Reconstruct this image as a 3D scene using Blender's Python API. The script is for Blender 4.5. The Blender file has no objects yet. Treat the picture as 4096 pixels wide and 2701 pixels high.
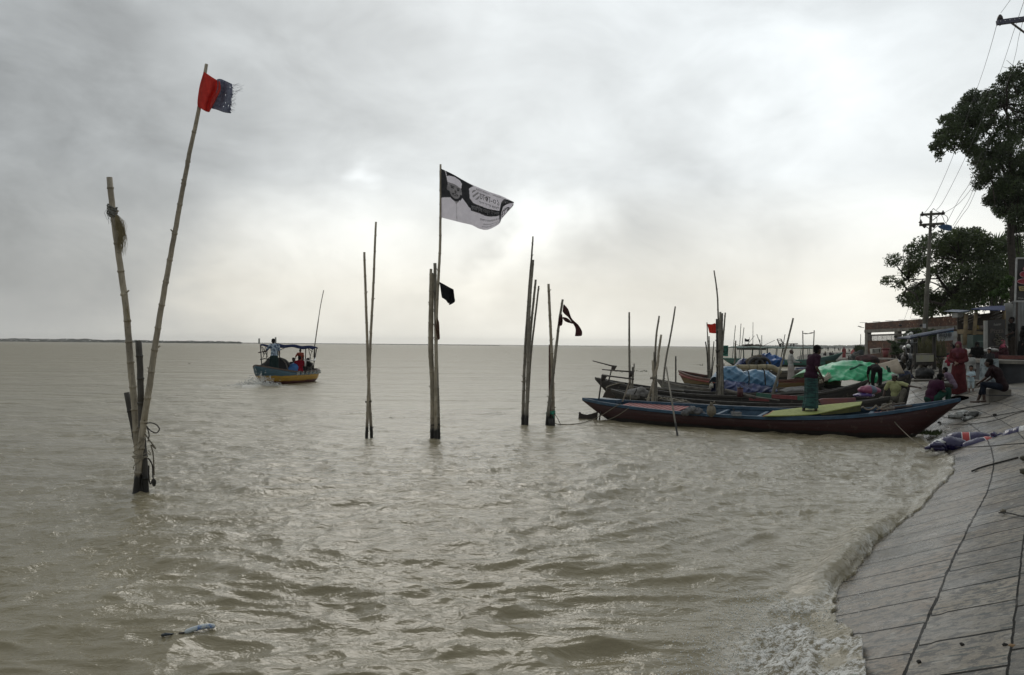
import bpy, bmesh, math, random
import numpy as np
from mathutils import Vector, Matrix, noise as mnoise
rnd = random.Random(11)
C = bpy.context.scene.collection
scene = bpy.context.scene
# ------------------------------------------------------------------ camera
CAMH = 2.1
F = 3200.0
RM = Matrix.Rotation(math.radians(90.53), 3, 'X') @ Matrix.Rotation(math.radians(0.5), 3, 'Z')
cam_d = bpy.data.cameras.new('camera'); cam = bpy.data.objects.new('camera', cam_d); C.objects.link(cam)
cam.matrix_world = Matrix.Translation((0, 0, CAMH)) @ RM.to_4x4()
cam_d.sensor_width = 36; cam_d.lens = F / 4096 * 36
cam_d.clip_start = 0.1; cam_d.clip_end = 9000
scene.camera = cam
scene.view_settings.view_transform = 'Standard'
scene.view_settings.look = 'None'
scene.view_settings.exposure = 0.03
scene.view_settings.gamma = 1.0
scene.view_settings.use_curve_mapping = False

def ray(px, py):
    return RM @ Vector(((px - 2048) / F, -(py - 1350.5) / F, -1))
def P(px, py, d):
    """world point seen at photograph position px,py at depth y = d"""
    v = ray(px, py); return Vector((0, 0, CAMH)) + v * (d / v.y)
def W(px, py, z=0.0):
    v = ray(px, py); return Vector((0, 0, CAMH)) + v * ((z - CAMH) / v.z)

# ------------------------------------------------------------------ sky
SUN_DIR = Vector((-0.10, 0.83, 0.55)).normalized()
w = bpy.data.worlds.new('World'); scene.world = w; w.use_nodes = True
nt = w.node_tree; nt.nodes.clear()
class N:
    """small node-building helper"""
    def __init__(s, tree): s.t = tree
    def n(s, typ, **kw):
        nd = s.t.nodes.new(typ)
        for k, v in kw.items():
            if k.startswith('_'): setattr(nd, k[1:], v)
            else:
                i = nd.inputs[k] if not k[0] == 'i' or not k[1:].isdigit() else nd.inputs[int(k[1:])]
                if isinstance(v, bpy.types.NodeSocket): s.t.links.new(v, i)
                else: i.default_value = v
        return nd
    def math(s, op, a, b=None, c=None, clamp=False):
        nd = s.t.nodes.new('ShaderNodeMath'); nd.operation = op; nd.use_clamp = clamp
        for i, v in enumerate((a, b, c)):
            if v is None: continue
            if isinstance(v, bpy.types.NodeSocket): s.t.links.new(v, nd.inputs[i])
            else: nd.inputs[i].default_value = v
        return nd.outputs[0]
    def vmath(s, op, a, b=None, scale=None):
        nd = s.t.nodes.new('ShaderNodeVectorMath'); nd.operation = op
        for i, v in enumerate((a, b)):
            if v is None: continue
            if isinstance(v, bpy.types.NodeSocket): s.t.links.new(v, nd.inputs[i])
            else: nd.inputs[i].default_value = v
        if scale is not None:
            if isinstance(scale, bpy.types.NodeSocket): s.t.links.new(scale, nd.inputs['Scale'])
            else: nd.inputs['Scale'].default_value = scale
        return nd
    def mix(s, f, a, b, blend='MIX'):
        nd = s.t.nodes.new('ShaderNodeMix'); nd.data_type = 'RGBA'; nd.blend_type = blend
        for k, v in ((0, f), (6, a), (7, b)):
            if isinstance(v, bpy.types.NodeSocket): s.t.links.new(v, nd.inputs[k])
            else: nd.inputs[k].default_value = (*v, 1) if isinstance(v, (tuple, list)) and len(v) == 3 else v
        return nd.outputs[2]
    def ramp(s, f, stops, interp='LINEAR'):
        nd = s.t.nodes.new('ShaderNodeValToRGB'); s.t.links.new(f, nd.inputs[0])
        e = nd.color_ramp.elements; nd.color_ramp.interpolation = interp
        while len(e) < len(stops): e.new(0.5)
        for el, (p, c) in zip(e, stops):
            el.position = p; el.color = (c, c, c, 1) if not isinstance(c, (tuple, list)) else (*c, 1)
        return nd.outputs[0]
    def noise(s, vec, scale, detail=4, rough=0.5, dist=0.0, out=0):
        nd = s.t.nodes.new('ShaderNodeTexNoise')
        if vec is not None: s.t.links.new(vec, nd.inputs['Vector'])
        nd.inputs['Scale'].default_value = scale; nd.inputs['Detail'].default_value = detail
        nd.inputs['Roughness'].default_value = rough; nd.inputs['Distortion'].default_value = dist
        return nd.outputs[out]
    def link(s, a, b): s.t.links.new(a, b)

k = N(nt)
tc = k.n('ShaderNodeTexCoord').outputs['Generated']
D = k.vmath('NORMALIZE', tc).outputs[0]
sep = k.n('ShaderNodeSeparateXYZ', Vector=D)
dx, dy, dz = sep.outputs
el = k.math('MAXIMUM', dz, 0.0)
den = k.math('ADD', el, 0.13)
cloud_uv = k.n('ShaderNodeCombineXYZ', X=k.math('DIVIDE', dx, den), Y=k.math('DIVIDE', dy, den), Z=el).outputs[0]
n_big = k.noise(cloud_uv, 0.42, 5, 0.45, 0.5)
n_med = k.noise(k.vmath('ADD', cloud_uv, (7.3, 2.1, 0)).outputs[0], 1.15, 6, 0.50, 0.4)
n_fine = k.noise(k.vmath('ADD', D, (1.3, 4.4, 2)).outputs[0], 9.0, 5, 0.5, 0.2)
wv = k.vmath('SCALE', k.vmath('SUBTRACT', k.noise(k.vmath('MULTIPLY', D, (1, 1, 1.5)).outputs[0], 5.0, 4, 0.55, out=1), (0.5, 0.5, 0.5)).outputs[0], scale=0.30).outputs[0]
DW = k.vmath('NORMALIZE', k.vmath('ADD', D, wv).outputs[0]).outputs[0]
Ds = k.vmath('MULTIPLY', D, (1.0, 1.0, 1.9)).outputs[0]
b_big = k.noise(Ds, 2.6, 5, 0.5, 0.6)
b_med = k.noise(k.vmath('ADD', Ds, (3.1, 1.2, 5.5)).outputs[0], 6.5, 7, 0.60, 0.5)
def lobe(px, py, kx, amp):
    """soft patch of thinner or thicker cloud round a direction of the sky"""
    c = ray(px, py).normalized()
    dt = k.vmath('DOT_PRODUCT', DW, tuple(c)).outputs['Value']
    e = k.math('EXPONENT', k.math('MULTIPLY', k.math('SUBTRACT', dt, 1.0), kx))
    return k.math('MULTIPLY', e, amp)
base = k.ramp(el, [(0.0, 0.90), (0.03, 0.82), (0.08, 0.78), (0.16, 0.79), (0.30, 0.78), (0.6, 0.70), (1.0, 0.60)])
v = base
for args in [(-50, 850, 18, -0.25), (-500, 300, 6, -0.09), (900, 350, 30, -0.05), (300, 1250, 60, -0.03),     # dark rain cloud on the left
             (700, 100, 12, -0.03),
             (1250, 1090, 110, 0.22), (1500, 1010, 500, 0.10), (2150, 940, 330, 0.30), (2120, 850, 1500, 0.08), (1515, 690, 5000, 0.22), (2000, 1150, 160, 0.10),
             (3350, 250, 20, 0.03), (3290, 290, 420, 0.14), (3300, 1100, 40, 0.14), (3700, 700, 30, 0.10),
             (2700, 1010, 130, -0.08), (2900, 850, 60, -0.05), (1850, 350, 40, 0.06), (1990, 970, 2600, -0.20)]:
    v = k.math('ADD', v, lobe(*args))
v = k.math('ADD', v, k.math('MULTIPLY', k.math('SUBTRACT', n_big, 0.5), 0.16))
fade0 = k.ramp(el, [(0.0, 0.25), (0.10, 0.8), (0.2, 1.0)])
v = k.math('ADD', v, k.math('MULTIPLY', k.math('MULTIPLY', k.math('SUBTRACT', b_big, 0.5), 0.50), fade0))
v = k.math('ADD', v, k.math('MULTIPLY', k.math('MULTIPLY', k.math('SUBTRACT', b_med, 0.5), 0.38), fade0))
fade = k.ramp(el, [(0.0, 0.15), (0.10, 0.6), (0.2, 1.0)])
v = k.math('ADD', v, k.math('MULTIPLY', k.math('MULTIPLY', k.math('SUBTRACT', n_med, 0.5), 0.12), fade))
v = k.math('ADD', v, k.math('MULTIPLY', k.math('MULTIPLY', k.math('SUBTRACT', n_fine, 0.5), 0.12), fade))
back = k.ramp(k.math('MULTIPLY_ADD', dy, 0.5, 0.5), [(0.0, 0.58), (0.45, 0.68), (0.72, 1.0)])
v = k.math('MULTIPLY', k.math('MAXIMUM', v, 0.12), back)
# colour of the cloud: blue grey where thick, cream where thin and low
warm = k.math('MULTIPLY', k.ramp(el, [(0.0, 1.0), (0.07, 1.0), (0.20, 0.15), (0.4, 0.0)]), k.ramp(v, [(0.40, 0.35), (0.72, 1.0)]))
col = k.mix(warm, (0.945, 1.0, 1.025), (1.02, 1.0, 0.91))
ccol = k.mix(1.0, col, k.n('ShaderNodeCombineColor', Red=v, Green=v, Blue=v).outputs[0], 'MULTIPLY')
ccol = k.mix(k.math('GREATER_THAN', 0.0, dz), ccol, (0.10, 0.095, 0.08))
sky = k.n('ShaderNodeTexSky', _sky_type='NISHITA', _sun_disc=False, _sun_elevation=math.asin(SUN_DIR.z),
          _sun_rotation=math.atan2(SUN_DIR.x, SUN_DIR.y), _dust_density=3.0)
bg1 = k.n('ShaderNodeBackground', Color=sky.outputs[0], Strength=0.05)
bg2 = k.n('ShaderNodeBackground', Color=ccol, Strength=1.0)
mx = k.n('ShaderNodeMixShader', Fac=0.97); k.link(bg1.outputs[0], mx.inputs[1]); k.link(bg2.outputs[0], mx.inputs[2])
k.link(mx.outputs[0], k.n('ShaderNodeOutputWorld').inputs[0])
sun_d = bpy.data.lights.new('sun', 'SUN'); sun_d.energy = 0.5; sun_d.angle = math.radians(25); sun_d.color = (1, 0.95, 0.86)
sun = bpy.data.objects.new('sun', sun_d); C.objects.link(sun)
sun.rotation_euler = SUN_DIR.to_track_quat('Z', 'Y').to_euler()
sun['kind'] = 'structure'

# ------------------------------------------------------------------ tagging and mesh helpers
def tag(o, label, cat, group=None):
    if label: o['label'] = label
    if cat: o['category'] = cat
    if group: o['group'] = group
    return o
def thing(name, label, cat, loc=(0, 0, 0), rz=0.0, group=None):
    o = bpy.data.objects.new(name, None); C.objects.link(o); o.empty_display_size = 0.2
    o.location = loc; o.rotation_euler = (0, 0, rz)
    return tag(o, label, cat, group)
class MB:
    def __init__(s): s.v = []; s.f = []; s.m = []
    def add(s, vs, fs, mi=0):
        b = len(s.v); s.v += [tuple(p) for p in vs]; s.f += [tuple(i + b for i in f) for f in fs]; s.m += [mi] * len(fs); return s
    def box(s, c, size, rot=None, mi=0, taper=1.0):
        hx, hy, hz = (q / 2 for q in size); vs = []
        for z in (-hz, hz):
            t = taper if z > 0 else 1.0
            for x, y in ((-hx, -hy), (hx, -hy), (hx, hy), (-hx, hy)): vs.append(Vector((x * t, y * t, z)))
        if rot is not None: vs = [rot @ q for q in vs]
        c = Vector(c); vs = [q + c for q in vs]
        return s.add(vs, [(3, 2, 1, 0), (4, 5, 6, 7), (0, 1, 5, 4), (1, 2, 6, 5), (2, 3, 7, 6), (3, 0, 4, 7)], mi)
    def bar(s, a, b, wd, th, up=(0, 0, 1), mi=0):
        a = Vector(a); b = Vector(b); d = (b - a); L = d.length; y = d.normalized()
        x = y.cross(Vector(up)); x = x.normalized() if x.length > 1e-5 else y.orthogonal().normalized()
        z = x.cross(y); rot = Matrix((x, y, z)).transposed()
        return s.box((a + b) / 2, (wd, L, th), rot, mi)
    def tube(s, pts, r, n=8, mi=0, cap=True, squash=1.0):
        pts = [Vector(p) for p in pts]; m = len(pts)
        rr = r if isinstance(r, (list, tuple)) else [r] * m
        t0 = (pts[1] - pts[0]).normalized(); ref = t0.orthogonal().normalized(); vs = []
        for i, p in enumerate(pts):
            t = (pts[min(i + 1, m - 1)] - pts[max(i - 1, 0)]); t = t.normalized() if t.length > 1e-9 else t0
            ref = (ref - t * ref.dot(t)); ref = ref.normalized() if ref.length > 1e-6 else t.orthogonal().normalized()
            bi = t.cross(ref)
            for j in range(n):
                a = 2 * math.pi * j / n; vs.append(p + (ref * math.cos(a) + bi * math.sin(a) * squash) * rr[i])
        fs = [(i * n + j, i * n + (j + 1) % n, (i + 1) * n + (j + 1) % n, (i + 1) * n + j) for i in range(m - 1) for j in range(n)]
        if cap: fs += [tuple(range(n - 1, -1, -1)), tuple((m - 1) * n + j for j in range(n))]
        return s.add(vs, fs, mi)
    def ell(s, c, r, rot=None, nu=12, nv=8, mi=0):
        c = Vector(c); r = r if isinstance(r, (tuple, list)) else (r, r, r); vs = []
        for i in range(nv + 1):
            th = math.pi * i / nv
            for j in range(nu):
                a = 2 * math.pi * j / nu
                q = Vector((r[0] * math.sin(th) * math.cos(a), r[1] * math.sin(th) * math.sin(a), r[2] * math.cos(th)))
                vs.append((rot @ q if rot is not None else q) + c)
        fs = [(i * nu + j, (i + 1) * nu + j, (i + 1) * nu + (j + 1) % nu, i * nu + (j + 1) % nu) for i in range(nv) for j in range(nu)]
        return s.add(vs, fs, mi)
    def cap(s, a, b, ra, rb, n=10, mi=0):
        """capsule with two radii"""
        a = Vector(a); b = Vector(b); d = (b - a)
        if d.length < 1e-6: return s.ell(a, ra, mi=mi)
        d.normalize(); pts = []; rr = []
        for q in (0.0, 0.35, 0.75): pts.append(a - d * ra * math.cos(q * math.pi / 2)); rr.append(max(ra * math.sin(q * math.pi / 2), ra * 0.08))
        pts.append(a); rr.append(ra); pts.append(b); rr.append(rb)
        for q in (0.75, 0.35, 0.0): pts.append(b + d * rb * math.cos(q * math.pi / 2)); rr.append(max(rb * math.sin(q * math.pi / 2), rb * 0.08))
        return s.tube(pts, rr, n, mi)
    def grid(s, fn, nu, nv, mi=0, thick=0.0):
        """surface fn(u,v) with u,v in 0..1"""
        g = [[Vector(fn(i / nu, j / nv)) for i in range(nu + 1)] for j in range(nv + 1)]
        vs = [q for r_ in g for q in r_]; W_ = nu + 1
        fs = [(j * W_ + i, j * W_ + i + 1, (j + 1) * W_ + i + 1, (j + 1) * W_ + i) for j in range(nv) for i in range(nu)]
        return s.add(vs, fs, mi)
    def prism(s, pts, ext, mi=0):
        """polygon pts (3d) extruded by vector ext"""
        n = len(pts); e = Vector(ext); vs = [Vector(p) for p in pts] + [Vector(p) + e for p in pts]
        return s.add(vs, [tuple(range(n - 1, -1, -1)), tuple(range(n, 2 * n))] + [(i, (i + 1) % n, n + (i + 1) % n, n + i) for i in range(n)], mi)
    def build(s, name, mats, parent=None, smooth=False, local=None, label=None):
        """local: subtract this origin (a thing's location) when the points are in world space"""
        if local is not None:
            L = Vector(local); s.v = [(p[0] - L.x, p[1] - L.y, p[2] - L.z) for p in s.v]
        me = bpy.data.meshes.new(name); me.from_pydata(s.v, [], s.f)
        mats = mats if isinstance(mats, (list, tuple)) else [mats]
        for m_ in mats: me.materials.append(m_)
        if len(mats) > 1: me.polygons.foreach_set('material_index', s.m)
        if smooth: me.polygons.foreach_set('use_smooth', [True] * len(s.f))
        me.update()
        o = bpy.data.objects.new(name, me); C.objects.link(o)
        if parent is not None: o.parent = parent
        if label: o['label'] = label
        return o
def topmesh(o, loc):
    """move a top-level mesh's origin to loc without moving its shape"""
    L = Vector(loc); o.data.transform(Matrix.Translation(-L)); o.location = L; return o
def solid(o, th=0.01, off=0.0):
    m_ = o.modifiers.new('solid', 'SOLIDIFY'); m_.thickness = th; m_.offset = off; return o
def mat(name, c1, c2=None, scale=6.0, rough=0.7, bump=0.0, bscale=None, metal=0.0, detail=5, lo=0.35, hi=0.65, spec=0.5, transl=0.0, stretch=None, coat=0.0):
    m_ = bpy.data.materials.new(name); m_.use_nodes = True; t = m_.node_tree; t.nodes.clear(); q = N(t)
    co = q.n('ShaderNodeTexCoord').outputs['Object']
    if stretch: co = q.n('ShaderNodeMapping', Vector=co, Scale=stretch).outputs[0]
    b = q.n('ShaderNodeBsdfPrincipled'); b.inputs['Roughness'].default_value = rough; b.inputs['Metallic'].default_value = metal
    b.inputs['Specular IOR Level'].default_value = spec; b.inputs['Coat Weight'].default_value = coat
    if c2 is None: c2 = tuple(x * 0.72 for x in c1)
    nz = q.noise(co, scale, detail, 0.6)
    f = q.ramp(nz, [(lo, 0.0), (hi, 1.0)])
    colr = q.mix(f, c1, c2)
    q.link(colr, b.inputs['Base Color'])
    q.link(q.math('MULTIPLY_ADD', nz, 0.3, rough - 0.15, clamp=True), b.inputs['Roughness'])
    if bump:
        bn = q.noise(co, bscale or scale * 4, 4, 0.6)
        bp = q.n('ShaderNodeBump', Height=bn, Strength=bump, Distance=0.02); q.link(bp.outputs[0], b.inputs['Normal'])
    out = q.n('ShaderNodeOutputMaterial')
    if transl:
        tr = q.n('ShaderNodeBsdfTranslucent'); q.link(colr, tr.inputs[0])
        ms = q.n('ShaderNodeMixShader', Fac=transl); q.link(b.outputs[0], ms.inputs[1]); q.link(tr.outputs[0], ms.inputs[2]); q.link(ms.outputs[0], out.inputs[0])
    else: q.link(b.outputs[0], out.inputs[0])
    return m_
def smoothstep(a, b, x):
    t = np.clip((x - a) / (b - a), 0, 1); return t * t * (3 - 2 * t)

# ------------------------------------------------------------------ shore line, ground height
_pl = [(-16.9, -22.5), (-8, -9.2), (1.6, 5.1), (3.35, 7.75), (5.6, 11.0), (7.6, 14.3), (9.3, 17.6), (10.9, 21.5), (13.0, 27.5), (16.5, 35), (21, 47), (31, 78), (38, 100), (48, 135), (75, 210), (150, 360), (330, 640), (700, 1100)]
def chaikin(pl, it=3):
    for _ in range(it):
        q = [pl[0]]
        for a, b in zip(pl[:-1], pl[1:]):
            q += [(a[0] * .75 + b[0] * .25, a[1] * .75 + b[1] * .25), (a[0] * .25 + b[0] * .75, a[1] * .25 + b[1] * .75)]
        pl = q + [pl[-1]]
    return np.array(pl)
SH = chaikin(_pl, 2)
_seg = np.linalg.norm(SH[1:] - SH[:-1], axis=1); _cum = np.concatenate([[0], np.cumsum(_seg)])
def shore_st(x, y):
    """arc length along the shore (0 abreast of the frame's bottom) and signed distance inland"""
    x = np.asarray(x, float); y = np.asarray(y, float)
    best = np.full(x.shape, 1e18); s = np.zeros(x.shape); t = np.zeros(x.shape)
    for i in range(len(SH) - 1):
        ax, ay = SH[i]; ex, ey = (SH[i + 1] - SH[i]) / _seg[i]
        u = np.clip((x - ax) * ex + (y - ay) * ey, 0 if i else -1e9, _seg[i] if i < len(SH) - 2 else 1e9)
        qx, qy = x - ax - u * ex, y - ay - u * ey
        d2 = qx * qx + qy * qy; side = (x - ax) * ey - (y - ay) * ex
        mk = d2 < best
        best = np.where(mk, d2, best); s = np.where(mk, _cum[i] + u, s); t = np.where(mk, np.sign(side) * np.sqrt(d2), t)
    return s - S0, t
S0 = 0.0
S0 = float(shore_st(1.6, 5.1)[0])
def ground_z(x, y):
    s, t = shore_st(x, y)
    top = 1.85 + (0.62 - 1.85) * smoothstep(62, 76, np.asarray(y, float))
    z1 = np.minimum(0.4 * t, 0.92)
    z = z1 + (top - np.minimum(0.92, top)) * smoothstep(2.6, 8.5, t)
    return np.maximum(np.minimum(z, top), -2.6)
def gz(x, y): return float(ground_z(np.array([x]), np.array([y]))[0])
def G(px, py, dmin=3.0, dmax=400.0):
    """where the ray through px,py meets the ground or the water"""
    v = ray(px, py); v = v / v.y; ds = np.geomspace(dmin, dmax, 1600)
    z = CAMH + v.z * ds; g = np.maximum(ground_z(v.x * ds, ds), 0.0)
    i = int(np.argmax(z <= g)) if np.any(z <= g) else len(ds) - 1
    return Vector((v.x * ds[i], ds[i], g[i]))
def onground(px, d):
    """point on the ground at depth d in the column px"""
    x = P(px, 1385, d).x; return Vector((x, d, max(gz(x, d), 0.0)))

def vnoise(x, y, seed=0):
    """cheap smooth value noise with numpy"""
    xi = np.floor(x).astype(np.int64); yi = np.floor(y).astype(np.int64); fx = x - xi; fy = y - yi
    fx = fx * fx * (3 - 2 * fx); fy = fy * fy * (3 - 2 * fy)
    def h(a, b):
        q = (a * 374761393 + b * 668265263 + seed * 1442695041) & 0xffffffff
        q = ((q ^ (q >> 13)) * 1274126177) & 0xffffffff
        return ((q ^ (q >> 16)) & 0xffff) / 65535.0
    return (h(xi, yi) * (1 - fx) + h(xi + 1, yi) * fx) * (1 - fy) + (h(xi, yi + 1) * (1 - fx) + h(xi + 1, yi + 1) * fx) * fy
def fbm(x, y, o=4, seed=0):
    r_ = 0; a = 0.5
    for i in range(o): r_ = r_ + a * vnoise(x * 2 ** i, y * 2 ** i, seed + i); a *= 0.5
    return r_
def npmesh(name, V, Fq, mats, kind=None, smooth=True, attrs=None, uv=None):
    me = bpy.data.meshes.new(name); nv = len(V); nf = len(Fq)
    me.vertices.add(nv); me.vertices.foreach_set('co', np.ascontiguousarray(V, dtype=np.float32).ravel())
    me.loops.add(nf * 4); me.loops.foreach_set('vertex_index', np.ascontiguousarray(Fq, dtype=np.int32).ravel())
    me.polygons.add(nf); me.polygons.foreach_set('loop_start', np.arange(0, nf * 4, 4, dtype=np.int32))
    me.polygons.foreach_set('use_smooth', np.full(nf, smooth))
    for m_ in (mats if isinstance(mats, (list, tuple)) else [mats]): me.materials.append(m_)
    me.update(calc_edges=True)
    for an, av in (attrs or {}).items():
        at = me.attributes.new(an, 'FLOAT', 'POINT'); at.data.foreach_set('value', np.ascontiguousarray(av, dtype=np.float32))
    if uv is not None:
        ul = me.uv_layers.new(name='UVMap'); ul.data.foreach_set('uv', np.ascontiguousarray(uv[Fq.ravel()], dtype=np.float32).ravel())
    o = bpy.data.objects.new(name, me); C.objects.link(o)
    if kind: o['kind'] = kind
    return o
def gridfaces(nr, nc):
    i = np.arange(nr - 1)[:, None] * nc + np.arange(nc - 1)[None, :]
    return np.stack([i, i + 1, i + 1 + nc, i + nc], -1).reshape(-1, 4)

# ------------------------------------------------------------------ water
def build_water():
    f1 = F / 4; NR = 640
    d = np.concatenate([np.linspace(560, 8, NR - 60), np.geomspace(7.8, 0.8, 60)])
    r = CAMH * f1 / d
    ang = np.radians(np.concatenate([np.linspace(-75, -36, 90)[:-1], np.linspace(-36, 36, 1150), np.linspace(36, 62, 60)[1:]]))
    X = np.outer(r, np.sin(ang)); Y = np.outer(r, np.cos(ang)); nr, nc = X.shape
    rowsp = r * r / (CAMH * f1)
    s, t = shore_st(X, Y)
    Z = np.zeros_like(X); HX = np.zeros_like(X); HY = np.zeros_like(X)
    rs = np.random.RandomState(5)
    wx = X + 1.1 * (fbm(X * 0.16, Y * 0.16, 3, 3) - 0.45) * 4; wy = Y + 1.1 * (fbm(X * 0.16 + 9, Y * 0.16, 3, 7) - 0.45) * 4
    gust = 0.55 + 0.9 * fbm(X * 0.09, Y * 0.09, 3, 21)
    for i in range(84):
        lam = 0.17 * (2.9 / 0.17) ** (i / 83.0); lam *= rs.uniform(0.9, 1.1)
        th = math.radians(-78 + rs.normal(0, 30 if lam < 1 else 20)); kx, ky = math.cos(th), math.sin(th); K = 2 * math.pi / lam
        amp = 0.0056 * lam ** 0.62 * rs.uniform(0.5, 1.25) * (0.50 if lam < 0.9 else 0.16)
        fd = np.clip((lam / (1.15 * rowsp) - 0.5) / 0.8, 0, 1)[:, None]
        if fd.max() <= 0: continue
        mod = gust * np.clip(0.35 + 1.3 * vnoise(wx * 0.5 / lam + i * 7.1, wy * 0.22 / lam + i * 3.7, i), 0, 1.6)
        ph = K * (kx * wx + ky * wy) + rs.uniform(0, 6.28)
        A = amp * fd * mod
        Z += A * np.cos(ph); HX -= A * kx * np.sin(ph) * 0.85; HY -= A * ky * np.sin(ph) * 0.85
    cth, sth = math.cos(math.radians(12)), math.sin(math.radians(12))
    for (wl, sq, amp, sd) in ((1.1, 2.2, 0.034, 300), (0.55, 2.4, 0.034, 310), (0.28, 2.2, 0.021, 320), (0.15, 2.0, 0.010, 330)):
        qx = (wx * cth + wy * sth) / (wl * sq) + 0.7 * (fbm(X / wl * .35, Y / wl * .35, 2, sd + 3) - .45); qy = (-wx * sth + wy * cth) / wl + 0.9 * (fbm(X / wl * .4 + 5, Y / wl * .4, 2, sd + 6) - .45)
        n_ = 0.65 * vnoise(qx, qy, sd) + 0.35 * vnoise(qx * 1.9 + 4, qy * 1.9, sd + 1)
        rdg = 1 - np.abs(2 * n_ - 1) * 1.6; rdg = np.clip(rdg, -0.2, 1.0); rdg = rdg * rdg * np.sign(rdg)
        fd = np.clip((wl / (1.15 * rowsp) - 0.5) / 0.8, 0, 1)[:, None]
        Z += amp * fd * gust * (rdg - 0.35)
    for px_, py_ in ((560, 1975), (1477, 1755), (1742, 1762), (2100, 1700), (2203, 1705), (2709, 1736)):
        c_ = W(px_, py_); rd = np.hypot(X - c_.x, (Y - c_.y)); rd = rd + 0.05 * (vnoise(X * 5, Y * 5, 400) - .5)
        Z += 0.016 * np.cos(rd * 26) * np.exp(-np.clip(rd - 0.06, 0, 9) / 0.26) * (rd < 1.6)
    nearsh = smoothstep(-1.2, 0.1, t)
    att = 1 - 0.7 * nearsh
    Z *= att; HX *= att; HY *= att
    # wave running up the slabs
    wob = fbm(s * 1.6 + 3, t * 0 + 1.7, 3, 40) - 0.45
    wob2 = vnoise(s * 6.0, t * 0, 44) - 0.5
    T = 0.70 * (1 - smoothstep(-0.8, 2.4, s)) + 0.16 * smoothstep(4.5, 7.0, s) + 0.14 * smoothstep(7, 9, s) - 0.34 * smoothstep(11.5, 13.5, s) + 0.15 * wob + 0.05 * wob2
    lip = (0.085 * smoothstep(1.3, 2.2, s) * (1 - smoothstep(4.6, 6.4, s)) + 0.02) * (0.75 + 0.8 * wob)
    e = T - t
    prof = np.exp(-((e - 0.16) / 0.17) ** 2) * smoothstep(0.0, 0.07, e)
    Z += lip * prof * 1.3
    film = 0.4 * t + 0.018 + 0.012 * fbm(s * 5, t * 9, 3, 50)
    Z = np.where((t > -0.10) & (e > 0), np.maximum(Z, film), Z)
    Z = np.where(e <= 0, np.minimum(0.4 * t - 0.10, 0.0) - 0.03, Z)
    # foam
    fo = fbm(X * 3.1, Y * 3.1, 5, 60)
    brk = smoothstep(2.3, 1.0, s + 0.9 * (fbm(s * 0.9, t * 2, 2, 61) - .45)) * smoothstep(-0.80, -0.20, t + 0.5 * (fbm(s * 1.7, t * 1.3, 3, 63) - .5) - 0.22 * np.clip(1.6 - s, 0, 3))
    foam = brk * smoothstep(0.36, 0.56, fo + 0.09 + 0.25 * (fbm(X * 1.1, Y * 1.1, 2, 68) - .45))
    edge = smoothstep(0.12, 0.0, np.abs(e - 0.04)) * 0.55 * smoothstep(0.40, 0.58, fbm(s * 4, t * 9, 3, 66) + 0.05)
    wash = smoothstep(6.0, 7.2, s) * smoothstep(17, 12.0, s) * smoothstep(-1.3, -0.3, t) * smoothstep(0.40, 0.56, fbm(s * 1.5, t * 7, 4, 67)) * 0.45
    foam = np.clip(foam + edge + wash, 0, 1)
    wk = W(1010, 1548); ex = np.exp(-(((X - wk.x) / 1.9) ** 2 + ((Y - wk.y) / 1.6) ** 2) * 1.1)
    foam = np.clip(foam + ex * smoothstep(0.28, 0.44, fbm(X * 1.4, Y * 1.0, 3, 70)) * 1.2, 0, 1)
    trail = np.exp(-((Y - wk.y + 0.25 * (X - wk.x)) / 0.8) ** 2) * smoothstep(wk.x - 9, wk.x - 1, X) * smoothstep(wk.x + 1, wk.x, X)
    foam = np.clip(foam + trail * smoothstep(0.45, 0.6, fbm(X * 1.2, Y * 2, 3, 71)) * 0.6, 0, 1)
    Z += foam * (e > 0.0) * (0.012 + 0.10 * brk * (fbm(X * 8, Y * 8, 4, 72) - 0.30) * 1.3) + ex * 0.10 * foam
    V = np.stack([X + HX, Y + HY, Z], -1).reshape(-1, 3)
    Fq = gridfaces(nr, nc)[:, ::-1]
    tq = t.reshape(-1)[Fq].min(1); Fq = Fq[tq < 3.0]
    m_ = bpy.data.materials.new('muddy_river_water'); m_.use_nodes = True; q = N(m_.node_tree); m_.node_tree.nodes.clear()
    pos = q.n('ShaderNodeNewGeometry').outputs['Position']
    cd = q.vmath('LENGTH', pos).outputs['Value']
    b = q.n('ShaderNodeBsdfPrincipled', IOR=1.333)
    nz = q.noise(pos, 0.35, 4, 0.55)
    colr = q.mix(q.ramp(nz, [(0.3, 0.0), (0.7, 1.0)]), (0.200, 0.172, 0.108), (0.250, 0.218, 0.140))
    at = q.n('ShaderNodeAttribute', _attribute_name='foam').outputs['Fac']
    f_n = q.noise(pos, 19, 6, 0.8)
    f2 = q.math('MULTIPLY', at, q.ramp(f_n, [(0.44, 0.0), (0.56, 1.0)]))
    colr = q.mix(f2, colr, (0.86, 0.85, 0.81)); q.link(colr, b.inputs['Base Color'])
    dist_ = q.math('SUBTRACT', 1.0, q.math('DIVIDE', 14.0, q.math('MAXIMUM', cd, 14.0)), clamp=True)
    q.link(q.math('MULTIPLY_ADD', dist_, 0.34, q.math('MULTIPLY_ADD', f2, 0.40, 0.12)), b.inputs['Roughness']); b.inputs['Specular IOR Level'].default_value = 0.42
    st = q.n('ShaderNodeMapping', Vector=pos, Scale=(1.0, 1.6, 1.0), Rotation=(0, 0, math.radians(12))).outputs[0]
    h1 = q.noise(st, 3.2, 4, 0.6, 0.4); h2 = q.noise(st, 13, 3, 0.6, 0.3)
    far = q.math('SUBTRACT', 1.0, q.math('DIVIDE', 6.0, q.math('MAXIMUM', cd, 6.0)), clamp=True)
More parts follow.
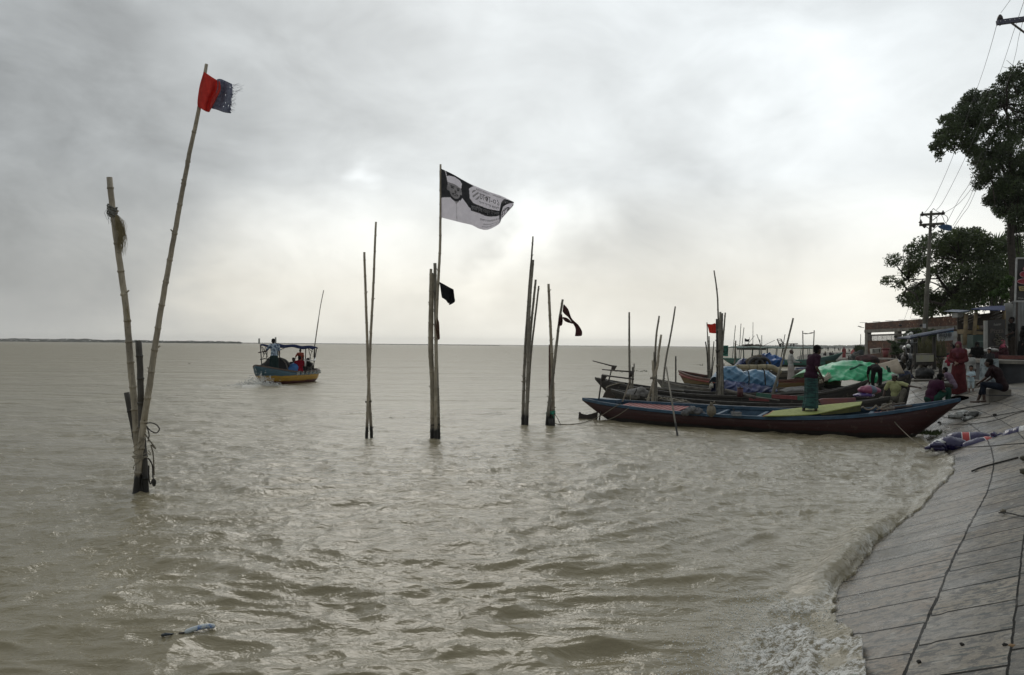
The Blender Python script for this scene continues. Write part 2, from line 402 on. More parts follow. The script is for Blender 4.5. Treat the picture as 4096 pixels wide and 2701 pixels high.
    st0 = q.n('ShaderNodeMapping', Vector=pos, Scale=(0.55, 1.3, 1.0), Rotation=(0, 0, math.radians(12))).outputs[0]
    h0 = q.noise(st0, 0.85, 3, 0.55, 0.5)
    h = q.math('MULTIPLY_ADD', h2, 0.12, h1)
    h = q.math('MULTIPLY_ADD', h0, q.math('MULTIPLY', q.math('POWER', far, 2.0), 4.5), h)
    hf = q.noise(q.n('ShaderNodeMapping', Vector=pos, Scale=(0.30, 1.0, 1.0), Rotation=(0, 0, math.radians(8))).outputs[0], 0.16, 5, 0.7, 0.4)
    h = q.math('MULTIPLY_ADD', hf, q.math('MULTIPLY', q.math('POWER', far, 6.0), 26.0), h)
    bp = q.n('ShaderNodeBump', Height=h, Distance=0.09); q.link(q.math('MULTIPLY_ADD', far, 0.65, 0.35), bp.inputs['Strength'])
    bp2 = q.n('ShaderNodeBump', Height=f_n, Distance=0.03, Normal=bp.outputs[0]); q.link(q.math('MULTIPLY', at, 1.0), bp2.inputs['Strength'])
    q.link(bp2.outputs[0], b.inputs['Normal'])
    q.link(b.outputs[0], q.n('ShaderNodeOutputMaterial').inputs[0])
    o = npmesh('river_water', V, Fq, m_, 'structure', True, {'foam': foam.reshape(-1)})
    # far water out to the horizon
    r2 = r[-1]; rr = np.array([r2 * 0.97, 2000, 4400.0]); an = np.radians(np.linspace(-80, 62, 72))
    X = np.outer(rr, np.sin(an)); Y = np.outer(rr, np.cos(an)); V = np.stack([X, Y, X * 0 - 0.06], -1).reshape(-1, 3)
    npmesh('far_river_water', V, gridfaces(3, 72)[:, ::-1], m_, 'structure', True)
build_water()

# ------------------------------------------------------------------ ground
def concrete_mat():
    m_ = bpy.data.materials.new('concrete_slabs'); m_.use_nodes = True; t = m_.node_tree; t.nodes.clear(); q = N(t)
    uv = q.n('ShaderNodeUVMap').outputs[0]; pos = q.n('ShaderNodeNewGeometry').outputs['Position']
    wob = q.n('ShaderNodeMix', _data_type='VECTOR', Factor=0.5)
    wn = q.noise(uv, 2.2, 4, 0.7, out=1)
    uvw = q.vmath('ADD', uv, q.vmath('SCALE', q.vmath('SUBTRACT', wn, (0.5, 0.5, 0.5)).outputs[0], scale=0.03).outputs[0]).outputs[0]
    br = q.n('ShaderNodeTexBrick', Vector=q.vmath('MULTIPLY', uvw, (0.42, 1, 1)).outputs[0], Scale=1.0, _offset=0.38, _offset_frequency=2, _squash=1.35, _squash_frequency=3)
    for k_, v_ in {'Brick Width': 0.262, 'Row Height': 0.48, 'Mortar Size': 0.0065, 'Mortar Smooth': 0.15, 'Bias': 0.0}.items(): br.inputs[k_].default_value = v_
    br.inputs['Color1'].default_value = (0, 0, 0, 1); br.inputs['Color2'].default_value = (1, 1, 1, 1); br.inputs['Mortar'].default_value = (0.5, 0.5, 0.5, 1)
    slab = br.outputs['Color']; mort = br.outputs['Fac']
    n1 = q.noise(pos, 1.1, 5, 0.6); n2 = q.noise(pos, 13, 5, 0.72); n3 = q.noise(pos, 60, 3, 0.7)
    c = q.mix(slab, (0.048, 0.046, 0.040), (0.235, 0.208, 0.162))
    c = q.mix(q.ramp(n1, [(0.44, 0.0), (0.60, 0.5)]), c, (0.235, 0.185, 0.125))      # rusty ochre patches
    c = q.mix(q.math('MULTIPLY', q.math('LESS_THAN', q.n('ShaderNodeSeparateXYZ', Vector=uv).outputs[1], 0.96), q.ramp(n1, [(0.3, 0.15), (0.55, 0.75)])), c, (0.225, 0.172, 0.118))
    c = q.mix(q.ramp(n2, [(0.43, 0.9), (0.50, 0.0)]), c, (0.032, 0.032, 0.028))      # algae and pits
    c = q.mix(q.ramp(n3, [(0.35, 0.5), (0.6, 0.0)]), c, (0.04, 0.04, 0.035)); c = q.mix(q.ramp(q.noise(q.vmath('ADD', pos, (3, 5, 1)).outputs[0], 10, 4, 0.7), [(0.56, 0.0), (0.66, 0.55)]), c, (0.30, 0.285, 0.25))
    stv = q.n('ShaderNodeMapping', Vector=uvw, Scale=(22.0, 2.6, 1.0)).outputs[0]
    n4 = q.noise(stv, 1.0, 5, 0.7)
    c = q.mix(q.ramp(n4, [(0.56, 0.0), (0.60, 0.95)]), c, (0.018, 0.030, 0.027))      # short cracks across the slabs
    sx = q.n('ShaderNodeSeparateXYZ', Vector=uv).outputs[1]
    wet = q.ramp(q.math('ADD', q.math('MULTIPLY', sx, 0.5), q.math('MULTIPLY', q.math('SUBTRACT', n1, 0.5), 0.9)), [(0.22, 1.0), (0.62, 0.0)])
    c = q.mix(q.math('MULTIPLY', wet, 0.45), c, q.mix(1.0, c, (0.42, 0.42, 0.40), 'MULTIPLY'))
    gap = q.math('MULTIPLY', mort, q.ramp(q.noise(uv, 2.5, 3, 0.6), [(0.25, 0.6), (0.45, 1.0)]))
    c = q.mix(gap, c, (0.006, 0.006, 0.005)); spk = q.math('MULTIPLY', q.ramp(gap, [(0.2, 1.0), (0.8, 0.1)]), 0.5)
    b = q.n('ShaderNodeBsdfPrincipled'); q.link(c, b.inputs['Base Color']); q.link(spk, b.inputs['Specular IOR Level'])
    q.link(q.math('SUBTRACT', 0.64, q.math('MULTIPLY', wet, q.math('MULTIPLY_ADD', n2, 0.7, 0.20)), clamp=True), b.inputs['Roughness'])
    hgt = q.math('SUBTRACT', q.math('MULTIPLY_ADD', n2, 0.45, q.math('MULTIPLY', n3, 0.15)), q.math('MULTIPLY', gap, 1.3))
    hgt = q.math('ADD', hgt, q.math('MULTIPLY', q.n('ShaderNodeSeparateColor', Color=slab).outputs[0], 0.25))
    bp = q.n('ShaderNodeBump', Height=hgt, Strength=0.9, Distance=0.02); q.link(bp.outputs[0], b.inputs['Normal'])
    q.link(b.outputs[0], q.n('ShaderNodeOutputMaterial').inputs[0]); return m_
def build_land():
    # slabbed embankment: follows the shore, each slab slightly out of true
    ss = np.concatenate([np.arange(-12, -2, 0.25), np.arange(-2, 16, 0.03), np.arange(16, 40, 0.12)]); tt = np.arange(-1.6, 3.2, 0.03)
    sm = SH
    cx = np.interp(ss + S0, _cum, sm[:, 0]); cy = np.interp(ss + S0, _cum, sm[:, 1])
    gx = np.gradient(cx, ss); gy = np.gradient(cy, ss)
    kern = np.ones(15) / 15
    gx = np.convolve(np.pad(gx, 7, 'edge'), kern, 'valid'); gy = np.convolve(np.pad(gy, 7, 'edge'), kern, 'valid'); L = np.hypot(gx, gy)
    X = cx[:, None] + (gy / L)[:, None] * tt[None, :]; Y = cy[:, None] - (gx / L)[:, None] * tt[None, :]
    S, T = np.meshgrid(ss, tt, indexing='ij')
    Z = np.minimum(0.4 * T, 0.92 + 0.02 * T) + 0.012 * (fbm(S * 1.3, T * 1.7, 3, 90) - 0.45) + 0.010 * (vnoise(np.floor(T / 0.48) * 3.1, np.floor(S / 0.8) * 5.3, 91) - 0.5)
    V = np.stack([X, Y, Z], -1).reshape(-1, 3); uv = np.stack([S + 0.25 * (T > 0.88), np.where(T < 0.88, 0.96 + (T - 0.88) * 0.49, 0.96 + (T - 0.88))], -1).reshape(-1, 2)
    m_ = concrete_mat()
    npmesh('concrete_embankment', V, gridfaces(len(ss), len(tt)), m_, 'structure', True, uv=uv)
    gx_ = np.concatenate([-np.geomspace(4400, 40, 20), np.arange(-30, 0, 3.0), np.arange(0, 60, 0.6), np.geomspace(61, 4400, 60)])
    gy_ = np.concatenate([-np.geomspace(400, 12, 12), np.arange(-10, 90, 0.6), np.geomspace(91, 4400, 80)])
    X, Y = np.meshgrid(gx_, gy_, indexing='ij'); s, t = shore_st(X, Y); Z = ground_z(X, Y)
    Z = Z - 0.045 * smoothstep(40, 36, s) * smoothstep(3.6, 3.1, t) + 0.05 * (fbm(X * 0.4, Y * 0.4, 3, 95) - 0.45) * smoothstep(3.2, 4, t)
    g = mat('packed_earth', (0.15, 0.14, 0.115), (0.085, 0.08, 0.066), 0.8, 0.9, 0.4, 8)
    npmesh('ground', np.stack([X, Y, Z], -1).reshape(-1, 3), gridfaces(*X.shape), g, 'structure', True)
build_land()

# ------------------------------------------------------------------ bamboo poles standing in the river
def bamboo_mat(name, c1, c2, wet=0.26):
    m_ = bpy.data.materials.new(name); m_.use_nodes = True; t = m_.node_tree; t.nodes.clear(); q = N(t)
    pos = q.n('ShaderNodeNewGeometry').outputs['Position']
    st = q.n('ShaderNodeMapping', Vector=pos, Scale=(14, 14, 1.6)).outputs[0]
    n1 = q.noise(st, 3, 5, 0.7); n2 = q.noise(pos, 2.2, 4, 0.6); n3 = q.noise(pos, 28, 3, 0.6)
    c = q.mix(q.ramp(n1, [(0.35, 0.0), (0.65, 1.0)]), c1, c2)
    c = q.mix(q.ramp(n2, [(0.42, 0.0), (0.7, 0.7)]), c, tuple(x * 0.45 for x in c2))
    c = q.mix(q.ramp(n3, [(0.62, 0.0), (0.7, 0.8)]), c, tuple(x * 0.3 for x in c2))
    z = q.n('ShaderNodeSeparateXYZ', Vector=pos).outputs[2]
    wz = q.math('ADD', z, q.math('MULTIPLY', q.math('SUBTRACT', n1, 0.5), 0.16))
    c = q.mix(q.ramp(wz, [(wet - 0.03, 1.0), (wet + 0.02, 0.35), (wet + 0.20, 0.0)]), c, (0.012, 0.011, 0.009))
    b = q.n('ShaderNodeBsdfPrincipled', Roughness=0.6); q.link(c, b.inputs['Base Color'])
    bp = q.n('ShaderNodeBump', Height=n1, Strength=0.5, Distance=0.01); q.link(bp.outputs[0], b.inputs['Normal'])
    q.link(b.outputs[0], q.n('ShaderNodeOutputMaterial').inputs[0]); return m_
BAM = bamboo_mat('weathered_bamboo', (0.43, 0.375, 0.28), (0.25, 0.215, 0.16))
BAMD = bamboo_mat('dark_old_bamboo', (0.085, 0.075, 0.06), (0.04, 0.036, 0.03))
BAMR = bamboo_mat('reddish_bamboo', (0.16, 0.075, 0.05), (0.08, 0.05, 0.04))
BAMM = bamboo_mat('grey_bamboo', (0.27, 0.245, 0.195), (0.14, 0.128, 0.10))
BAMF = mat('far_bamboo', (0.16, 0.15, 0.13), (0.10, 0.095, 0.085), 3, 0.8)
def smooth_path(pts, n=6):
    out = []
    for i in range(len(pts) - 1):
        p0 = pts[max(i - 1, 0)]; p1 = pts[i]; p2 = pts[i + 1]; p3 = pts[min(i + 2, len(pts) - 1)]
        for j in range(n):
            t = j / n
            out.append(0.5 * ((2 * p1) + (p2 - p0) * t + (2 * p0 - 5 * p1 + 4 * p2 - p3) * t * t + (3 * p1 - p0 - 3 * p2 + p3) * t ** 3))
    return out + [pts[-1]]
def pole(pts, d, w_top, w_bot, label, group=None, m_=BAM, name='bamboo_pole', d2=None, cat='bamboo pole', seed=0, node=0.36, under=0.9, n=10):
    """pts: photograph points from the top down; d depth at the foot, d2 depth at the top; widths in photograph pixels"""
    d2 = d if d2 is None else d2; m = len(pts); r_ = random.Random(seed + int(pts[0][0]))
    Q = [P(x, y, d2 + (d - d2) * i / (m - 1)) for i, (x, y) in enumerate(pts)]
    if under:
        dv = (Q[-1] - Q[-2]).normalized(); Q.append(Q[-1] + dv * under / max(0.5, abs(dv.z)))
    Q = smooth_path(Q, 6)
    cum = [0.0]
    for a, b in zip(Q[:-1], Q[1:]): cum.append(cum[-1] + (b - a).length)
    L = cum[-1]; r0 = w_top / 2 / F * d; r1 = w_bot / 2 / F * d
    def at(s_):
        s_ = min(max(s_, 0), L)
        for i in range(len(cum) - 1):
            if s_ <= cum[i + 1]: t = (s_ - cum[i]) / max(cum[i + 1] - cum[i], 1e-9); return Q[i].lerp(Q[i + 1], t)
        return Q[-1]
    ss = []; rr = []; s_ = 0.0; nxt = node * r_.uniform(0.3, 0.9)
    while s_ < L:
        ss.append(s_); rr.append(1.0)
        if s_ + 0.15 >= nxt and nxt < L - 0.05:
            for o_, q_ in ((-0.022, 1.0), (-0.008, 1.13), (0.0, 1.20), (0.007, 1.04), (0.020, 1.0)): ss.append(nxt + o_ * (r1 / 0.04)); rr.append(q_)
            s_ = nxt + 0.05; nxt += node * r_.uniform(0.8, 1.2)
        else: s_ += 0.13
    ss.append(L); rr.append(1.0)
    order = sorted(range(len(ss)), key=lambda i: ss[i]); ss = [ss[i] for i in order]; rr = [rr[i] for i in order]
    pts3 = [at(q_) + Vector((r_.uniform(-1, 1), r_.uniform(-1, 1), 0)) * r1 * 0.05 for q_ in ss]
    rad = [(r0 + (r1 - r0) * (q_ / L) ** 0.8) * f_ for q_, f_ in zip(ss, rr)]
    mb = MB(); mb.tube(pts3, rad, n, cap=False)
    # hollow cut end: rim turned inwards
    b = len(mb.v); t0 = (pts3[1] - pts3[0]).normalized()
    for j in range(n): mb.v.append(tuple(pts3[0] + (Vector(mb.v[j]) - pts3[0]) * 0.7 + t0 * 0.0))
    for j in range(n): mb.v.append(tuple(pts3[0] + (Vector(mb.v[j]) - pts3[0]) * 0.65 + t0 * r1 * 2))
    for j in range(n):
        k_ = (j + 1) % n
        mb.f += [(j, b + j, b + k_, k_), (b + j, b + n + j, b + n + k_, b + k_)]; mb.m += [0, 0]
    mb.f.append(tuple(b + n + j for j in range(n))); mb.m.append(0)
    # a few stubs of cut side shoots at the nodes
    for i in range(2, len(ss) - 2):
        if rr[i] == 1.20 and r_.random() < 0.35:
            a = r_.uniform(0, 6.28); dr = Vector((math.cos(a), math.sin(a) * 0.6, 0.7)).normalized()
            mb.tube([pts3[i], pts3[i] + dr * rad[i] * 1.9], [rad[i] * 0.3, rad[i] * 0.22], 5)
    foot = at(L - under) if under else Q[-1]
    o = mb.build(name, m_, None, True); topmesh(o, foot)
    return tag(o, label, cat, group)
def ropemat(name, c): return mat(name, c, tuple(x * 0.5 for x in c), 30, 0.9, 0.5, 120)
ROPE = ropemat('pale_rope', (0.30, 0.27, 0.21)); ROPED = ropemat('dark_rope', (0.035, 0.032, 0.028)); ROPEG = ropemat('green_cord', (0.03, 0.30, 0.20))
def rope(pts, r, m_, label, name='rope', group=None, n=6, smooth=5):
    Q = smooth_path([Vector(p) for p in pts], smooth); mb = MB(); mb.tube(Q, r, n)
    o = mb.build(name, m_, None, True); topmesh(o, Q[0]); return tag(o, label, 'rope', group)
def lashing(px, py, d, wpx, m_, label, turns=3, r=0.006, tilt=0.15, name='rope_lashing', dep=0.7, gap=2.4, knot=True):
    c = P(px, py, d); R_ = wpx / 2 / F * d; mb = MB(); pts = []; nseg = 18
    for i in range(int(turns * nseg) + 1):
        a = 2 * math.pi * i / nseg
        pts.append(c + Vector((math.cos(a) * R_, math.sin(a) * R_ * dep, (i / nseg - turns / 2) * r * gap + math.cos(a + .6) * R_ * tilt)))
    mb.tube(pts, r, 5); 
    if knot:
        kp = c + Vector((R_ * 0.3, -R_ * dep - r, 0)); mb.ell(kp, (r * 3, r * 2.4, r * 2.6))
        mb.tube([kp, kp + Vector((0.03, -0.01, -0.05)), kp + Vector((0.035, 0, -0.12))], r * 0.8, 5)
    o = mb.build(name, m_, None, True); topmesh(o, c); return tag(o, label, 'rope')

gA = 'bamboo poles of the nearest cluster on the left'
A = 11.1
pole([(438, 710), (449, 827), (470, 985), (490, 1130), (507, 1260), (522, 1454), (538, 1617), (546, 1735), (553, 1850), (557, 1975)], A + .10, 23, 28, 'tall pale bamboo pole leaning left with a rag of rope near its cut top', gA)
pole([(826, 257), (796, 437), (757, 619), (705, 900), (670, 1090), (642, 1250), (614, 1429), (596, 1556), (576, 1684), (558, 1837), (545, 1975)], A - .02, 13, 29, 'longest bamboo pole leaning right and carrying the red and grey flag', gA)
pole([(554, 1363), (561, 1485), (566, 1684), (577, 1840), (583, 1975)], A + .02, 25, 26, 'short dark bamboo post standing between the two tall leaning poles', gA, BAMD)
pole([(506, 1570), (520, 1643), (551, 1811), (568, 1975)], A + .20, 22, 22, 'shortest dark bamboo stump leaning left of the nearest cluster', gA, BAMD)
gB = 'pair of bamboo poles left of the printed flag'
B_ = 17.9
pole([(1457, 1009), (1462, 1153), (1467, 1305), (1472, 1456), (1478, 1600), (1487, 1757)], B_, 9, 13, 'shorter bamboo pole of the pair left of the printed flag', gB)
pole([(1504, 888), (1499, 1001), (1493, 1153), (1484, 1323), (1477, 1486), (1472, 1608), (1466, 1756)], B_ - .1, 8, 13, 'taller pointed bamboo pole of the pair left of the printed flag', gB)
lashing(1474, 1607, B_ - .05, 25, ROPED, 'dark cord tied round the pair of poles left of the printed flag', 2.5)
gC = 'bamboo poles under the printed flag'
Cd = 17.5
pole([(1724, 1076), (1721, 1214), (1719, 1395), (1727, 1547), (1727, 1762)], Cd, 11, 14, 'leftmost bamboo pole of the cluster under the printed flag', gC)
pole([(1731, 1095), (1729, 1274), (1728, 1395), (1733, 1550), (1737, 1762)], Cd + .12, 10, 12, 'slim bamboo pole behind the leftmost one under the printed flag', gC)
pole([(1740, 1053), (1742, 1214), (1746, 1456), (1751, 1600), (1755, 1762)], Cd + .06, 13, 15, 'rough brown bamboo pole with a flat cut top beside the flagpole', gC, BAMM)
pole([(1762, 658), (1762, 844), (1760, 993), (1754, 1105), (1747, 1244), (1745, 1395), (1743, 1550), (1744, 1762)], Cd - .10, 8, 15, 'very tall slender bamboo pole flying the black and white printed flag', gC)
lashing(1740, 1588, Cd - .04, 32, ROPE, 'pale string round the poles under the printed flag, highest of three', 2)
lashing(1741, 1670, Cd - .04, 34, ROPE, 'pale string round the poles under the printed flag, middle of three', 2)
lashing(1742, 1700, Cd - .04, 36, ROPED, 'dark string round the poles under the printed flag, just above the water', 2)
gD = 'bamboo poles of the cluster right of the printed flag'
Dd = 21.1
pole([(2132, 946), (2126, 1035), (2119, 1117), (2112, 1225), (2103, 1360), (2099, 1442), (2095, 1550), (2091, 1700)], Dd, 6, 15, 'tallest thin bamboo pole of the dark cluster right of the printed flag', gD, BAMM)
pole([(2133, 1040), (2122, 1171), (2114, 1333), (2111, 1496), (2107, 1700)], Dd - .1, 9, 15, 'thick dark bamboo pole with a split top, second tallest of its cluster', gD, BAMM)
pole([(2143, 1119), (2135, 1198), (2127, 1279), (2116, 1415), (2109, 1550), (2103, 1700)], Dd + .12, 9, 12, 'bamboo pole with a flat top, third tallest in the dark cluster', gD, BAMM)
pole([(2155, 1144), (2146, 1225), (2133, 1333), (2122, 1442), (2112, 1604), (2106, 1700)], Dd + .2, 7, 10, 'bamboo pole leaning furthest right in the dark cluster', gD, BAMM)
lashing(2112, 1424, Dd, 30, ROPE, 'pale rope wound round the dark cluster at the height of the horizon', 4, 0.009)
lashing(2098, 1526, Dd, 24, ROPE, 'loose pale string hanging low on the dark cluster of poles', 2, 0.006)
gE = 'bamboo poles of the cluster holding the brown rag'
Ed = 21.0
pole([(2194, 1136), (2198, 1225), (2203, 1333), (2209, 1469), (2212, 1577), (2213, 1706)], Ed, 10, 15, 'upright flat topped bamboo pole beside the one with the brown rag', gE)
pole([(2251, 1198), (2238, 1279), (2222, 1415), (2211, 1512), (2198, 1604), (2187, 1706)], Ed - .1, 9, 15, 'leaning bamboo pole with the torn brown rag tied to its top', gE, BAMM)
pole([(2199, 1379), (2199, 1496), (2200, 1600), (2201, 1706)], Ed + .1, 8, 13, 'short reddish brown bamboo post behind the rag pole', gE, BAMR)
pole([(2203, 1675), (2204, 1706)], Ed - .2, 20, 20, 'stubby black post at the foot of the rag pole cluster', gE, BAMD, node=9)
lashing(2204, 1608, Ed, 30, ROPE, 'pale string round the rag pole cluster, upper of two ties', 2)
lashing(2203, 1653, Ed, 36, ROPEG, 'green cord wound round the rag pole cluster above the water', 3, 0.012)
gF = 'bamboo poles standing among the moored boats'
pole([(2517, 1249), (2517, 1320), (2518, 1460), (2521, 1552), (2522, 1600)], 25.6, 7, 11, 'lone straight bamboo pole left of the fork of poles by the black boats', gF, BAMM)
pole([(2530, 1469), (2529, 1548), (2529, 1600)], 26.2, 6, 7, 'thin dark stump beside the lone straight bamboo pole', gF, BAMD)
pole([(2537, 1455), (2533, 1500), (2530, 1550), (2529, 1600)], 25.9, 6, 8, 'short pointed bamboo stake beside the lone straight pole', gF, BAMM)
pole([(2637, 1264), (2626, 1338), (2621, 1425), (2624, 1495), (2626, 1615), (2626, 1670)], 23.6, 7, 12, 'tallest splintered bamboo pole of the fork behind the red boat', gF, BAMM)
pole([(2645, 1339), (2635, 1408), (2630, 1460), (2610, 1540), (2589, 1615), (2585, 1670)], 23.4, 9, 12, 'flat topped bamboo pole crossing the fork behind the red boat', gF, BAM)
pole([(2610, 1442), (2614, 1513), (2609, 1615), (2609, 1670)], 23.3, 8, 11, 'shortest bamboo pole of the fork behind the red boat', gF, BAM)
pole([(2617, 1408), (2618, 1495), (2618, 1615), (2618, 1670)], 23.5, 7, 11, 'dark bamboo pole in the middle of the fork behind the red boat', gF, BAMM)
lashing(2614, 1512, 23.2, 26, ROPE, 'pale rope tied round the fork of poles behind the red boat', 3, 0.008)
pole([(2701, 1226), (2695, 1268), (2680, 1355), (2663, 1443), (2652, 1541), (2650, 1580)], 28.5, 6, 9, 'long thin bamboo pole leaning right beyond the black boats', gF, BAMM)
pole([(2665, 1467), (2675, 1531), (2684, 1583), (2695, 1653), (2709, 1738)], 19.1, 6, 8, 'slanting bamboo punt pole in front of the red boat', gF, BAMM, d2=20.6)
pole([(2703, 1425), (2703, 1475), (2703, 1531), (2703, 1560)], 33, 6, 7, 'single dark stake standing alone beyond the black boats', gF, BAMD)
Jd = 26.6; gJ = 'bamboo poles of the thick bundle beside the blue tarpaulins'
pole([(2856, 1082), (2864, 1135), (2870, 1188), (2872, 1247), (2876, 1335), (2877, 1430), (2875, 1560), (2874, 1620)], Jd, 5, 10, 'very tall curving bamboo pole rising from the thick bundle', gJ, BAMM)
pole([(2881, 1248), (2883, 1335), (2885, 1450), (2888, 1560), (2888, 1620)], Jd - .1, 9, 13, 'thick flat topped bamboo pole in the middle of the bundle', gJ, BAMM)
pole([(2889, 1253), (2888, 1335), (2889, 1450), (2893, 1560), (2894, 1620)], Jd + .1, 7, 10, 'dark bamboo pole just right of the middle of the bundle', gJ, BAMD)
pole([(2901, 1251), (2897, 1305), (2891, 1379), (2885, 1481), (2880, 1560), (2878, 1620)], Jd - .15, 6, 9, 'bamboo pole splayed to the right at the top of the bundle', gJ, BAMM)
pole([(2867, 1276), (2869, 1393), (2870, 1480), (2868, 1560), (2868, 1620)], Jd + .1, 8, 11, 'dark leftmost bamboo pole of the thick bundle', gJ, BAMD)
lashing(2880, 1406, Jd, 32, ROPED, 'dark rope round the thick bundle, upper of two', 3, 0.01)
lashing(2881, 1462, Jd, 34, ROPE, 'grey rope round the thick bundle, lower of two', 3, 0.01)
Kd = 37; gK = 'bamboo poles round the small red flag'
pole([(2828, 1290), (2831, 1364), (2834, 1430), (2836, 1530)], Kd, 4, 6, 'slender bamboo pole flying the small red flag', gK, BAMM)
pole([(2836, 1345), (2838, 1420), (2841, 1530)], Kd, 5, 6, 'upright bamboo pole right beside the small red flagpole', gK, BAMM)
pole([(2822, 1367), (2829, 1423), (2833, 1530)], Kd, 5, 6, 'dark bamboo pole leaning left under the small red flag', gK, BAMD)
pole([(2856, 1366), (2850, 1437), (2842, 1530)], Kd, 4, 5, 'dark bamboo pole leaning right under the small red flag', gK, BAMD)
pole([(2858, 1429), (2850, 1480), (2846, 1530)], Kd, 3, 3.5, 'thin short stick lowest on the right under the small red flag', gK, BAMD)
lashing(2838, 1483, Kd, 20, ROPE, 'pale tie round the poles under the small red flag', 3, 0.01)
gL = 'poles standing among the boats on the right'
pole([(3173, 1273), (3158, 1335), (3140, 1408), (3123, 1467), (3099, 1560), (3092, 1600)], 26.5, 7, 8, 'long bamboo pole leaning right beside the man in white', gL, BAMM, under=0.3)
pole([(3120, 1470), (3107, 1515), (3093, 1558), (3085, 1600)], 26.4, 6, 8, 'short bamboo prop leaning against the long slanting pole', gL, BAMM, under=0.3)
pole([(3140, 1338), (3133, 1380), (3127, 1417)], 88, 3, 3, 'thin pole leaning at the middle of the canopy boat', gL, BAMF, under=1)
pole([(2943, 1363), (2940, 1410), (2938, 1475)], 50, 5.5, 6, 'stout pale post standing left of the canopy boat', gL, BAMM)
pole([(3039, 1358), (3044, 1420), (3048, 1500)], 45, 3, 3.4, 'slim pole standing in front of the canopy boat', gL, BAMM)
for i, (a, b, lb) in enumerate([((2942, 1302), (2928, 1450), 'leftmost thin pole behind the left end of the canopy boat'), ((2964, 1295), (2955, 1450), 'taller thin pole behind the left end of the canopy boat'),
        ((2976, 1310), (2960, 1450), 'thin pole leaning right next to the black flag heap'), ((3012, 1289), (3011, 1440), 'straight hair thin mast behind the heap of cargo'),
        ((3047, 1341), (3047, 1440), 'short thick far pole just right of the heap of cargo'), ((3027, 1337), (3040, 1372), 'short crossing stick leaning left above the canopy boat')]):
    pole([a, ((a[0] + b[0]) / 2, (a[1] + b[1]) / 2), b], 105, 2.6 if i != 3 else 1.8, 2.8, lb, 'thin far poles rising behind the canopy boat', BAMF, under=0.5, n=6)

# ------------------------------------------------------------------ flags
def cloth_mat(name, c, transl=0.45, rough=0.9, scale=14, c2=None): return mat(name, c, c2 or tuple(x * 0.7 for x in c), scale, rough, 0.5, 60, transl=transl, spec=0.15)
def patch(rows, d, amp=0.0, ph=0.0, freq=7.0, dep=0.0):
    """surface through rows of photograph points; u along the rows, v down"""
    def sp(pts, u):
        m = len(pts) - 1; x = u * m; i = min(int(x), m - 1); t = x - i
        p0 = pts[max(i - 1, 0)]; p1 = pts[i]; p2 = pts[i + 1]; p3 = pts[min(i + 2, m)]
        return [0.5 * (2 * p1[k_] + (p2[k_] - p0[k_]) * t + (2 * p0[k_] - 5 * p1[k_] + 4 * p2[k_] - p3[k_]) * t * t + (3 * p1[k_] - p0[k_] - 3 * p2[k_] + p3[k_]) * t ** 3) for k_ in (0, 1)]
    def fn(u, v):
        col_ = [sp(r_, u) for r_ in rows]; x, y = sp(col_, v) if len(col_) > 2 else [col_[0][k_] * (1 - v) + col_[1][k_] * v for k_ in (0, 1)]
        return P(x, y, d + dep * u + amp * u * math.sin(freq * u + 2.0 * v + ph) + amp * 0.3 * u * math.sin(17 * u + 5 * v))
    return fn
c4 = lambda x, y: (1700 + x / 2.34, 630 + y / 2.34)
FLAG = patch([[c4(*p) for p in ((152, 106), (262, 158), (350, 208), (440, 255), (520, 290), (600, 322), (690, 352), (745, 375), (832, 418))],
              [c4(*p) for p in ((152, 330), (262, 372), (350, 400), (440, 430), (520, 452), (600, 478), (690, 500), (735, 480), (830, 430))],
              [c4(*p) for p in ((152, 562), (262, 590), (350, 612), (440, 634), (510, 668), (590, 676), (690, 625), (722, 570), (826, 452))]], Cd - 0.12, 0.16, 0.4, 7.0, 0.25)
def pip(x, y, poly):
    c = False; j = len(poly) - 1
    for i in range(len(poly)):
        xi, yi = poly[i]; xj, yj = poly[j]
        if (yi > y) != (yj > y) and x < (xj - xi) * (y - yi) / (yj - yi) + xi: c = not c
        j = i
    return c
def ell_in(x, y, cx, cy, rx, ry): return ((x - cx) / rx) ** 2 + ((y - cy) / ry) ** 2 < 1
def text_mesh(body, size=1.0):
    cu = bpy.data.curves.new('txt', 'FONT'); cu.body = body; cu.size = size; cu.resolution_u = 2
    o = bpy.data.objects.new('txt', cu); C.objects.link(o)
    dg = bpy.context.evaluated_depsgraph_get(); me = bpy.data.meshes.new_from_object(o.evaluated_get(dg))
    vs = [(v.co.x, v.co.y) for v in me.vertices]; fs = [tuple(p.vertices) for p in me.polygons]
    bpy.data.objects.remove(o); bpy.data.curves.remove(cu); bpy.data.meshes.remove(me)
    x0 = min(v[0] for v in vs); x1 = max(v[0] for v in vs); y0 = min(v[1] for v in vs); y1 = max(v[1] for v in vs)
    return [((x - x0) / (x1 - x0), (y - y0) / (y1 - y0)) for x, y in vs], fs
def place_text(mb, body, fn, u0, v0, u1, v1, drop=0.0, off=0.006, mi=0, curve=None):
    """text between u0..u1 with its top at v0 and bottom at v1 (v grows downwards)"""
    vs, fs = text_mesh(body); out = []
    for x, y in vs:
        u = u0 + (u1 - u0) * x; v = v1 + (v0 - v1) * y + drop * x + (curve * 4 * x * (1 - x) if curve else 0)
        u = min(max(u, 0), 1); v = min(max(v, 0), 1); p = Vector(fn(u, v)); e = 0.004
        a = Vector(fn(min(u + e, 1), v)) - Vector(fn(max(u - e, 0), v)); b = Vector(fn(u, min(v + e, 1))) - Vector(fn(u, max(v - e, 0)))
        nn = a.cross(b); nn = nn.normalized() if nn.length else Vector((0, -1, 0))
        if nn.y > 0: nn = -nn
        out.append(p + nn * off)
    mb.add(out, fs, mi)
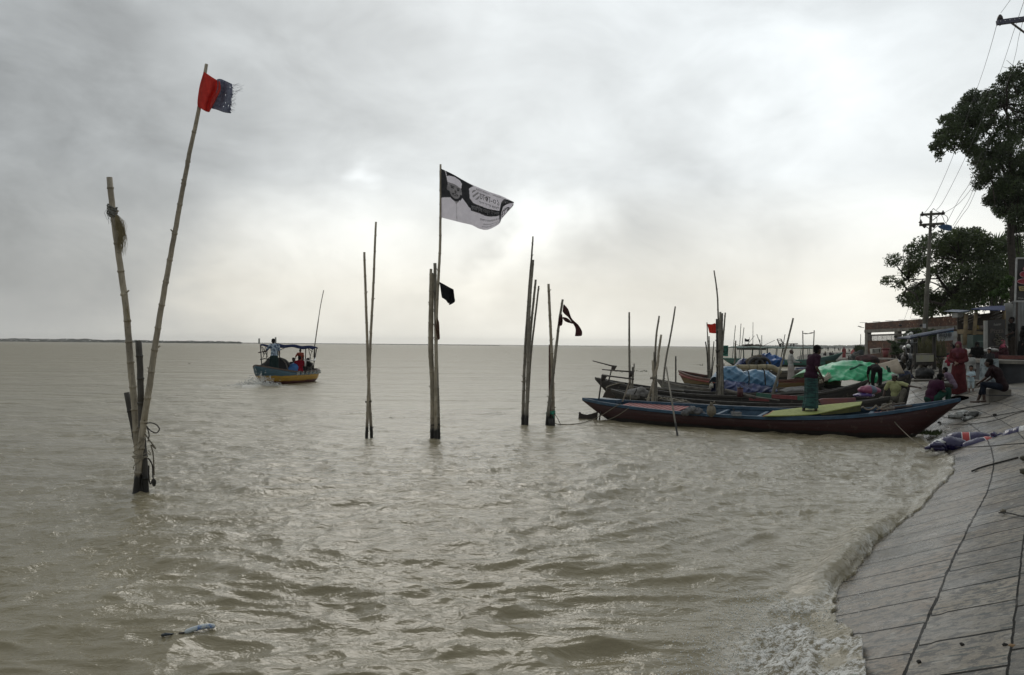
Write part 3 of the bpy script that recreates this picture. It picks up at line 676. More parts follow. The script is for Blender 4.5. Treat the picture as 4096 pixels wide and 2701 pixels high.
def build_flag():
    FW = cloth_mat('flag_white_cloth', (0.90, 0.88, 0.92), 0.68, c2=(0.83, 0.81, 0.85)); FB = cloth_mat('flag_black_print', (0.11, 0.11, 0.12), 0.45)
    FG = cloth_mat('flag_grey_print', (0.22, 0.21, 0.22), 0.35); FM = cloth_mat('flag_mid_grey_print', (0.55, 0.53, 0.55), 0.4)
    NU, NV = 230, 130
    # white field and black swooshes
    black = [[(0, 0), (0.14, 0), (0.30, 0.02), (0.40, 0.03), (0.335, 0.18), (0.345, 0.40), (0.40, 0.50), (0.48, 0.565), (0.40, 0.66), (0.33, 0.60), (0.25, 0.45), (0.20, 0.6), (0, 0.6)],
             [(0.345, 0.47), (0.45, 0.50), (0.60, 0.52), (0.70, 0.50), (0.765, 0.50), (0.80, 0.64), (0.70, 0.67), (0.60, 0.68), (0.47, 0.66), (0.36, 0.66)],
             [(0.765, 0.50), (0.80, 0.28), (0.88, 0.10), (1, 0.04), (1, 0.34), (0.93, 0.32), (0.86, 0.42), (0.83, 0.60), (0.81, 0.95), (0.78, 0.98), (0.76, 0.7)]]
    def shade(u, v):
        # bust of a smiling bearded man in a cap and collarless shirt
        cx = 0.150
        if pip(u, v, [(0.062, 0.16), (0.085, 0.10), (0.15, 0.06), (0.22, 0.09), (0.245, 0.15), (0.235, 0.27), (0.15, 0.235), (0.07, 0.25)]): return 0
        if ell_in(u, v, cx + .005, 0.37, 0.088, 0.20):
            if v > 0.40 and (not ell_in(u, v, cx + .005, 0.40, 0.064, 0.115)): return 1
            if v > 0.375 and ell_in(u, v, cx + .005, 0.435, 0.040, 0.024) and not ell_in(u, v, cx + .005, 0.437, 0.026, 0.012): return 1
            if ell_in(u, v, cx - .030, 0.318, 0.018, 0.014) or ell_in(u, v, cx + .042, 0.324, 0.018, 0.014): return 1
            if 0.288 < v < 0.300 and (abs(u - cx + .03) < 0.022 or abs(u - cx - .042) < 0.022): return 1
            if ell_in(u, v, cx + .006, 0.375, 0.014, 0.026): return 2
            return 3
        if pip(u, v, [(0.0, 0.60), (0.085, 0.535), (0.12, 0.50), (0.215, 0.52), (0.30, 0.62), (0.36, 0.72), (0.40, 0.86), (0.41, 1.0), (0, 1.0)]):
            if abs(u - 0.165 - 0.01 * v) < 0.0025 and v > 0.58: return 3
            if pip(u, v, [(0.12, 0.515), (0.165, 0.62), (0.21, 0.535), (0.20, 0.52), (0.165, 0.58), (0.13, 0.505)]): return 3
            return 0
        for b_ in black:
            if pip(u, v, b_):
                if b_ is black[0] and (abs(u - 0.05 - 0.10 * v) < 0.004 and v < 0.4): return 0
                return 1
        if ell_in(u, v, 0.90, 0.72, 0.050, 0.20) and not ell_in(u, v, 0.90, 0.72, 0.040, 0.17): return 2
        if ell_in(u, v, 0.43, 0.27, 0.055, 0.12) and math.sin(90 * u + 50 * v) > 0.3: return 3
        return 0
    g = []; mb = MB(); mb.grid(FLAG, NU, NV)
    for j in range(NV):
        for i in range(NU): g.append(shade((i + .5) / NU, (j + .5) / NV))
    mb.m = g
    root = thing('printed_flag', 'large black and white printed flag with a bearded man and Bengali lettering', 'flag', FLAG(0, 0))
    o = mb.build('flag_cloth', [FW, FB, FG, FM], root, True, FLAG(0, 0)); solid(o, 0.003)
    t = MB(); place_text(t, 'বাংলাদেশ জামায়াতে', FLAG, 0.43, 0.085, 0.63, 0.150); t.build('lettering', FB, root, False, FLAG(0, 0))
    t = MB(); place_text(t, 'ঢাকা-০১', FLAG, 0.485, 0.185, 0.755, 0.345); t.build('lettering', FB, root, False, FLAG(0, 0))
    t = MB(); place_text(t, 'সংসদ সদস্য প্রার্থী', FLAG, 0.480, 0.375, 0.755, 0.475); t.build('lettering', FB, root, False, FLAG(0, 0))
    t = MB(); place_text(t, 'নির্বাচিত ও ১১', FLAG, 0.67, 0.06, 0.87, 0.13); t.build('lettering', FB, root, False, FLAG(0, 0))
    t = MB(); place_text(t, 'বাংলাদেশ জামায়াতে ইসলামী', FLAG, 0.50, 0.730, 0.79, 0.800); t.build('lettering', FB, root, False, FLAG(0, 0))
    t = MB(); place_text(t, 'KERANIGANJ ISLAMI DHAKA', FLAG, 0.55, 0.835, 0.74, 0.865); t.build('lettering', FB, root, False, FLAG(0, 0))
    t = MB(); place_text(t, 'প্রচারে কেরাণীগঞ্জ এর পক্ষ থেকে', FLAG, 0.53, 0.885, 0.77, 0.930); t.build('lettering', FB, root, False, FLAG(0, 0))
    t = MB(); place_text(t, 'ব্যারিস্টার নজরুল ইসলাম', FLAG, 0.365, 0.525, 0.755, 0.650); t.build('lettering', FW, root, False, FLAG(0, 0))
    t = MB(); place_text(t, 'দাঁড়িপাল্লা', FLAG, 0.80, 0.14, 0.985, 0.34); t.build('lettering', FW, root, False, FLAG(0, 0))
    t = MB()      # scales emblem in the ring
    def q_(u, v): return Vector(FLAG(u, v)) + Vector((0, -0.012, 0))
    for a, b, wd in [((0.90, 0.56), (0.90, 0.86), .006), ((0.865, 0.62), (0.935, 0.60), .006), ((0.865, 0.62), (0.857, 0.74), .003), ((0.865, 0.62), (0.878, 0.74), .003), ((0.935, 0.60), (0.926, 0.74), .003), ((0.935, 0.60), (0.942, 0.72), .003), ((0.853, 0.75), (0.88, 0.76), .008), ((0.923, 0.75), (0.945, 0.74), .008)]:
        t.tube([q_(*a), q_(*b)], wd, 5)
    t.build('scales_emblem', FB, root, False, FLAG(0, 0))
build_flag()
def cloth_thing(name, rows, d, m_, label, cat='flag', amp=0.05, nu=30, nv=24, ph=0, freq=9, cut=None, group=None, dep=0.0):
    fn = patch(rows, d, amp, ph, freq, dep); mb = MB(); mb.grid(fn, nu, nv)
    if cut:
        kf = [f for i, f in enumerate(mb.f) if not cut((i % nu + .5) / nu, (i // nu + .5) / nv)]; mb.f = kf; mb.m = [0] * len(kf)
    o = mb.build(name, m_, None, True); topmesh(o, fn(0, 0)); solid(o, 0.003); tag(o, label, cat, group); return o, fn
c5 = lambda x, y: (380 + x / 2.306, 220 + y / 2.306)
RED = cloth_mat('faded_red_cloth', (0.74, 0.115, 0.09), 0.5, c2=(0.60, 0.08, 0.07)); DEN = cloth_mat('frayed_grey_blue_cloth', (0.34, 0.36, 0.46), 0.35, 0.9, 30, (0.17, 0.18, 0.25))
rf = thing('torn_flag', 'torn red flag with a frayed blue grey outer half on the leaning pole', 'flag', P(*c5(1003, 160), A))
mb = MB(); fr = patch([[c5(1003, 155), c5(1040, 178), c5(1095, 215), c5(1150, 245)], [c5(962, 300), c5(1030, 320), c5(1100, 325), c5(1158, 320)], [c5(945, 460), c5(1000, 460), c5(1060, 430), c5(1122, 400)], [c5(978, 492), c5(1010, 515), c5(1050, 528), c5(1066, 505)]], A - .06, 0.07, 1, 9)
mb.grid(fr, 30, 36); o = mb.build('red_cloth', RED, rf, True, rf.location); solid(o, 0.004)
mb = MB(); fd = patch([[c5(1125, 225), c5(1160, 222), c5(1215, 245), c5(1272, 272)], [c5(1130, 300), c5(1170, 310), c5(1220, 330), c5(1275, 350)], [c5(1090, 420), c5(1150, 430), c5(1210, 425), c5(1262, 430)], [c5(1062, 492), c5(1120, 505), c5(1190, 530), c5(1256, 540)]], A - .04, 0.06, 2.5, 11)
mb.grid(fd, 30, 30); r_ = random.Random(4)
kf = [f for i, f in enumerate(mb.f) if not ((i % 30) > 27 and r_.random() < 0.55) and not (r_.random() < 0.004)]; mb.f = kf; mb.m = [0] * len(kf)
o = mb.build('frayed_cloth', DEN, rf, True, rf.location); solid(o, 0.003)
mb = MB()
for i in range(44):
    v = r_.random(); p = Vector(fd(1, v)); q = p + Vector((r_.uniform(0.02, 0.16 if v < .45 else .07), 0, r_.uniform(-0.04, 0.06))); mb.tube([p, (p + q) / 2 + Vector((0, 0, r_.uniform(-.02, .02))), q], 0.0011, 3)
mb.build('loose_threads', DEN, rf, False, rf.location)
# rag of rope on the tall left pole
mb = MB(); c = P(449, 842, A + .1)
pts = []
for i in range(60):
    a = i * 0.62; pts.append(c + Vector((math.cos(a) * 0.062, math.sin(a) * 0.062, 0.06 - i * 0.0024 + 0.012 * math.sin(i * 1.7) - 0.03 * math.cos(a))))
mb.tube(pts, 0.011, 6)
for i in range(26):
    a = r_.uniform(0, 6.28); p = c + Vector((math.cos(a) * .06, math.sin(a) * .06, r_.uniform(-.06, .05))); mb.tube([p, p + Vector((r_.uniform(-.05, .05), 0, -r_.uniform(.03, .12))), p + Vector((r_.uniform(-.07, .07), 0, -r_.uniform(.10, .22)))], 0.0022, 3)
o = mb.build('rope_knot', ropemat('grey_rope_rag', (0.20, 0.20, 0.18)), None, True); topmesh(o, c); tag(o, 'grey rope knotted round the top of the tall left pole', 'rope')
mb = MB()
for i in range(240):
    p = P(462 + r_.uniform(-3, 12), 868 + r_.uniform(-10, 45), A + .05); q = p + Vector((r_.uniform(0.02, 0.14), r_.uniform(-.04, .04), -r_.uniform(0.15, 0.42)))
    mb.tube([p, p.lerp(q, .5) + Vector((.03, 0, .02)), q], 0.0013, 3)
FIB = cloth_mat('straw_fibre', (0.36, 0.30, 0.17), 0.3)
o = mb.build('frayed_fibres', FIB, None, False); topmesh(o, P(462, 868, A)); tag(o, 'hanging tuft of frayed straw coloured fibre on the tall left pole', 'fibre tuft')
mb = MB()
for i in range(10):
    x = 505 + r_.uniform(0, 8); p = P(x, 1180 + r_.uniform(0, 90), A + .05); mb.tube([p, p + Vector((r_.uniform(0, .05), 0, -.12)), p + Vector((r_.uniform(-.01, .07), 0, -.24))], 0.0015, 3)
o = mb.build('frayed_fibres', FIB, None, False); topmesh(o, P(508, 1200, A)); tag(o, 'few thin straw threads low on the tall left pole', 'fibre tuft')
BLK = cloth_mat('black_cloth', (0.022, 0.023, 0.026), 0.15)
c3 = lambda x, y: (1380 + x / 1.65, 850 + y / 1.65)
cloth_thing('small_flag', [[c3(622, 458), c3(655, 475), c3(690, 495), c3(716, 508)], [c3(628, 490), c3(660, 515), c3(695, 535), c3(722, 558)], [c3(636, 545), c3(660, 570), c3(700, 585), c3(724, 590)], [c3(640, 565), c3(662, 575), c3(680, 600), c3(690, 612)]], Cd - .16, BLK, 'small black rag flag below the printed flag', amp=0.06, cut=lambda u, v: v > 0.93 and (int(u * 9) % 3 == 0))
BRN = cloth_mat('maroon_rag', (0.105, 0.045, 0.045), 0.35); cE = lambda x, y: (2000 + x / 1.846, 900 + y / 1.846)
rg = thing('torn_rag', 'torn dark maroon rag trailing from the leaning pole', 'rag', P(*cE(462, 590), Ed - .16))
for nm, rows in (('long_tail', [[cE(472, 585), cE(505, 625), cE(530, 690), cE(580, 740), cE(606, 785)], [cE(466, 600), cE(488, 645), cE(522, 705), cE(566, 765), cE(602, 818)], [cE(462, 640), cE(478, 660), cE(512, 690), cE(556, 760), cE(553, 822)]]),
                 ('short_tail', [[cE(455, 655), cE(462, 680), cE(463, 712)], [cE(436, 690), cE(440, 715), cE(456, 742)], [cE(432, 700), cE(430, 725), cE(430, 746)]]),
                 ('middle_strip', [[cE(466, 680), cE(500, 690), cE(538, 728)], [cE(464, 684), cE(490, 706), cE(534, 730)], [cE(462, 690), cE(485, 714), cE(530, 729)]])):
    mb = MB(); mb.grid(patch(rows, Ed - .18, 0.06, 1, 9), 24, 12); o = mb.build(nm, BRN, rg, True, rg.location); solid(o, 0.004)
ORG = cloth_mat('bright_red_cloth', (0.72, 0.09, 0.06), 0.5); c2 = lambda x, y: (2700 + x / 3.408, 1100 + y / 3.408)
cloth_thing('small_flag', [[c2(440, 668), c2(500, 672), c2(545, 660), c2(590, 690)], [c2(455, 735), c2(510, 740), c2(550, 735), c2(590, 745)], [c2(468, 790), c2(510, 796), c2(555, 797), c2(590, 795)]], Kd - .05, ORG, 'small bright red flag on a slender pole left of the bundle', amp=0.1)
cloth_thing('hanging_rag', [[(1748, 1270), (1756, 1290), (1758, 1330)], [(1746, 1300), (1752, 1320), (1759, 1355)], [(1741, 1275), (1742, 1320), (1751, 1360)]], Cd - .2, cloth_mat('brown_rag', (0.14, 0.085, 0.06), 0.3), 'frayed brown rag hanging low on the poles under the printed flag', 'rag', amp=0.04)
# ropes on the nearest cluster
c6 = lambda x, y: (400 + x / 1.96, 1250 + y / 1.96)
def prope(pts, d, r, m_, label, name='rope', dz=0.0, **kw): return rope([P(x, y, d + (q_[0] if q_ else 0)) for (x, y, *q_) in pts], r, m_, label, name, **kw)
ROPM = ropemat('tan_rope', (0.20, 0.175, 0.13))
prope([(*c6(362, 870),), (*c6(400, 866),), (*c6(440, 880),), (*c6(466, 915),), (*c6(440, 945),), (*c6(400, 930),), (*c6(372, 902),), (*c6(368, 895),), (*c6(385, 960),), (*c6(375, 1010),)], A - .06, 0.0085, ROPED, 'stiff dark loop of rope standing out from the nearest cluster')
prope([(*c6(352, 950),), (*c6(385, 1000),), (*c6(425, 1050),), (*c6(434, 1068),), (*c6(400, 1040),), (*c6(415, 1100),), (*c6(422, 1200),), (*c6(424, 1278),)], A - .07, 0.009, ROPM, 'long brown rope end hanging beside the nearest cluster')
prope([(*c6(375, 1142),), (*c6(395, 1165),), (*c6(412, 1210),), (*c6(415, 1290),), (*c6(425, 1345),), (*c6(412, 1310),), (*c6(398, 1345),), (*c6(385, 1310),), (*c6(382, 1200),)], A - .08, 0.009, ROPED, 'black rope end with a knot dangling just above the water')
mb = MB(); mb.ell(P(*c6(424, 1335), A - .08), (0.028, 0.025, 0.055)); o = mb.build('rope_end', ROPED, None, True); topmesh(o, P(*c6(424, 1335), A - .08)); tag(o, 'frayed dark knot at the end of the dangling rope', 'rope knot')
for pts, lb in (([(255, 970), (300, 980), (345, 985), (352, 1000), (335, 992)], 'pale string running level to a knot on the nearest cluster'),
                ([(345, 985), (315, 1010), (275, 1045), (256, 1058)], 'pale string slanting down left from the knot'),
                ([(350, 990), (310, 1060), (270, 1090), (262, 1100), (300, 1120), (345, 1112), (372, 1095)], 'pale string crossing low round the nearest cluster'),
                ([(260, 1142), (310, 1144), (350, 1138), (375, 1130), (300, 1132), (262, 1125)], 'double pale string wound level near the foot of the nearest cluster'),
                ([(375, 1082), (392, 1098), (392, 1118), (372, 1100)], 'small loose loop of pale string right of the nearest cluster'),
                ([(345, 1142), (305, 1170), (272, 1195), (262, 1225), (268, 1232)], 'pale string end slanting down left near the waterline')):
    prope([c6(*p) for p in pts], A - .075, 0.0055, ROPE, lb, 'string')
prope([(2216, 1655), (2228, 1670), (2238, 1690), (2243, 1700)], Ed - .1, 0.008, ROPED, 'short dark rope hanging from the green cord')
prope([(2190, 1690), (2214, 1693), (2230, 1697), (2243, 1698), (2290, 1697), (2340, 1690), (2400, 1665), (2440, 1640), (2470, 1622), (2485, 1617)], 21.0, 0.011, ROPM, 'mooring rope from the rag pole cluster to the stern of the red boat', 'mooring_rope')
prope([(2375, 1690), (2420, 1684), (2460, 1668), (2490, 1650), (2515, 1632)], 21.0, 0.010, ROPM, 'second mooring rope sagging to the side of the red boat', 'mooring_rope')

# ------------------------------------------------------------------ boats
def hullmat(name, bands, rough=0.55, dirt=0.35):
    """paint bands by height above the water line: [(z, colour), ...] from the bottom up"""
    m_ = bpy.data.materials.new(name); m_.use_nodes = True; t = m_.node_tree; t.nodes.clear(); q = N(t)
    co = q.n('ShaderNodeTexCoord').outputs['Object']; z = q.n('ShaderNodeSeparateXYZ', Vector=co).outputs[2]
    n1 = q.noise(co, 2.0, 5, 0.65); n2 = q.noise(q.n('ShaderNodeMapping', Vector=co, Scale=(2, 2, 22)).outputs[0], 2, 4, 0.6)
    zz = q.math('ADD', z, q.math('MULTIPLY', q.math('SUBTRACT', n1, 0.5), 0.14))
    seam = q.ramp(q.math('ABSOLUTE', q.math('SUBTRACT', q.math('FRACT', q.math('MULTIPLY', q.math('ADD', z, q.math('MULTIPLY', n1, .02)), 8.0)), 0.5)), [(0.0, 1.0), (0.05, 0.0)])
    c = bands[0][1]
    for zb, cb in bands[1:]:
        f = q.ramp(q.math('ADD', zz, 0.5 - zb), [(0.493, 0.0), (0.507, 1.0)]); c = q.mix(f, c, cb)
    c = q.mix(q.ramp(n2, [(0.45, 0.0), (0.75, dirt)]), c, (0.02, 0.018, 0.015))
    c = q.mix(q.ramp(q.noise(co, 14, 4, 0.7), [(0.62, 0.0), (0.72, dirt)]), c, (0.10, 0.09, 0.08))
    c = q.mix(q.math('MULTIPLY', seam, .75), c, (0.006, 0.005, 0.005)); c = q.mix(q.ramp(q.noise(co, 5, 5, .75), [(.58, 0.0), (.66, dirt)]), c, (0.14, 0.12, 0.10))
    b = q.n('ShaderNodeBsdfPrincipled', Roughness=rough); q.link(c, b.inputs['Base Color'])
    bp = q.n('ShaderNodeBump', Height=q.math('SUBTRACT', n2, seam), Strength=0.5, Distance=0.015); q.link(bp.outputs[0], b.inputs['Normal'])
    q.link(b.outputs[0], q.n('ShaderNodeOutputMaterial').inputs[0]); return m_
WOODD = mat('dark_wet_wood', (0.045, 0.038, 0.030), (0.020, 0.018, 0.015), 5, 0.6, 0.5, stretch=(1, 1, 1))
WOODG = mat('grey_planks', (0.17, 0.155, 0.13), (0.075, 0.068, 0.058), 5, 0.8, 0.5)
WOODP = mat('worn_pink_paint', (0.36, 0.13, 0.125), (0.22, 0.085, 0.08), 6, 0.75, 0.3)
BLUEP = mat('worn_blue_paint', (0.030, 0.080, 0.135), (0.016, 0.045, 0.08), 5, 0.6, 0.3)
IRON = mat('rusty_dark_iron', (0.03, 0.027, 0.025), (0.05, 0.035, 0.025), 12, 0.6, 0.3)
class Boat:
    def __init__(s, A, B, beam, zm, keel=-0.28, pA=2.6, pB=2.6, heel=0.0, fine=2.3):
        s.A = Vector(A); s.B = Vector(B); s.beam = beam; s.zm = zm; s.keel = keel; s.pA = pA; s.pB = pB; s.heel = heel; s.fine = fine
        d = Vector((s.B.x - s.A.x, s.B.y - s.A.y, 0)); s.L = d.length; s.dir = d.normalized(); s.side = Vector((s.dir.y, -s.dir.x, 0))   # side: to the right when looking from A to B
        s.loc = Vector(((s.A.x + s.B.x) / 2, (s.A.y + s.B.y) / 2, 0))
    def w(s, u): return abs(2 * u - 1)
    def g(s, u): return s.zm + ((s.A.z if u < .5 else s.B.z) - s.zm) * s.w(u) ** (s.pA if u < .5 else s.pB)
    def k(s, u):
        e = (s.A.z if u < .5 else s.B.z) - 0.05; return s.keel + (e - s.keel) * max(0, (s.w(u) - .70) / .30) ** 1.2 if s.w(u) > .70 else s.keel
    def b(s, u): return max(0.012, s.beam / 2 * max(0, 1 - s.w(u) ** s.fine) ** 0.85)
    def pt(s, u, x, z):
        """u along, x across (+ = side), z up"""
        p = Vector((s.A.x, s.A.y, 0)).lerp(Vector((s.B.x, s.B.y, 0)), u) + s.side * x; p.z = z + x * s.heel; return p
    def build(s, name, label, hm, rim_m, inner=WOODD, group=None, floor=0.12, beams=(), rim=(0.07, 0.05), floor_m=WOODG, ends=None, cat='boat'):
        root = thing(name, label, cat, s.loc, 0, group); s.root = root; NU, NV = 48, 16; rows = []
        for i in range(NU + 1):
            u = i / NU; u = 0.5 - 0.5 * math.cos(math.pi * u) if True else u
            g, k_, b = s.g(u), s.k(u), s.b(u); row = []
            for j in range(NV + 1):
                v = 2 * j / NV - 1; a = abs(v); x = b * (1 - (1 - a) ** 2.1); z = k_ + (g - k_) * (0.62 * a ** 2.2 + 0.38 * a)
                row.append(s.pt(u, math.copysign(x, v), z))
            rows.append(row)
        mb = MB(); vs = [p for r_ in rows for p in r_]; W_ = NV + 1
        mb.add(vs, [(i * W_ + j, (i + 1) * W_ + j, (i + 1) * W_ + j + 1, i * W_ + j + 1) for i in range(NU) for j in range(NV)])
        o = mb.build('hull', [hm, inner], root, True, s.loc); m_ = solid(o, 0.035, -1.0).modifiers[0]; m_.material_offset = 1; m_.use_flip_normals = False
        s.hull = o
        mb = MB(); US = [0.5 - 0.5 * math.cos(math.pi * i / NU) for i in range(NU + 1)]
        for sg in (-1, 1):
            pts = [s.pt(u, sg * s.b(u), s.g(u) + 0.012) for u in US]; vs = []
            for p, u in zip(pts, US):
                for dx_, dz_ in ((-rim[0], -rim[1]), (rim[0] * .45, -rim[1]), (rim[0] * .45, rim[1] * .5), (-rim[0], rim[1] * .5)):
                    vs.append(p + s.side * sg * dx_ * (0.35 + 0.65 * min(1, s.b(u) / 0.3)) + Vector((0, 0, dz_)))
            fs = [(i * 4 + j, i * 4 + (j + 1) % 4, (i + 1) * 4 + (j + 1) % 4, (i + 1) * 4 + j) for i in range(NU) for j in range(4)]
            mb.add(vs, fs)
        mb.build('gunwale', rim_m, root, False, s.loc)
        if floor is not None:
            mb = MB(); us = [0.10 + 0.80 * i / 40 for i in range(41)]
            for u in us[:-1]:
                zf = max(floor, s.k(u) + 0.12); b = s.b(u) * min(1, max(.25, ((zf - s.k(u)) / (s.g(u) - s.k(u))) ** 0.5)) * 0.97
                a_ = s.pt(u + .01, -b, zf); b_ = s.pt(u + .01, b, zf); mb.bar(a_, b_, 0.8 / 40 * s.L * 0.96, 0.02)
            mb.build('floor_planks', floor_m, root, False, s.loc)
        if beams:
            for u in beams:
                mb = MB(); mb.bar(s.pt(u, -s.b(u) + .02, s.g(u) - .07), s.pt(u, s.b(u) - .02, s.g(u) - .07), 0.09, 0.045)
                mb.build('cross_beam', rim_m if ends is None else ends, root, False, s.loc)
        return root
    def deck(s, u0, u1, n, m_, drop=0.05, gap=0.25, name='deck_slats', wfrac=0.93, label=None):
        mb = MB()
        for i in range(n):
            u = u0 + (u1 - u0) * (i + .5) / n; b = s.b(u) * wfrac; mb.bar(s.pt(u, -b, s.g(u) - drop), s.pt(u, b, s.g(u) - drop), (u1 - u0) * s.L / n * (1 - gap), 0.025)
        return mb.build(name, m_, s.root, False, s.loc, label)
def sackmesh(mb, c, rx, ry, rz, rot=None, seed=0, lump=0.18, nu=20, nv=14, mi=0):
    c = Vector(c); b = len(mb.v); mb.ell(c, (rx, ry, rz), rot, nu, nv, mi); sc = 1.6 / max(rx, ry, rz)
    for i in range(b, len(mb.v)):
        p = Vector(mb.v[i]); d = p - c; n_ = mnoise.noise(p * sc + Vector((seed, seed * .7, 0))) + 0.5 * mnoise.noise(p * sc * 2.6 + Vector((seed, 3, 0)))
        mb.v[i] = tuple(c + d * (1 + lump * n_))
def blob(name, c, r, m_, label, cat, seed=0, lump=0.2, rot=None, group=None, parent=None, nu=24, nv=16):
    mb = MB(); sackmesh(mb, c, r[0], r[1], r[2], rot, seed, lump, nu, nv)
    o = mb.build(name, m_, parent, True, parent.location if parent else None)
    if parent is None: topmesh(o, (c[0], c[1], c[2] - r[2])); tag(o, label, cat, group)
    return o

# the red boat nearest the camera
gBoat = 'wooden boats moored side by side at the bank'
rA = P(2330, 1596, 23.2); rB = P(3843, 1598, 18.4)
RB = Boat(rA, rB, 1.85, 0.40, -0.30, 2.2, 2.4, heel=-0.05)
HRED = hullmat('dark_red_hull_paint', [(-1, (0.012, 0.010, 0.009)), (0.10, (0.034, 0.006, 0.006))], 0.6, 0.25)
RB.build('wooden_boat', 'long dark red wooden boat with blue rim, nearest of the moored boats', HRED, BLUEP, BLUEP, gBoat, beams=(0.33, 0.42, 0.53, 0.80))
RB.deck(0.13, 0.31, 13, WOODP, 0.04, 0.28)
RB.deck(0.80, 0.93, 8, WOODP, 0.09, 0.2, 'bow_slats')
mb = MB(); u = 0.085
c = RB.pt(u, 0, RB.g(u) + 0.02); mb.bar(RB.pt(u - .035, 0, RB.g(u) + .05), RB.pt(u + .035, 0, RB.g(u) + .03), 0.42, 0.09); mb.build('stern_box', BLUEP, RB.root, False, RB.loc)
# rudder: post, tiller, blade
def tiller(boat_root, loc, top, foot, handle, bracket=True, r=0.022, px=None):
    mb = MB(); mb.tube([top, foot], [r, r], 8)
    if bracket: mb.prism([top + Vector((0, -.02, .03)), top + Vector((0.16, -.02, .01)), top + Vector((0.06, -.02, -.17)), top + Vector((-.02, -.02, -.17))], (0, 0.04, 0))
    mb.build('rudder_post', IRON, boat_root, True, loc)
    mb = MB(); mb.tube([top, handle], [r * 1.1, r * 0.8], 8); mb.build('tiller', IRON, boat_root, True, loc)
c1 = lambda x, y: (2200 + x / 2.851, 1250 + y / 2.851)
tiller(RB.root, RB.loc, P(*c1(595, 715), 22.5), P(*c1(557, 990), 22.6), P(*c1(955, 762), 21.6))
mb = MB(); bp = [(330, 1138), (345, 1135), (360, 1155), (420, 1168), (480, 1155), (520, 1140), (536, 1138), (530, 1262), (440, 1262), (322, 1252)]
mb.prism([P(*c1(*p), 22.9) for p in bp], (0, 0.035, 0)); mb.build('rudder_blade', IRON, RB.root, False, RB.loc)
MB().tube([P(*c1(530, 1235), 22.88), P(*c1(541, 1092), 22.88)], 0.022, 8).build('rudder_stock', IRON, RB.root, True, RB.loc)
MB().tube([P(*c1(578, 1128), 22.6), P(*c1(553, 1290), 22.6)], 0.02, 8).build('rudder_stay', IRON, RB.root, True, RB.loc)
# things on the red boat
SACKG = cloth_mat('grey_cloth', (0.20, 0.20, 0.20), 0.0, 0.9, 8, (0.09, 0.09, 0.095)); SACKT = cloth_mat('jute_sacking', (0.22, 0.195, 0.15), 0.0, 0.9, 14, (0.13, 0.115, 0.09))
c7 = lambda x, y: (2900 + x / 3.963, 1550 + y / 3.963)
cb = P(*c1(1640, 1140), 20.6)
root = thing('cloth_bundle', 'crumpled grey cloth bundle on the floor of the red boat, left of the tied sack', 'bundle', cb)
for i, (dx_, dz_, a, b_, c_) in enumerate(((-.36, -.01, .16, .15, .10), (-.10, .06, .20, .18, .13), (0.12, .02, .26, .2, .13), (.30, -.02, .16, .15, .09))):
    mb = MB(); sackmesh(mb, cb + Vector((dx_ * .62, .02 * i, dz_)), a * .62, b_ * .7, c_ * .75, None, i * 3 + 1, 0.45, 30, 20); mb.build('cloth_fold', SACKG, root, True, cb)
cs = P(*c1(1842, 1122), 20.2)
root = thing('tied_sack', 'standing tan sack with a tied neck on the red boat', 'sack', cs)
mb = MB(); sackmesh(mb, cs, 0.115, 0.11, 0.15, None, 5, 0.22); mb.build('sack_body', SACKT, root, True, cs)
mb = MB(); mb.tube([cs + Vector((0, 0, .12)), cs + Vector((-.01, 0, .17)), cs + Vector((.01, 0, .21))], [.06, .025, .05], 10); mb.tube([cs + Vector((.02, 0, .17)), cs + Vector((.08, 0, .23)), cs + Vector((.09, 0, .17))], [.02, .03, .012], 8); mb.build('sack_neck', SACKT, root, True, cs)
cc = P(*c7(180, 425), 19.9); root = thing('metal_tray', 'small flat grey metal box on a cross beam of the red boat', 'box', cc)
mb = MB(); mb.box(cc, (0.20, 0.22, 0.07)); mb.build('box_body', mat('dull_metal', (0.25, 0.26, 0.27), None, 8, 0.5, 0.1, metal=0.5), root, False, cc)
mb = MB(); mb.box(cc + Vector((0, 0, .045)), (0.22, 0.24, 0.018)); mb.build('box_lid', SACKG, root, False, cc)
rope([P(*c7(130, 400), 19.9), P(*c7(130, 345), 19.95), P(*c7(140, 335), 20.0), P(*c7(150, 385), 20.0)], 0.008, ROPED, 'thin bent black handle rising from the metal box')
YEL = mat('yellow_green_matting', (0.27, 0.30, 0.08), (0.18, 0.21, 0.05), 14, 0.8, 0.3, 70, lo=0.45, hi=0.6)
OLV = mat('olive_painted_board', (0.075, 0.078, 0.016), (0.05, 0.052, 0.012), 8, 0.6, 0.2)
mats_ = thing('woven_mat', 'speckled yellow green mat sloping across the middle of the red boat', 'mat', P(*c7(900, 460), 19.9))
mb = MB(); fn = patch([[c7(765, 378), c7(1230, 322), c7(1700, 268), c7(2175, 228)], [c7(700, 420), c7(1180, 385), c7(1600, 345), c7(2160, 262)], [c7(610, 456), c7(1100, 448), c7(1520, 412), c7(2145, 285)]], 20.0, 0.015)
def fn2(u, v):
    p = fn(u, v); return Vector((0, 0, CAMH)) + (p - Vector((0, 0, CAMH))) * (1.035 - 0.065 * v)
mb.grid(fn2, 40, 10); o = mb.build('mat_sheet', YEL, mats_, True, mats_.location); solid(o, 0.02)
mb = MB(); mb.tube([fn2(0, 0), fn2(0, .5), fn2(0, 1)], 0.02, 6); mb.build('mat_end_batten', mat('orange_wood', (0.40, 0.16, 0.07), None, 8, 0.7), mats_, False, mats_.location)
br_ = thing('painted_board', 'dark olive board standing on edge along the near side of the yellow mat', 'board', P(*c7(1850, 420), 19.0))
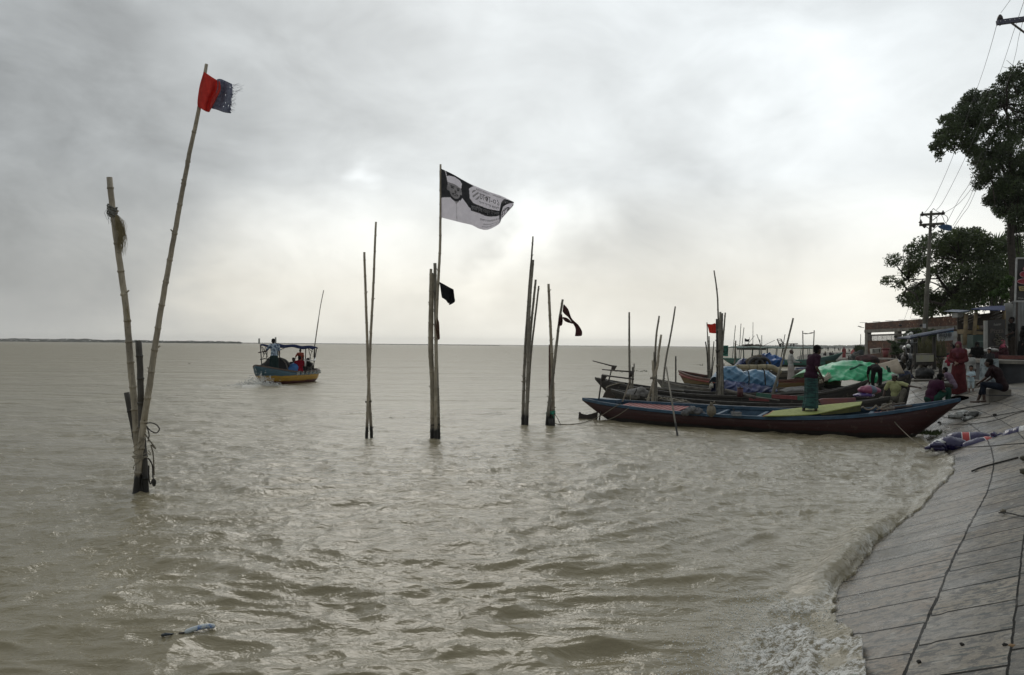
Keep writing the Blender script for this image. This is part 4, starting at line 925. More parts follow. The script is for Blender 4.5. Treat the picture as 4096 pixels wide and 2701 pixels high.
mb = MB(); mb.prism([P(*c7(*p), 19.05) for p in ((1500, 412), (1830, 342), (2140, 280), (2155, 378), (1880, 412), (1540, 442))], (0, 0.03, 0)); mb.build('board_face', OLV, br_, False, br_.location)
mb = MB(); mb.bar(P(*c7(1500, 410), 19.06), P(*c7(2140, 278), 19.06), 0.05, 0.02); mb.build('board_edge', YEL, br_, False, br_.location)
c3b = lambda x, y: (3200 + x / 3.92, 1250 + y / 3.92)
for pts, lb in (([(960, 1500), (985, 1480), (1020, 1510), (1080, 1525), (1150, 1500), (1190, 1460), (1215, 1490), (1300, 1520), (1390, 1500)], 'loose pale rope coiled beside the yellow mat on the red boat'),
                ([(1200, 1530), (1290, 1490), (1350, 1460), (1400, 1440), (1440, 1420)], 'rope over the rim of the red boat near the seated man')):
    rope([P(*c3b(*p), 19.1) for p in pts], 0.018, ROPE, lb)
for i, (a, b_, lb) in enumerate((((1320, 1470), (1650, 1420), 'grey oar lying in the bow of the red boat'), ((1400, 1500), (1760, 1460), 'thin grey stick lying in the bow of the red boat'))):
    mb = MB(); mb.tube([P(*c3b(*a), 19.4), P(*c3b(*b_), 19.2)], [0.03, 0.022], 7); o = mb.build('oar' if not i else 'stick', WOODG, None, True); topmesh(o, P(*c3b(*a), 19.4)); tag(o, lb, 'oar' if not i else 'stick')
blob('cloth_heap', P(*c3b(1370, 1505), 19.2), (.14, .12, .10), WOODG, 'dark knotted heap of rope ends in the bow of the red boat', 'heap', 3, 0.5)
# pink board lying behind the mat
pk = mat('faded_pink_orange_board', (0.26, 0.10, 0.075), (0.17, 0.08, 0.10), 3, 0.6, 0.1)
o = MB().prism([P(*c3b(*p), 21.6) for p in ((300, 1370), (360, 1352), (875, 1340), (885, 1395), (700, 1435), (350, 1450))], (0, .06, 0)).build('painted_board', pk, None, False); topmesh(o, P(*c3b(600, 1440), 21.6)); tag(o, 'faded pink and orange board lying beyond the yellow mat', 'board')

# black boats
TAR = hullmat('tarred_hull', [(-1, (0.010, 0.009, 0.008)), (0.3, (0.017, 0.015, 0.013))], 0.7, 0.5)
TARR = mat('tarred_rim', (0.040, 0.035, 0.028), (0.018, 0.016, 0.014), 6, 0.6, 0.3)
b2 = Boat(P(2443, 1560, 25.0), P(3560, 1592, 21.2), 1.6, 0.42, -0.3, 2.2, 2.6)
b2.build('wooden_boat', 'tarred black boat just behind the red boat with a grey bundle at its stern', TAR, TARR, WOODD, gBoat, beams=(0.12, 0.2, 0.3, 0.4, 0.5, 0.6, 0.7))
for j, (x, y, a) in enumerate(((1010, 915, .34), (960, 900, .2), (1070, 930, .22))):
    pass
cb = P(*c1(1000, 925), 24.2); root = thing('cloth_bundle', 'large pale grey cloth bundle tied on the stern of the black boat', 'bundle', cb)
mb = MB(); sackmesh(mb, cb, 0.36, 0.26, 0.17, Matrix.Rotation(math.radians(-6), 3, 'Y'), 8, 0.30, 40, 26); mb.build('cloth_body', cloth_mat('pale_grey_cloth', (0.26, 0.25, 0.235), 0, 0.9, 8, (0.14, 0.135, 0.13)), root, True, cb)
mb = MB(); q0 = P(*c1(990, 868), 23.95); mb.tube([q0, q0 + Vector((-.03, -.04, -.08)), q0 + Vector((-.08, -.02, -.17))], 0.016, 6); mb.build('tie_strap', ROPED, root, True, cb)
b3 = Boat(P(2380, 1513, 28.3), P(3474, 1522, 25.0), 1.75, 0.50, -0.3, 2.0, 3.4)
b3.build('wooden_boat', 'black boat with high pointed ends, second behind the red boat', TAR, TARR, WOODD, gBoat, beams=(0.12, 0.22, 0.34, 0.46, 0.58, 0.7, 0.82))
tiller(b2.root, b2.loc, P(*c1(905, 675), 25.2), P(*c1(905, 830), 25.2), P(*c1(595, 652), 25.6))
tiller(b3.root, b3.loc, P(*c1(712, 612), 27.6), P(*c1(668, 790), 27.6), P(*c1(487, 552), 27.9))
mb = MB(); mb.prism([P(*c1(*p), 26.8) for p in ((655, 865), (700, 880), (745, 915), (750, 925), (738, 985), (600, 970), (620, 920))], (0, .04, 0)); mb.build('rudder_blade', IRON, b2.root, False, b2.loc)
rope([P(*c1(x, y), 27.5) for x, y in ((640, 865), (660, 845), (720, 825), (800, 806), (850, 812))], 0.022, ROPE, 'thick pale rope looped over the stern of the second black boat')
rope([P(*c1(x, y), 22.6) for x, y in ((915, 755), (880, 870), (840, 980), (825, 1020))], 0.02, ROPE, 'taut pale rope from the tiller down to the red boat')
rope([P(*c1(x, y), 23.2) for x, y in ((915, 930), (915, 1000), (917, 1050))], 0.013, ROPE, 'short upright rope stay at the stern slats of the red boat')
mb = MB(); mb.tube([P(*c1(1040, 860), 25.5), P(*c1(1525, 892), 25)], 0.022, 6); o = mb.build('boat_pole', WOODG, None, True); topmesh(o, P(*c1(1040, 860), 25.5)); tag(o, 'grey punting pole lying along the second black boat', 'pole')
for i in range(9):
    x = 1240 + i * 48 + rnd.uniform(-15, 15); y = 972 + i * 6; cN = P(*c1(x, y), 23.6)
    if i % 3 == 0: rt = rnd.uniform(0, 3)
rp = []
for i in range(110):
    f = i / 109; a = i * 0.55; p = P(*c1(1235 + 340 * f, 975 + 45 * f), 23.7); rp.append(p + Vector((math.cos(a) * .10, math.sin(a) * .12, 0.03 * math.sin(a * 1.3))))
mb = MB(); mb.tube(rp, 0.016, 5); o = mb.build('rope_coil', ROPE, None, True); topmesh(o, rp[0]); tag(o, 'long untidy coil of pale rope along the first black boat', 'rope')
mb = MB(); mb.tube([P(*c7(0, 45), 23.4), P(*c7(230, 100), 23.2), P(*c7(480, 160), 22.9)], [.05, .045, .05], 8); mb.tube([P(*c7(470, 150), 22.9), P(*c7(860, 205), 22.3)], 0.02, 6); o = mb.build('spar', WOODG, None, True); topmesh(o, P(*c7(0, 45), 23.4)); tag(o, 'grey spar lying along the inside of the first black boat', 'spar')
rt = thing('red_drum', 'small dark red drum standing in the black boat behind the tied sack', 'drum', P(*c7(240, 150), 23.0))
mb = MB(); q0 = rt.location; mb.tube([q0, q0 + Vector((0, 0, .25))], 0.085, 14); mb.build('drum_body', mat('maroon_paint', (0.075, 0.02, 0.02), None, 8, 0.6), rt, True, q0)
mb = MB(); mb.tube([q0 + Vector((0, 0, .25)), q0 + Vector((0, 0, .27))], 0.09, 14); mb.tube([q0 + Vector((0, 0, .27)), q0 + Vector((0.0, 0, .31))], 0.02, 8); mb.build('drum_lid', IRON, rt, True, q0)
GPN = mat('green_paint', (0.04, 0.13, 0.09), None, 8, 0.6)
MB().bar(P(*c7(500, 115), 24), P(*c7(740, 140), 23.7), .05, .12).build('green_rail', GPN, b2.root, False, b2.loc)
MB().bar(P(*c7(1150, 165), 23.3), P(*c7(1262, 172), 23.2), .05, .12).build('green_rail', GPN, b2.root, False, b2.loc)
RPN = mat('red_rail_paint', (0.20, 0.045, 0.045), None, 8, 0.6)
MB().bar(P(*c7(742, 140), 23.7), P(*c7(1148, 165), 23.3), .05, .11).build('red_rail', RPN, b2.root, False, b2.loc)
MB().bar(P(*c7(380, 185), 23), P(*c7(700, 200), 22.8), .04, .08).build('red_rail', RPN, b2.root, False, b2.loc)
b4 = Boat(P(2628, 1520, 31.0), P(3300, 1535, 28.5), 1.6, 0.50, -0.3, 2.2, 2.4)
b4.build('wooden_boat', 'dull grey boat with slatted deck between the black boats and the tarpaulins', hullmat('grey_hull', [(-1, (0.03, 0.03, 0.028)), (0.4, (0.14, 0.135, 0.12))], 0.7, 0.4), WOODG, WOODD, gBoat, beams=(0.2, 0.4))
b4.deck(0.30, 0.62, 16, WOODG, 0.04, 0.3)
rt = thing('white_can', 'small pale jerrycan standing on the grey boat beside the bundle of poles', 'can', P(*c1(1842, 860), 27.5))
q0 = rt.location; mb = MB(); mb.box(q0 + Vector((0, 0, .07)), (.13, .09, .15), None, 0, 0.75); mb.build('can_body', mat('dirty_white_plastic', (0.45, 0.44, 0.38), (0.3, 0.29, 0.24), 6, 0.5), rt, True, q0)
mb = MB(); mb.tube([q0 + Vector((0, 0, .14)), q0 + Vector((0, 0, .20))], [.03, .018], 8); mb.build('can_neck', mat('dirty_plastic_cap', (0.4, 0.38, 0.3), None, 6, 0.5), rt, True, q0)
b5 = Boat(P(2714, 1484, 37.5), P(3250, 1512, 33.0), 2.0, 0.62, -0.3, 2.2, 2.4)
b5.build('wooden_boat', 'boat with a pointed stern striped red, yellow and dark green', hullmat('striped_hull', [(-1, (0.012, 0.02, 0.014)), (0.42, (0.12, 0.075, 0.02)), (0.64, (0.13, 0.03, 0.02))], 0.6, 0.3), mat('brown_rim', (0.12, 0.05, 0.035), None, 6, 0.6), WOODD, gBoat, beams=(0.15, 0.3))
mb = MB(); mb.tube([b5.pt(u, b5.b(u) + .03, b5.g(u) - .10) for u in [.03 + .04 * i for i in range(10)]], .045, 6); mb.build('painted_strake', mat('pink_red_paint', (0.20, 0.04, 0.03), None, 8, 0.6), b5.root, False, b5.loc)
# blue tarpaulins
TARP = lambda nm, c, c_2: mat(nm, c, c_2, 2.5, 0.38, 0.6, 5, spec=0.6)
TB1 = TARP('pale_blue_tarpaulin', (0.075, 0.19, 0.30), (0.04, 0.11, 0.19)); TB2 = TARP('deep_blue_tarpaulin', (0.014, 0.03, 0.13), (0.008, 0.016, 0.06))
TGR = TARP('bright_green_tarpaulin', (0.03, 0.40, 0.17), (0.018, 0.24, 0.10))
def tarp(name, prof_top, prof_bot, d, depth, m_, label, seed=0, crease=0.03, group=None, cat='tarpaulin', parts=None):
    """heap under a sheet: its near outline runs between two photograph curves, its back lies depth metres further"""
    fnear = patch([prof_top, prof_bot], d); NU, NV = 70, 34; rows = []
    mb = MB()
    def fn(u, v):
        # v 0..0.6 near face from the bottom up, 0.6..1 over the top to the back
        if v < 0.6: p = fnear(u, 1 - v / 0.6); f_ = (v / 0.6); p = p + Vector((0, depth * 0.30 * f_ ** 2.2, 0))
        else:
            f_ = (v - 0.6) / 0.4; p0 = fnear(u, 0); b0 = fnear(u, 1); p = Vector((p0.x, p0.y + depth * (0.30 + 0.70 * f_), p0.z - (p0.z - b0.z) * f_ ** 2.6))
        e = min(u, 1 - u, 0.08) / 0.08
        n_ = mnoise.noise(Vector((p.x * 1.1 + seed, p.y * 1.3, p.z * 1.4))) * 1.4 + 0.8 * abs(mnoise.noise(Vector((p.x * 2.6 + p.z * 2.2 + seed, p.y * 2, p.z * 0.8)))) + 0.35 * mnoise.noise(Vector((p.x * 6 + seed, p.y * 5, p.z * 7 - p.x * 4)))
        n_ += 1.1 * (.5 - min(1, 3 * abs(mnoise.noise(Vector((p.x * 1.7 + p.z * 2.4 + seed * 2, p.y, p.z * .6)))))) + .6 * (.5 - min(1, 4 * abs(mnoise.noise(Vector((p.x * 3.1 - p.z * 3.9 + seed, p.y * 2, p.z))))))
        return p + Vector((0.3, -1.0, 0.45)).normalized() * crease * 2.4 * n_ * e
    mb.grid(fn, NU, NV); o = mb.build(name, m_, None, True); topmesh(o, fn(0.5, 0)); solid(o, 0.006)
    return tag(o, label, cat, group)
gT = 'blue tarpaulins over cargo'
tarp('tarpaulin', [c2(600, 1400), c2(665, 1290), c2(740, 1258), c2(830, 1255), c2(920, 1272), c2(985, 1310), c2(1010, 1400)], [c2(600, 1500), c2(665, 1475), c2(740, 1475), c2(830, 1480), c2(920, 1490), c2(985, 1500), c2(1015, 1510)], 28.6, 1.5, TB1, 'pale blue tarpaulin mound beside the thick bundle of poles', 1, 0.035, gT)
tarp('tarpaulin', [c2(985, 1420), c2(1010, 1320), c2(1090, 1295), c2(1180, 1290), c2(1270, 1298), c2(1350, 1320), c2(1440, 1390)], [c2(985, 1510), c2(1050, 1515), c2(1120, 1518), c2(1200, 1525), c2(1270, 1540), c2(1340, 1550), c2(1400, 1520)], 28.5, 1.5, TB1, 'pale blue tarpaulin mound bound with a cord next to the man in white', 5, 0.035, gT)
tarp('tarpaulin', [c2(600, 1480), c2(700, 1450), c2(850, 1470), c2(1000, 1490), c2(1150, 1505), c2(1300, 1530), c2(1400, 1540)], [c2(600, 1620), c2(700, 1620), c2(850, 1600), c2(1000, 1600), c2(1150, 1600), c2(1300, 1600), c2(1400, 1590)], 28.0, 1.2, TB2, 'deep blue plastic sheet hanging below the two pale blue mounds', 9, 0.05, gT)
rope([P(*c2(x, y), 28.05) for x, y in ((1185, 1272), (1212, 1300), (1222, 1350), (1228, 1420), (1232, 1500))], 0.022, ROPED, 'dark cord binding the right hand pale blue mound')
rope([P(*c2(x, y), 28.1) for x, y in ((990, 1300), (1008, 1360), (1010, 1430), (1008, 1500))], 0.018, ROPED, 'dark seam cord between the two pale blue mounds')
# bright patterned bow planks and the dark red boat behind the man in white
b5b = Boat(P(3085, 1530, 36.5), P(3330, 1516, 33.5), 1.4, 0.50, -0.2, 2.2, 2.4)
b5b.build('wooden_boat', 'small dark boat with an orange patterned side beside the man in white', hullmat('brown_hull', [(-1, (0.03, 0.025, 0.02)), (0.3, (0.07, 0.03, 0.025))], 0.7), mat('brown_rim_b', (0.10, 0.05, 0.04), None, 6, 0.6), WOODD, gBoat)
mb = MB()
for i in range(9): mb.bar(P(3162 + i * 5.6, 1531, 34.3), P(3165.5 + i * 5.6, 1531, 34.3), 0.03, 0.11 if i % 2 else 0.07)
mb.build('orange_pattern', mat('orange_paint', (0.50, 0.13, 0.06), None, 8, 0.6), b5b.root, False, b5b.loc)
NET = cloth_mat('grey_fishing_net', (0.24, 0.24, 0.23), 0.1, 0.95, 30, (0.12, 0.12, 0.12))
tarp('fishing_net', [c7(960, 62), c7(1040, 20), c7(1150, 0), c7(1285, -8)], [c7(960, 70), c7(1050, 62), c7(1150, 56), c7(1290, 50)], 25.8, .8, NET, 'heap of pale grey fishing net on the black boat behind the standing man', 3, 0.03, cat='fishing net')

# boat 6: rolled mat on a low raft with blue heaps
b6 = Boat(P(2890, 1478, 46), P(3260, 1478, 44), 2.4, 0.72, -0.3, 2.2, 2.4)
b6.build('wooden_boat', 'low brown boat carrying a long beige roll and blue heaps', hullmat('dun_hull', [(-1, (0.03, 0.025, 0.02)), (0.5, (0.10, 0.085, 0.065))], 0.8), WOODG, WOODD, gBoat, beams=(0.2, 0.5, 0.8))
rl = thing('rolled_mat', 'long beige roll lying lengthwise over the low brown boat', 'roll', P(*c2(1050, 1262), 43))
mb = MB(); mb.tube(smooth_path([P(*c2(*p), 43) for p in ((790, 1262), (860, 1256), (1000, 1258), (1120, 1260), (1240, 1254), (1320, 1262), (1380, 1290), (1440, 1330))], 5), [0.11] * 5 + [.14] * 5 + [.15] * 20 + [.13] * 6, 12); mb.build('roll_body', mat('beige_canvas', (0.34, 0.30, 0.20), (0.22, 0.19, 0.12), 6, 0.85, 0.4), rl, True, rl.location)
mb = MB()
for x in (850, 1000, 1110, 1240): q0 = P(*c2(x, 1258), 43); mb.tube([q0 + Vector((0, 0.17 * math.cos(a), 0.17 * math.sin(a))) for a in [i * math.pi / 6 for i in range(13)]], 0.012, 5)
mb.build('binding', ROPED, rl, True, rl.location)
tarp('tarpaulin', [c2(1195, 1150), c2(1235, 1090), c2(1300, 1072), c2(1360, 1066), c2(1420, 1085), c2(1470, 1110), c2(1490, 1160)], [c2(1190, 1240), c2(1240, 1255), c2(1300, 1260), c2(1360, 1262), c2(1420, 1255), c2(1460, 1235), c2(1490, 1200)], 44.2, 2.0, TARP('mid_blue_tarpaulin', (0.03, 0.12, 0.33), (0.02, 0.06, 0.18)), 'crumpled mid blue tarpaulin heap in front of the canopy boat', 13, 0.10, gT)
tarp('tarpaulin', [c2(872, 1240), c2(900, 1175), c2(940, 1150), c2(985, 1155), c2(1020, 1200)], [c2(872, 1250), c2(910, 1252), c2(950, 1252), c2(985, 1250), c2(1020, 1245)], 44.0, 1.2, TB2, 'small deep blue sheet heap left of the long brown cloth bundle', 17, 0.06, gT)
cb = P(*c2(1075, 1170), 43.9); root = thing('cloth_bundle', 'long drooping brown cloth bundle between two blue heaps', 'bundle', cb)
for i, (x, y, a, b_) in enumerate(((1040, 1195, .33, .28), (1080, 1155, .36, .2), (1125, 1125, .28, .14), (1165, 1190, .32, .22), (1195, 1145, .22, .2))):
    mb = MB(); sackmesh(mb, P(*c2(x, y), 43.9), a, .3, b_, Matrix.Rotation(-0.5, 3, 'Y'), i + 20, 0.35); mb.build('cloth_roll', mat('brown_cloth_%d' % i, (0.085, 0.07, 0.05) if i != 4 else (0.03, 0.035, 0.08), None, 6, 0.9, 0.4), root, True, cb)
for x, lb in ((1105, 'left worn tyre leaning against the beige roll'), (1200, 'right worn tyre leaning against the beige roll')):
    q0 = P(*c2(x, 1235), 43.5); pts = [q0 + Vector((0.40 * math.cos(a), 0, 0.40 * math.sin(a))) for a in [i * math.pi / 12 for i in range(25)]]
    mb = MB(); mb.tube(pts, 0.075, 8); o = mb.build('tyre', mat('worn_rubber', (0.05, 0.05, 0.05), None, 8, 0.8), None, True); topmesh(o, q0); tag(o, lb, 'tyre')

# raft of drums right of the man in white
rt = thing('bamboo_raft', 'small bamboo raft on a blue drum floating left of the standing man', 'raft', P(*c2(1720, 1300), 46))
mb = MB()
for i in range(6): mb.tube([P(*c2(1630 + i * 4, 1265 + i * 7), 47 - i * .3), P(*c2(1790, 1270 + i * 5), 46.5 - i * .3)], 0.05, 6)
mb.build('bamboo_deck', BAMM, rt, True, rt.location)
mb = MB(); mb.tube([P(*c2(1645, 1312), 45.6), P(*c2(1782, 1308), 45.6)], 0.22, 12); mb.build('drum', mat('navy_drum', (0.03, 0.045, 0.10), None, 6, 0.5), rt, True, rt.location)

# the canopy boat
cg = (0.05, 0.17, 0.14)
b7 = Boat(P(2888, 1432, 92), P(3372, 1410, 84), 2.6, 0.72, -0.35, 2.6, 3.0)
GRN = hullmat('green_hull', [(-1, (0.02, 0.02, 0.02)), (0.22, (0.045, 0.15, 0.12)), (0.62, (0.03, 0.08, 0.075))], 0.6, 0.2)
b7.build('passenger_boat', 'long green passenger boat with a flat canopy on thin posts', GRN, mat('pale_green_rim', (0.16, 0.30, 0.25), None, 6, 0.6), WOODD, None, beams=(0.2, 0.4, 0.6, 0.8), cat='passenger boat')
GP = mat('green_post_paint', (0.04, 0.07, 0.06), None, 8, 0.7)
US = [0.16 + 0.068 * i for i in range(10)]
for i, u in enumerate(US):
    for sg in (-1, 1):
        mb = MB(); t_ = 0.10 if i in (0, 1) else 0.06; mb.tube([b7.pt(u, sg * 1.15, b7.g(u)), b7.pt(u + (0.012 if (i + sg) % 3 == 0 else -0.004), sg * 1.2, 2.12)], t_ / 2 * 1.1, 6); mb.build('canopy_post', GP, b7.root, True, b7.loc)
mb = MB()
def roof(u, v):
    uu = 0.10 + 0.72 * u; x = (2 * v - 1) * 1.45; return b7.pt(uu, x, 2.14 - 0.14 * (2 * v - 1) ** 2 + 0.03 * math.sin(u * 30))
mb.grid(roof, 60, 10); o = mb.build('canopy', mat('weathered_green_roof', (0.13, 0.19, 0.165), (0.07, 0.10, 0.085), 3, 0.7, 0.3), b7.root, True, b7.loc); solid(o, 0.07)
# portrait banner at its stern
pb = thing('teal_banner', 'teal banner with a round line drawing hanging at the left end of the canopy boat', 'banner', P(*c2(690, 1040), 90))
TL = cloth_mat('teal_cloth', (0.07, 0.26, 0.21), 0.2); DK = cloth_mat('dark_print', (0.02, 0.07, 0.06), 0.1)
mb = MB(); fb = patch([[c2(650, 962), c2(727, 962)], [c2(652, 1105), c2(722, 1112)]], 90); mb.grid(fb, 10, 12); o = mb.build('banner_cloth', TL, pb, False, pb.location); solid(o, .02)
mb = MB(); cx_, cy_ = 690, 1020
for rx_, ry_ in ((34, 46), (22, 30)): mb.tube([P(*c2(cx_ + rx_ * math.cos(a), cy_ + ry_ * math.sin(a)), 89.9) for a in [i * math.pi / 10 for i in range(21)]], 0.03, 4)
mb.tube([P(*c2(662, 1085), 89.9), P(*c2(715, 1070), 89.9)], .035, 4); mb.build('line_drawing', DK, pb, False, pb.location)
# furniture on the canopy roof
rt = thing('ladder_bench', 'slatted reclining bench and table standing on the roof of the canopy boat', 'bench', P(*c2(1520, 990), 88))
mb = MB()
for a, b_ in (((1392, 872), (1440, 992)), ((1442, 872), (1478, 945))): mb.tube([P(*c2(*a), 88), P(*c2(*b_), 88)], 0.055, 6)
for i in range(5): mb.bar(P(*c2(1392 + i * 12, 875 + i * 21), 88), P(*c2(1442 + i * 8, 873 + i * 19), 88), .1, .05)
mb.build('slatted_back', WOODD, rt, False, rt.location)
mb = MB(); mb.bar(P(*c2(1425, 943), 88), P(*c2(1660, 936), 88), .8, .07); mb.build('table_top', WOODD, rt, False, rt.location)
for x in (1440, 1475, 1580, 1618):
    mb = MB(); mb.tube([P(*c2(x, 940), 88), P(*c2(x + (-4 if x < 1600 else 3), 992), 88)], 0.06, 6); mb.build('leg', WOODD, rt, False, rt.location)
# cargo heap with black flag behind the roof
rt = thing('cargo_boat', 'far boat piled with dark sacks under a ragged black flag behind the canopy', 'cargo boat', P(*c2(1040, 990), 112)); rt.location.z = 0
hb = MB()
for i in range(26):
    x = 890 + i * 11.5 + rnd.uniform(-6, 6); hgt = 30 * math.sin(math.pi * (i + 1) / 27) ** 0.6; sackmesh(hb, P(*c2(x, 985 - hgt * rnd.uniform(.5, 1.15)), 112 + rnd.uniform(-1, 1)), rnd.uniform(.18, .34), .4, rnd.uniform(.10, .18), None, i, .3, 10, 8)
hb.build('sack_pile', mat('mixed_sacks', (0.22, 0.20, 0.17), (0.05, 0.05, 0.045), 0.9, 0.9, lo=.42, hi=.58), rt, True, rt.location)
mb = MB(); mb.box(P(*c2(1040, 998), 112), (3.6, 1.6, .5), None, 0, 1.06); mb.build('hull', WOODD, rt, False, rt.location)
mb = MB()
for a, b_ in (((890, 968), (800, 935)), ((1190, 972), (1362, 890)), ((955, 868), (955, 960)), ((1015, 850), (1000, 950)), ((985, 950), (1085, 828))): mb.tube([P(*c2(*a), 111), P(*c2(*b_), 111)], 0.03, 5)
mb.build('spar', WOODG, rt, False, rt.location)
mb = MB(); mb.grid(patch([[c2(952, 862), c2(985, 880), c2(1018, 872)], [c2(950, 905), c2(985, 912), c2(1010, 905)]], 110.8, .2), 8, 6); o = mb.build('flag_cloth', BLK, rt, True, rt.location); solid(o, .02)
# rope goal frame
rt = thing('bunting_frame', 'two thin poles joined at the top by a sagging string of rags', 'pole frame', P(3211, 1402, 80)); rt.location.z = 0
for a, b_ in ((((3211, 1324)), (3213, 1440)), ((3257, 1322), (3252, 1440))):
    mb = MB(); mb.tube([P(*a, 80), P(*b_, 80)], 0.05, 6); mb.build('upright', BAMF, rt, False, rt.location)
mb = MB(); mb.tube([P(3211, 1333, 80), P(3222, 1335, 80), P(3234, 1335, 80), P(3246, 1332, 80), P(3257, 1331, 80)], [.02, .06, .03, .07, .02], 5); mb.build('rag_string', WOODG, rt, False, rt.location)

# green tarpaulin load and its neighbours
tarp('tarpaulin', [c3b(410, 960), c3b(470, 890), c3b(620, 865), c3b(740, 830), c3b(870, 784), c3b(1010, 784), c3b(1160, 806), c3b(1310, 816), c3b(1420, 855), c3b(1545, 925)],
     [c3b(445, 1096), c3b(560, 1080), c3b(700, 1078), c3b(800, 1075), c3b(900, 1072), c3b(1020, 1075), c3b(1120, 1090), c3b(1250, 1100), c3b(1400, 1060), c3b(1540, 1000)], 27.2, 3.4, TGR, 'big bright green tarpaulin stretched over a boat load', 23, 0.05)
mb = MB(); mb.tube([P(*c3b(*p), 27.1) for p in ((780, 900), (800, 882), (850, 870), (900, 845), (935, 822), (1000, 828))], [.03, .05, .04, .03, .05, .01], 6); o = mb.build('tied_gather', mat('dark_green_fold', (0.02, 0.13, 0.07), None, 8, 0.6), None, True); topmesh(o, P(*c3b(800, 890), 27.1)); tag(o, 'twisted dark green gather tied on top of the green tarpaulin', 'tie')
b9 = Boat(P(3290, 1540, 29.0), P(3640, 1500, 25.5), 1.8, 0.62, -0.2, 2.2, 2.4)
b9.build('wooden_boat', 'dark cargo boat lying under the big green tarpaulin', TAR, TARR, WOODD, gBoat)
rt = thing('stick_bundle', 'bundle of bamboo sticks poking out of the left end of the green tarpaulin', 'sticks', P(*c3b(360, 1100), 26.8))
mb = MB()
for i in range(14): a = (rnd.uniform(300, 350), rnd.uniform(1060, 1110)); b_ = (rnd.uniform(430, 500), rnd.uniform(940, 1050)); mb.tube([P(*c3b(*a), 26.6 + i * .03), P(*c3b(*b_), 27.4)], 0.022, 5)
mb.build('bamboo_sticks', BAM, rt, True, rt.location)
mb = MB()
for a, b_ in (((1360, 838), (1390, 940)), ((1395, 862), (1415, 945))): mb.bar(P(*c3b(*a), 26.9), P(*c3b(*b_), 26.9), .07, .03)
o = mb.build('strap', mat('dark_green_strap', (0.01, 0.07, 0.04), None, 8, 0.7), None, False); topmesh(o, P(*c3b(1390, 900), 26.9)); tag(o, 'pair of dark straps on the right of the green tarpaulin', 'strap')
# curved tan sheet
rt = thing('curved_sheet', 'large curved tan sheet standing behind the right end of the green tarpaulin', 'sheet', P(*c3b(1500, 900), 30))
mb = MB()
def sh(u, v):
    a = (1225 + 300 * u, 806 - 82 * u ** 1.3) if True else 0; b_ = (1330 + 310 * u, 960 + 0 * u)
    x = a[0] * (1 - v) + b_[0] * v; y = a[1] * (1 - v) + b_[1] * v; return P(*c3b(x, y), 30 - 1.6 * math.sin(v * 1.5) * 0.4 + 0.25 * math.sin(u * 3))
mb.grid(sh, 24, 12); o = mb.build('sheet_panel', mat('tan_plywood', (0.30, 0.25, 0.19), (0.22, 0.18, 0.135), 3, 0.8, 0.1), rt, True, rt.location); solid(o, .02)

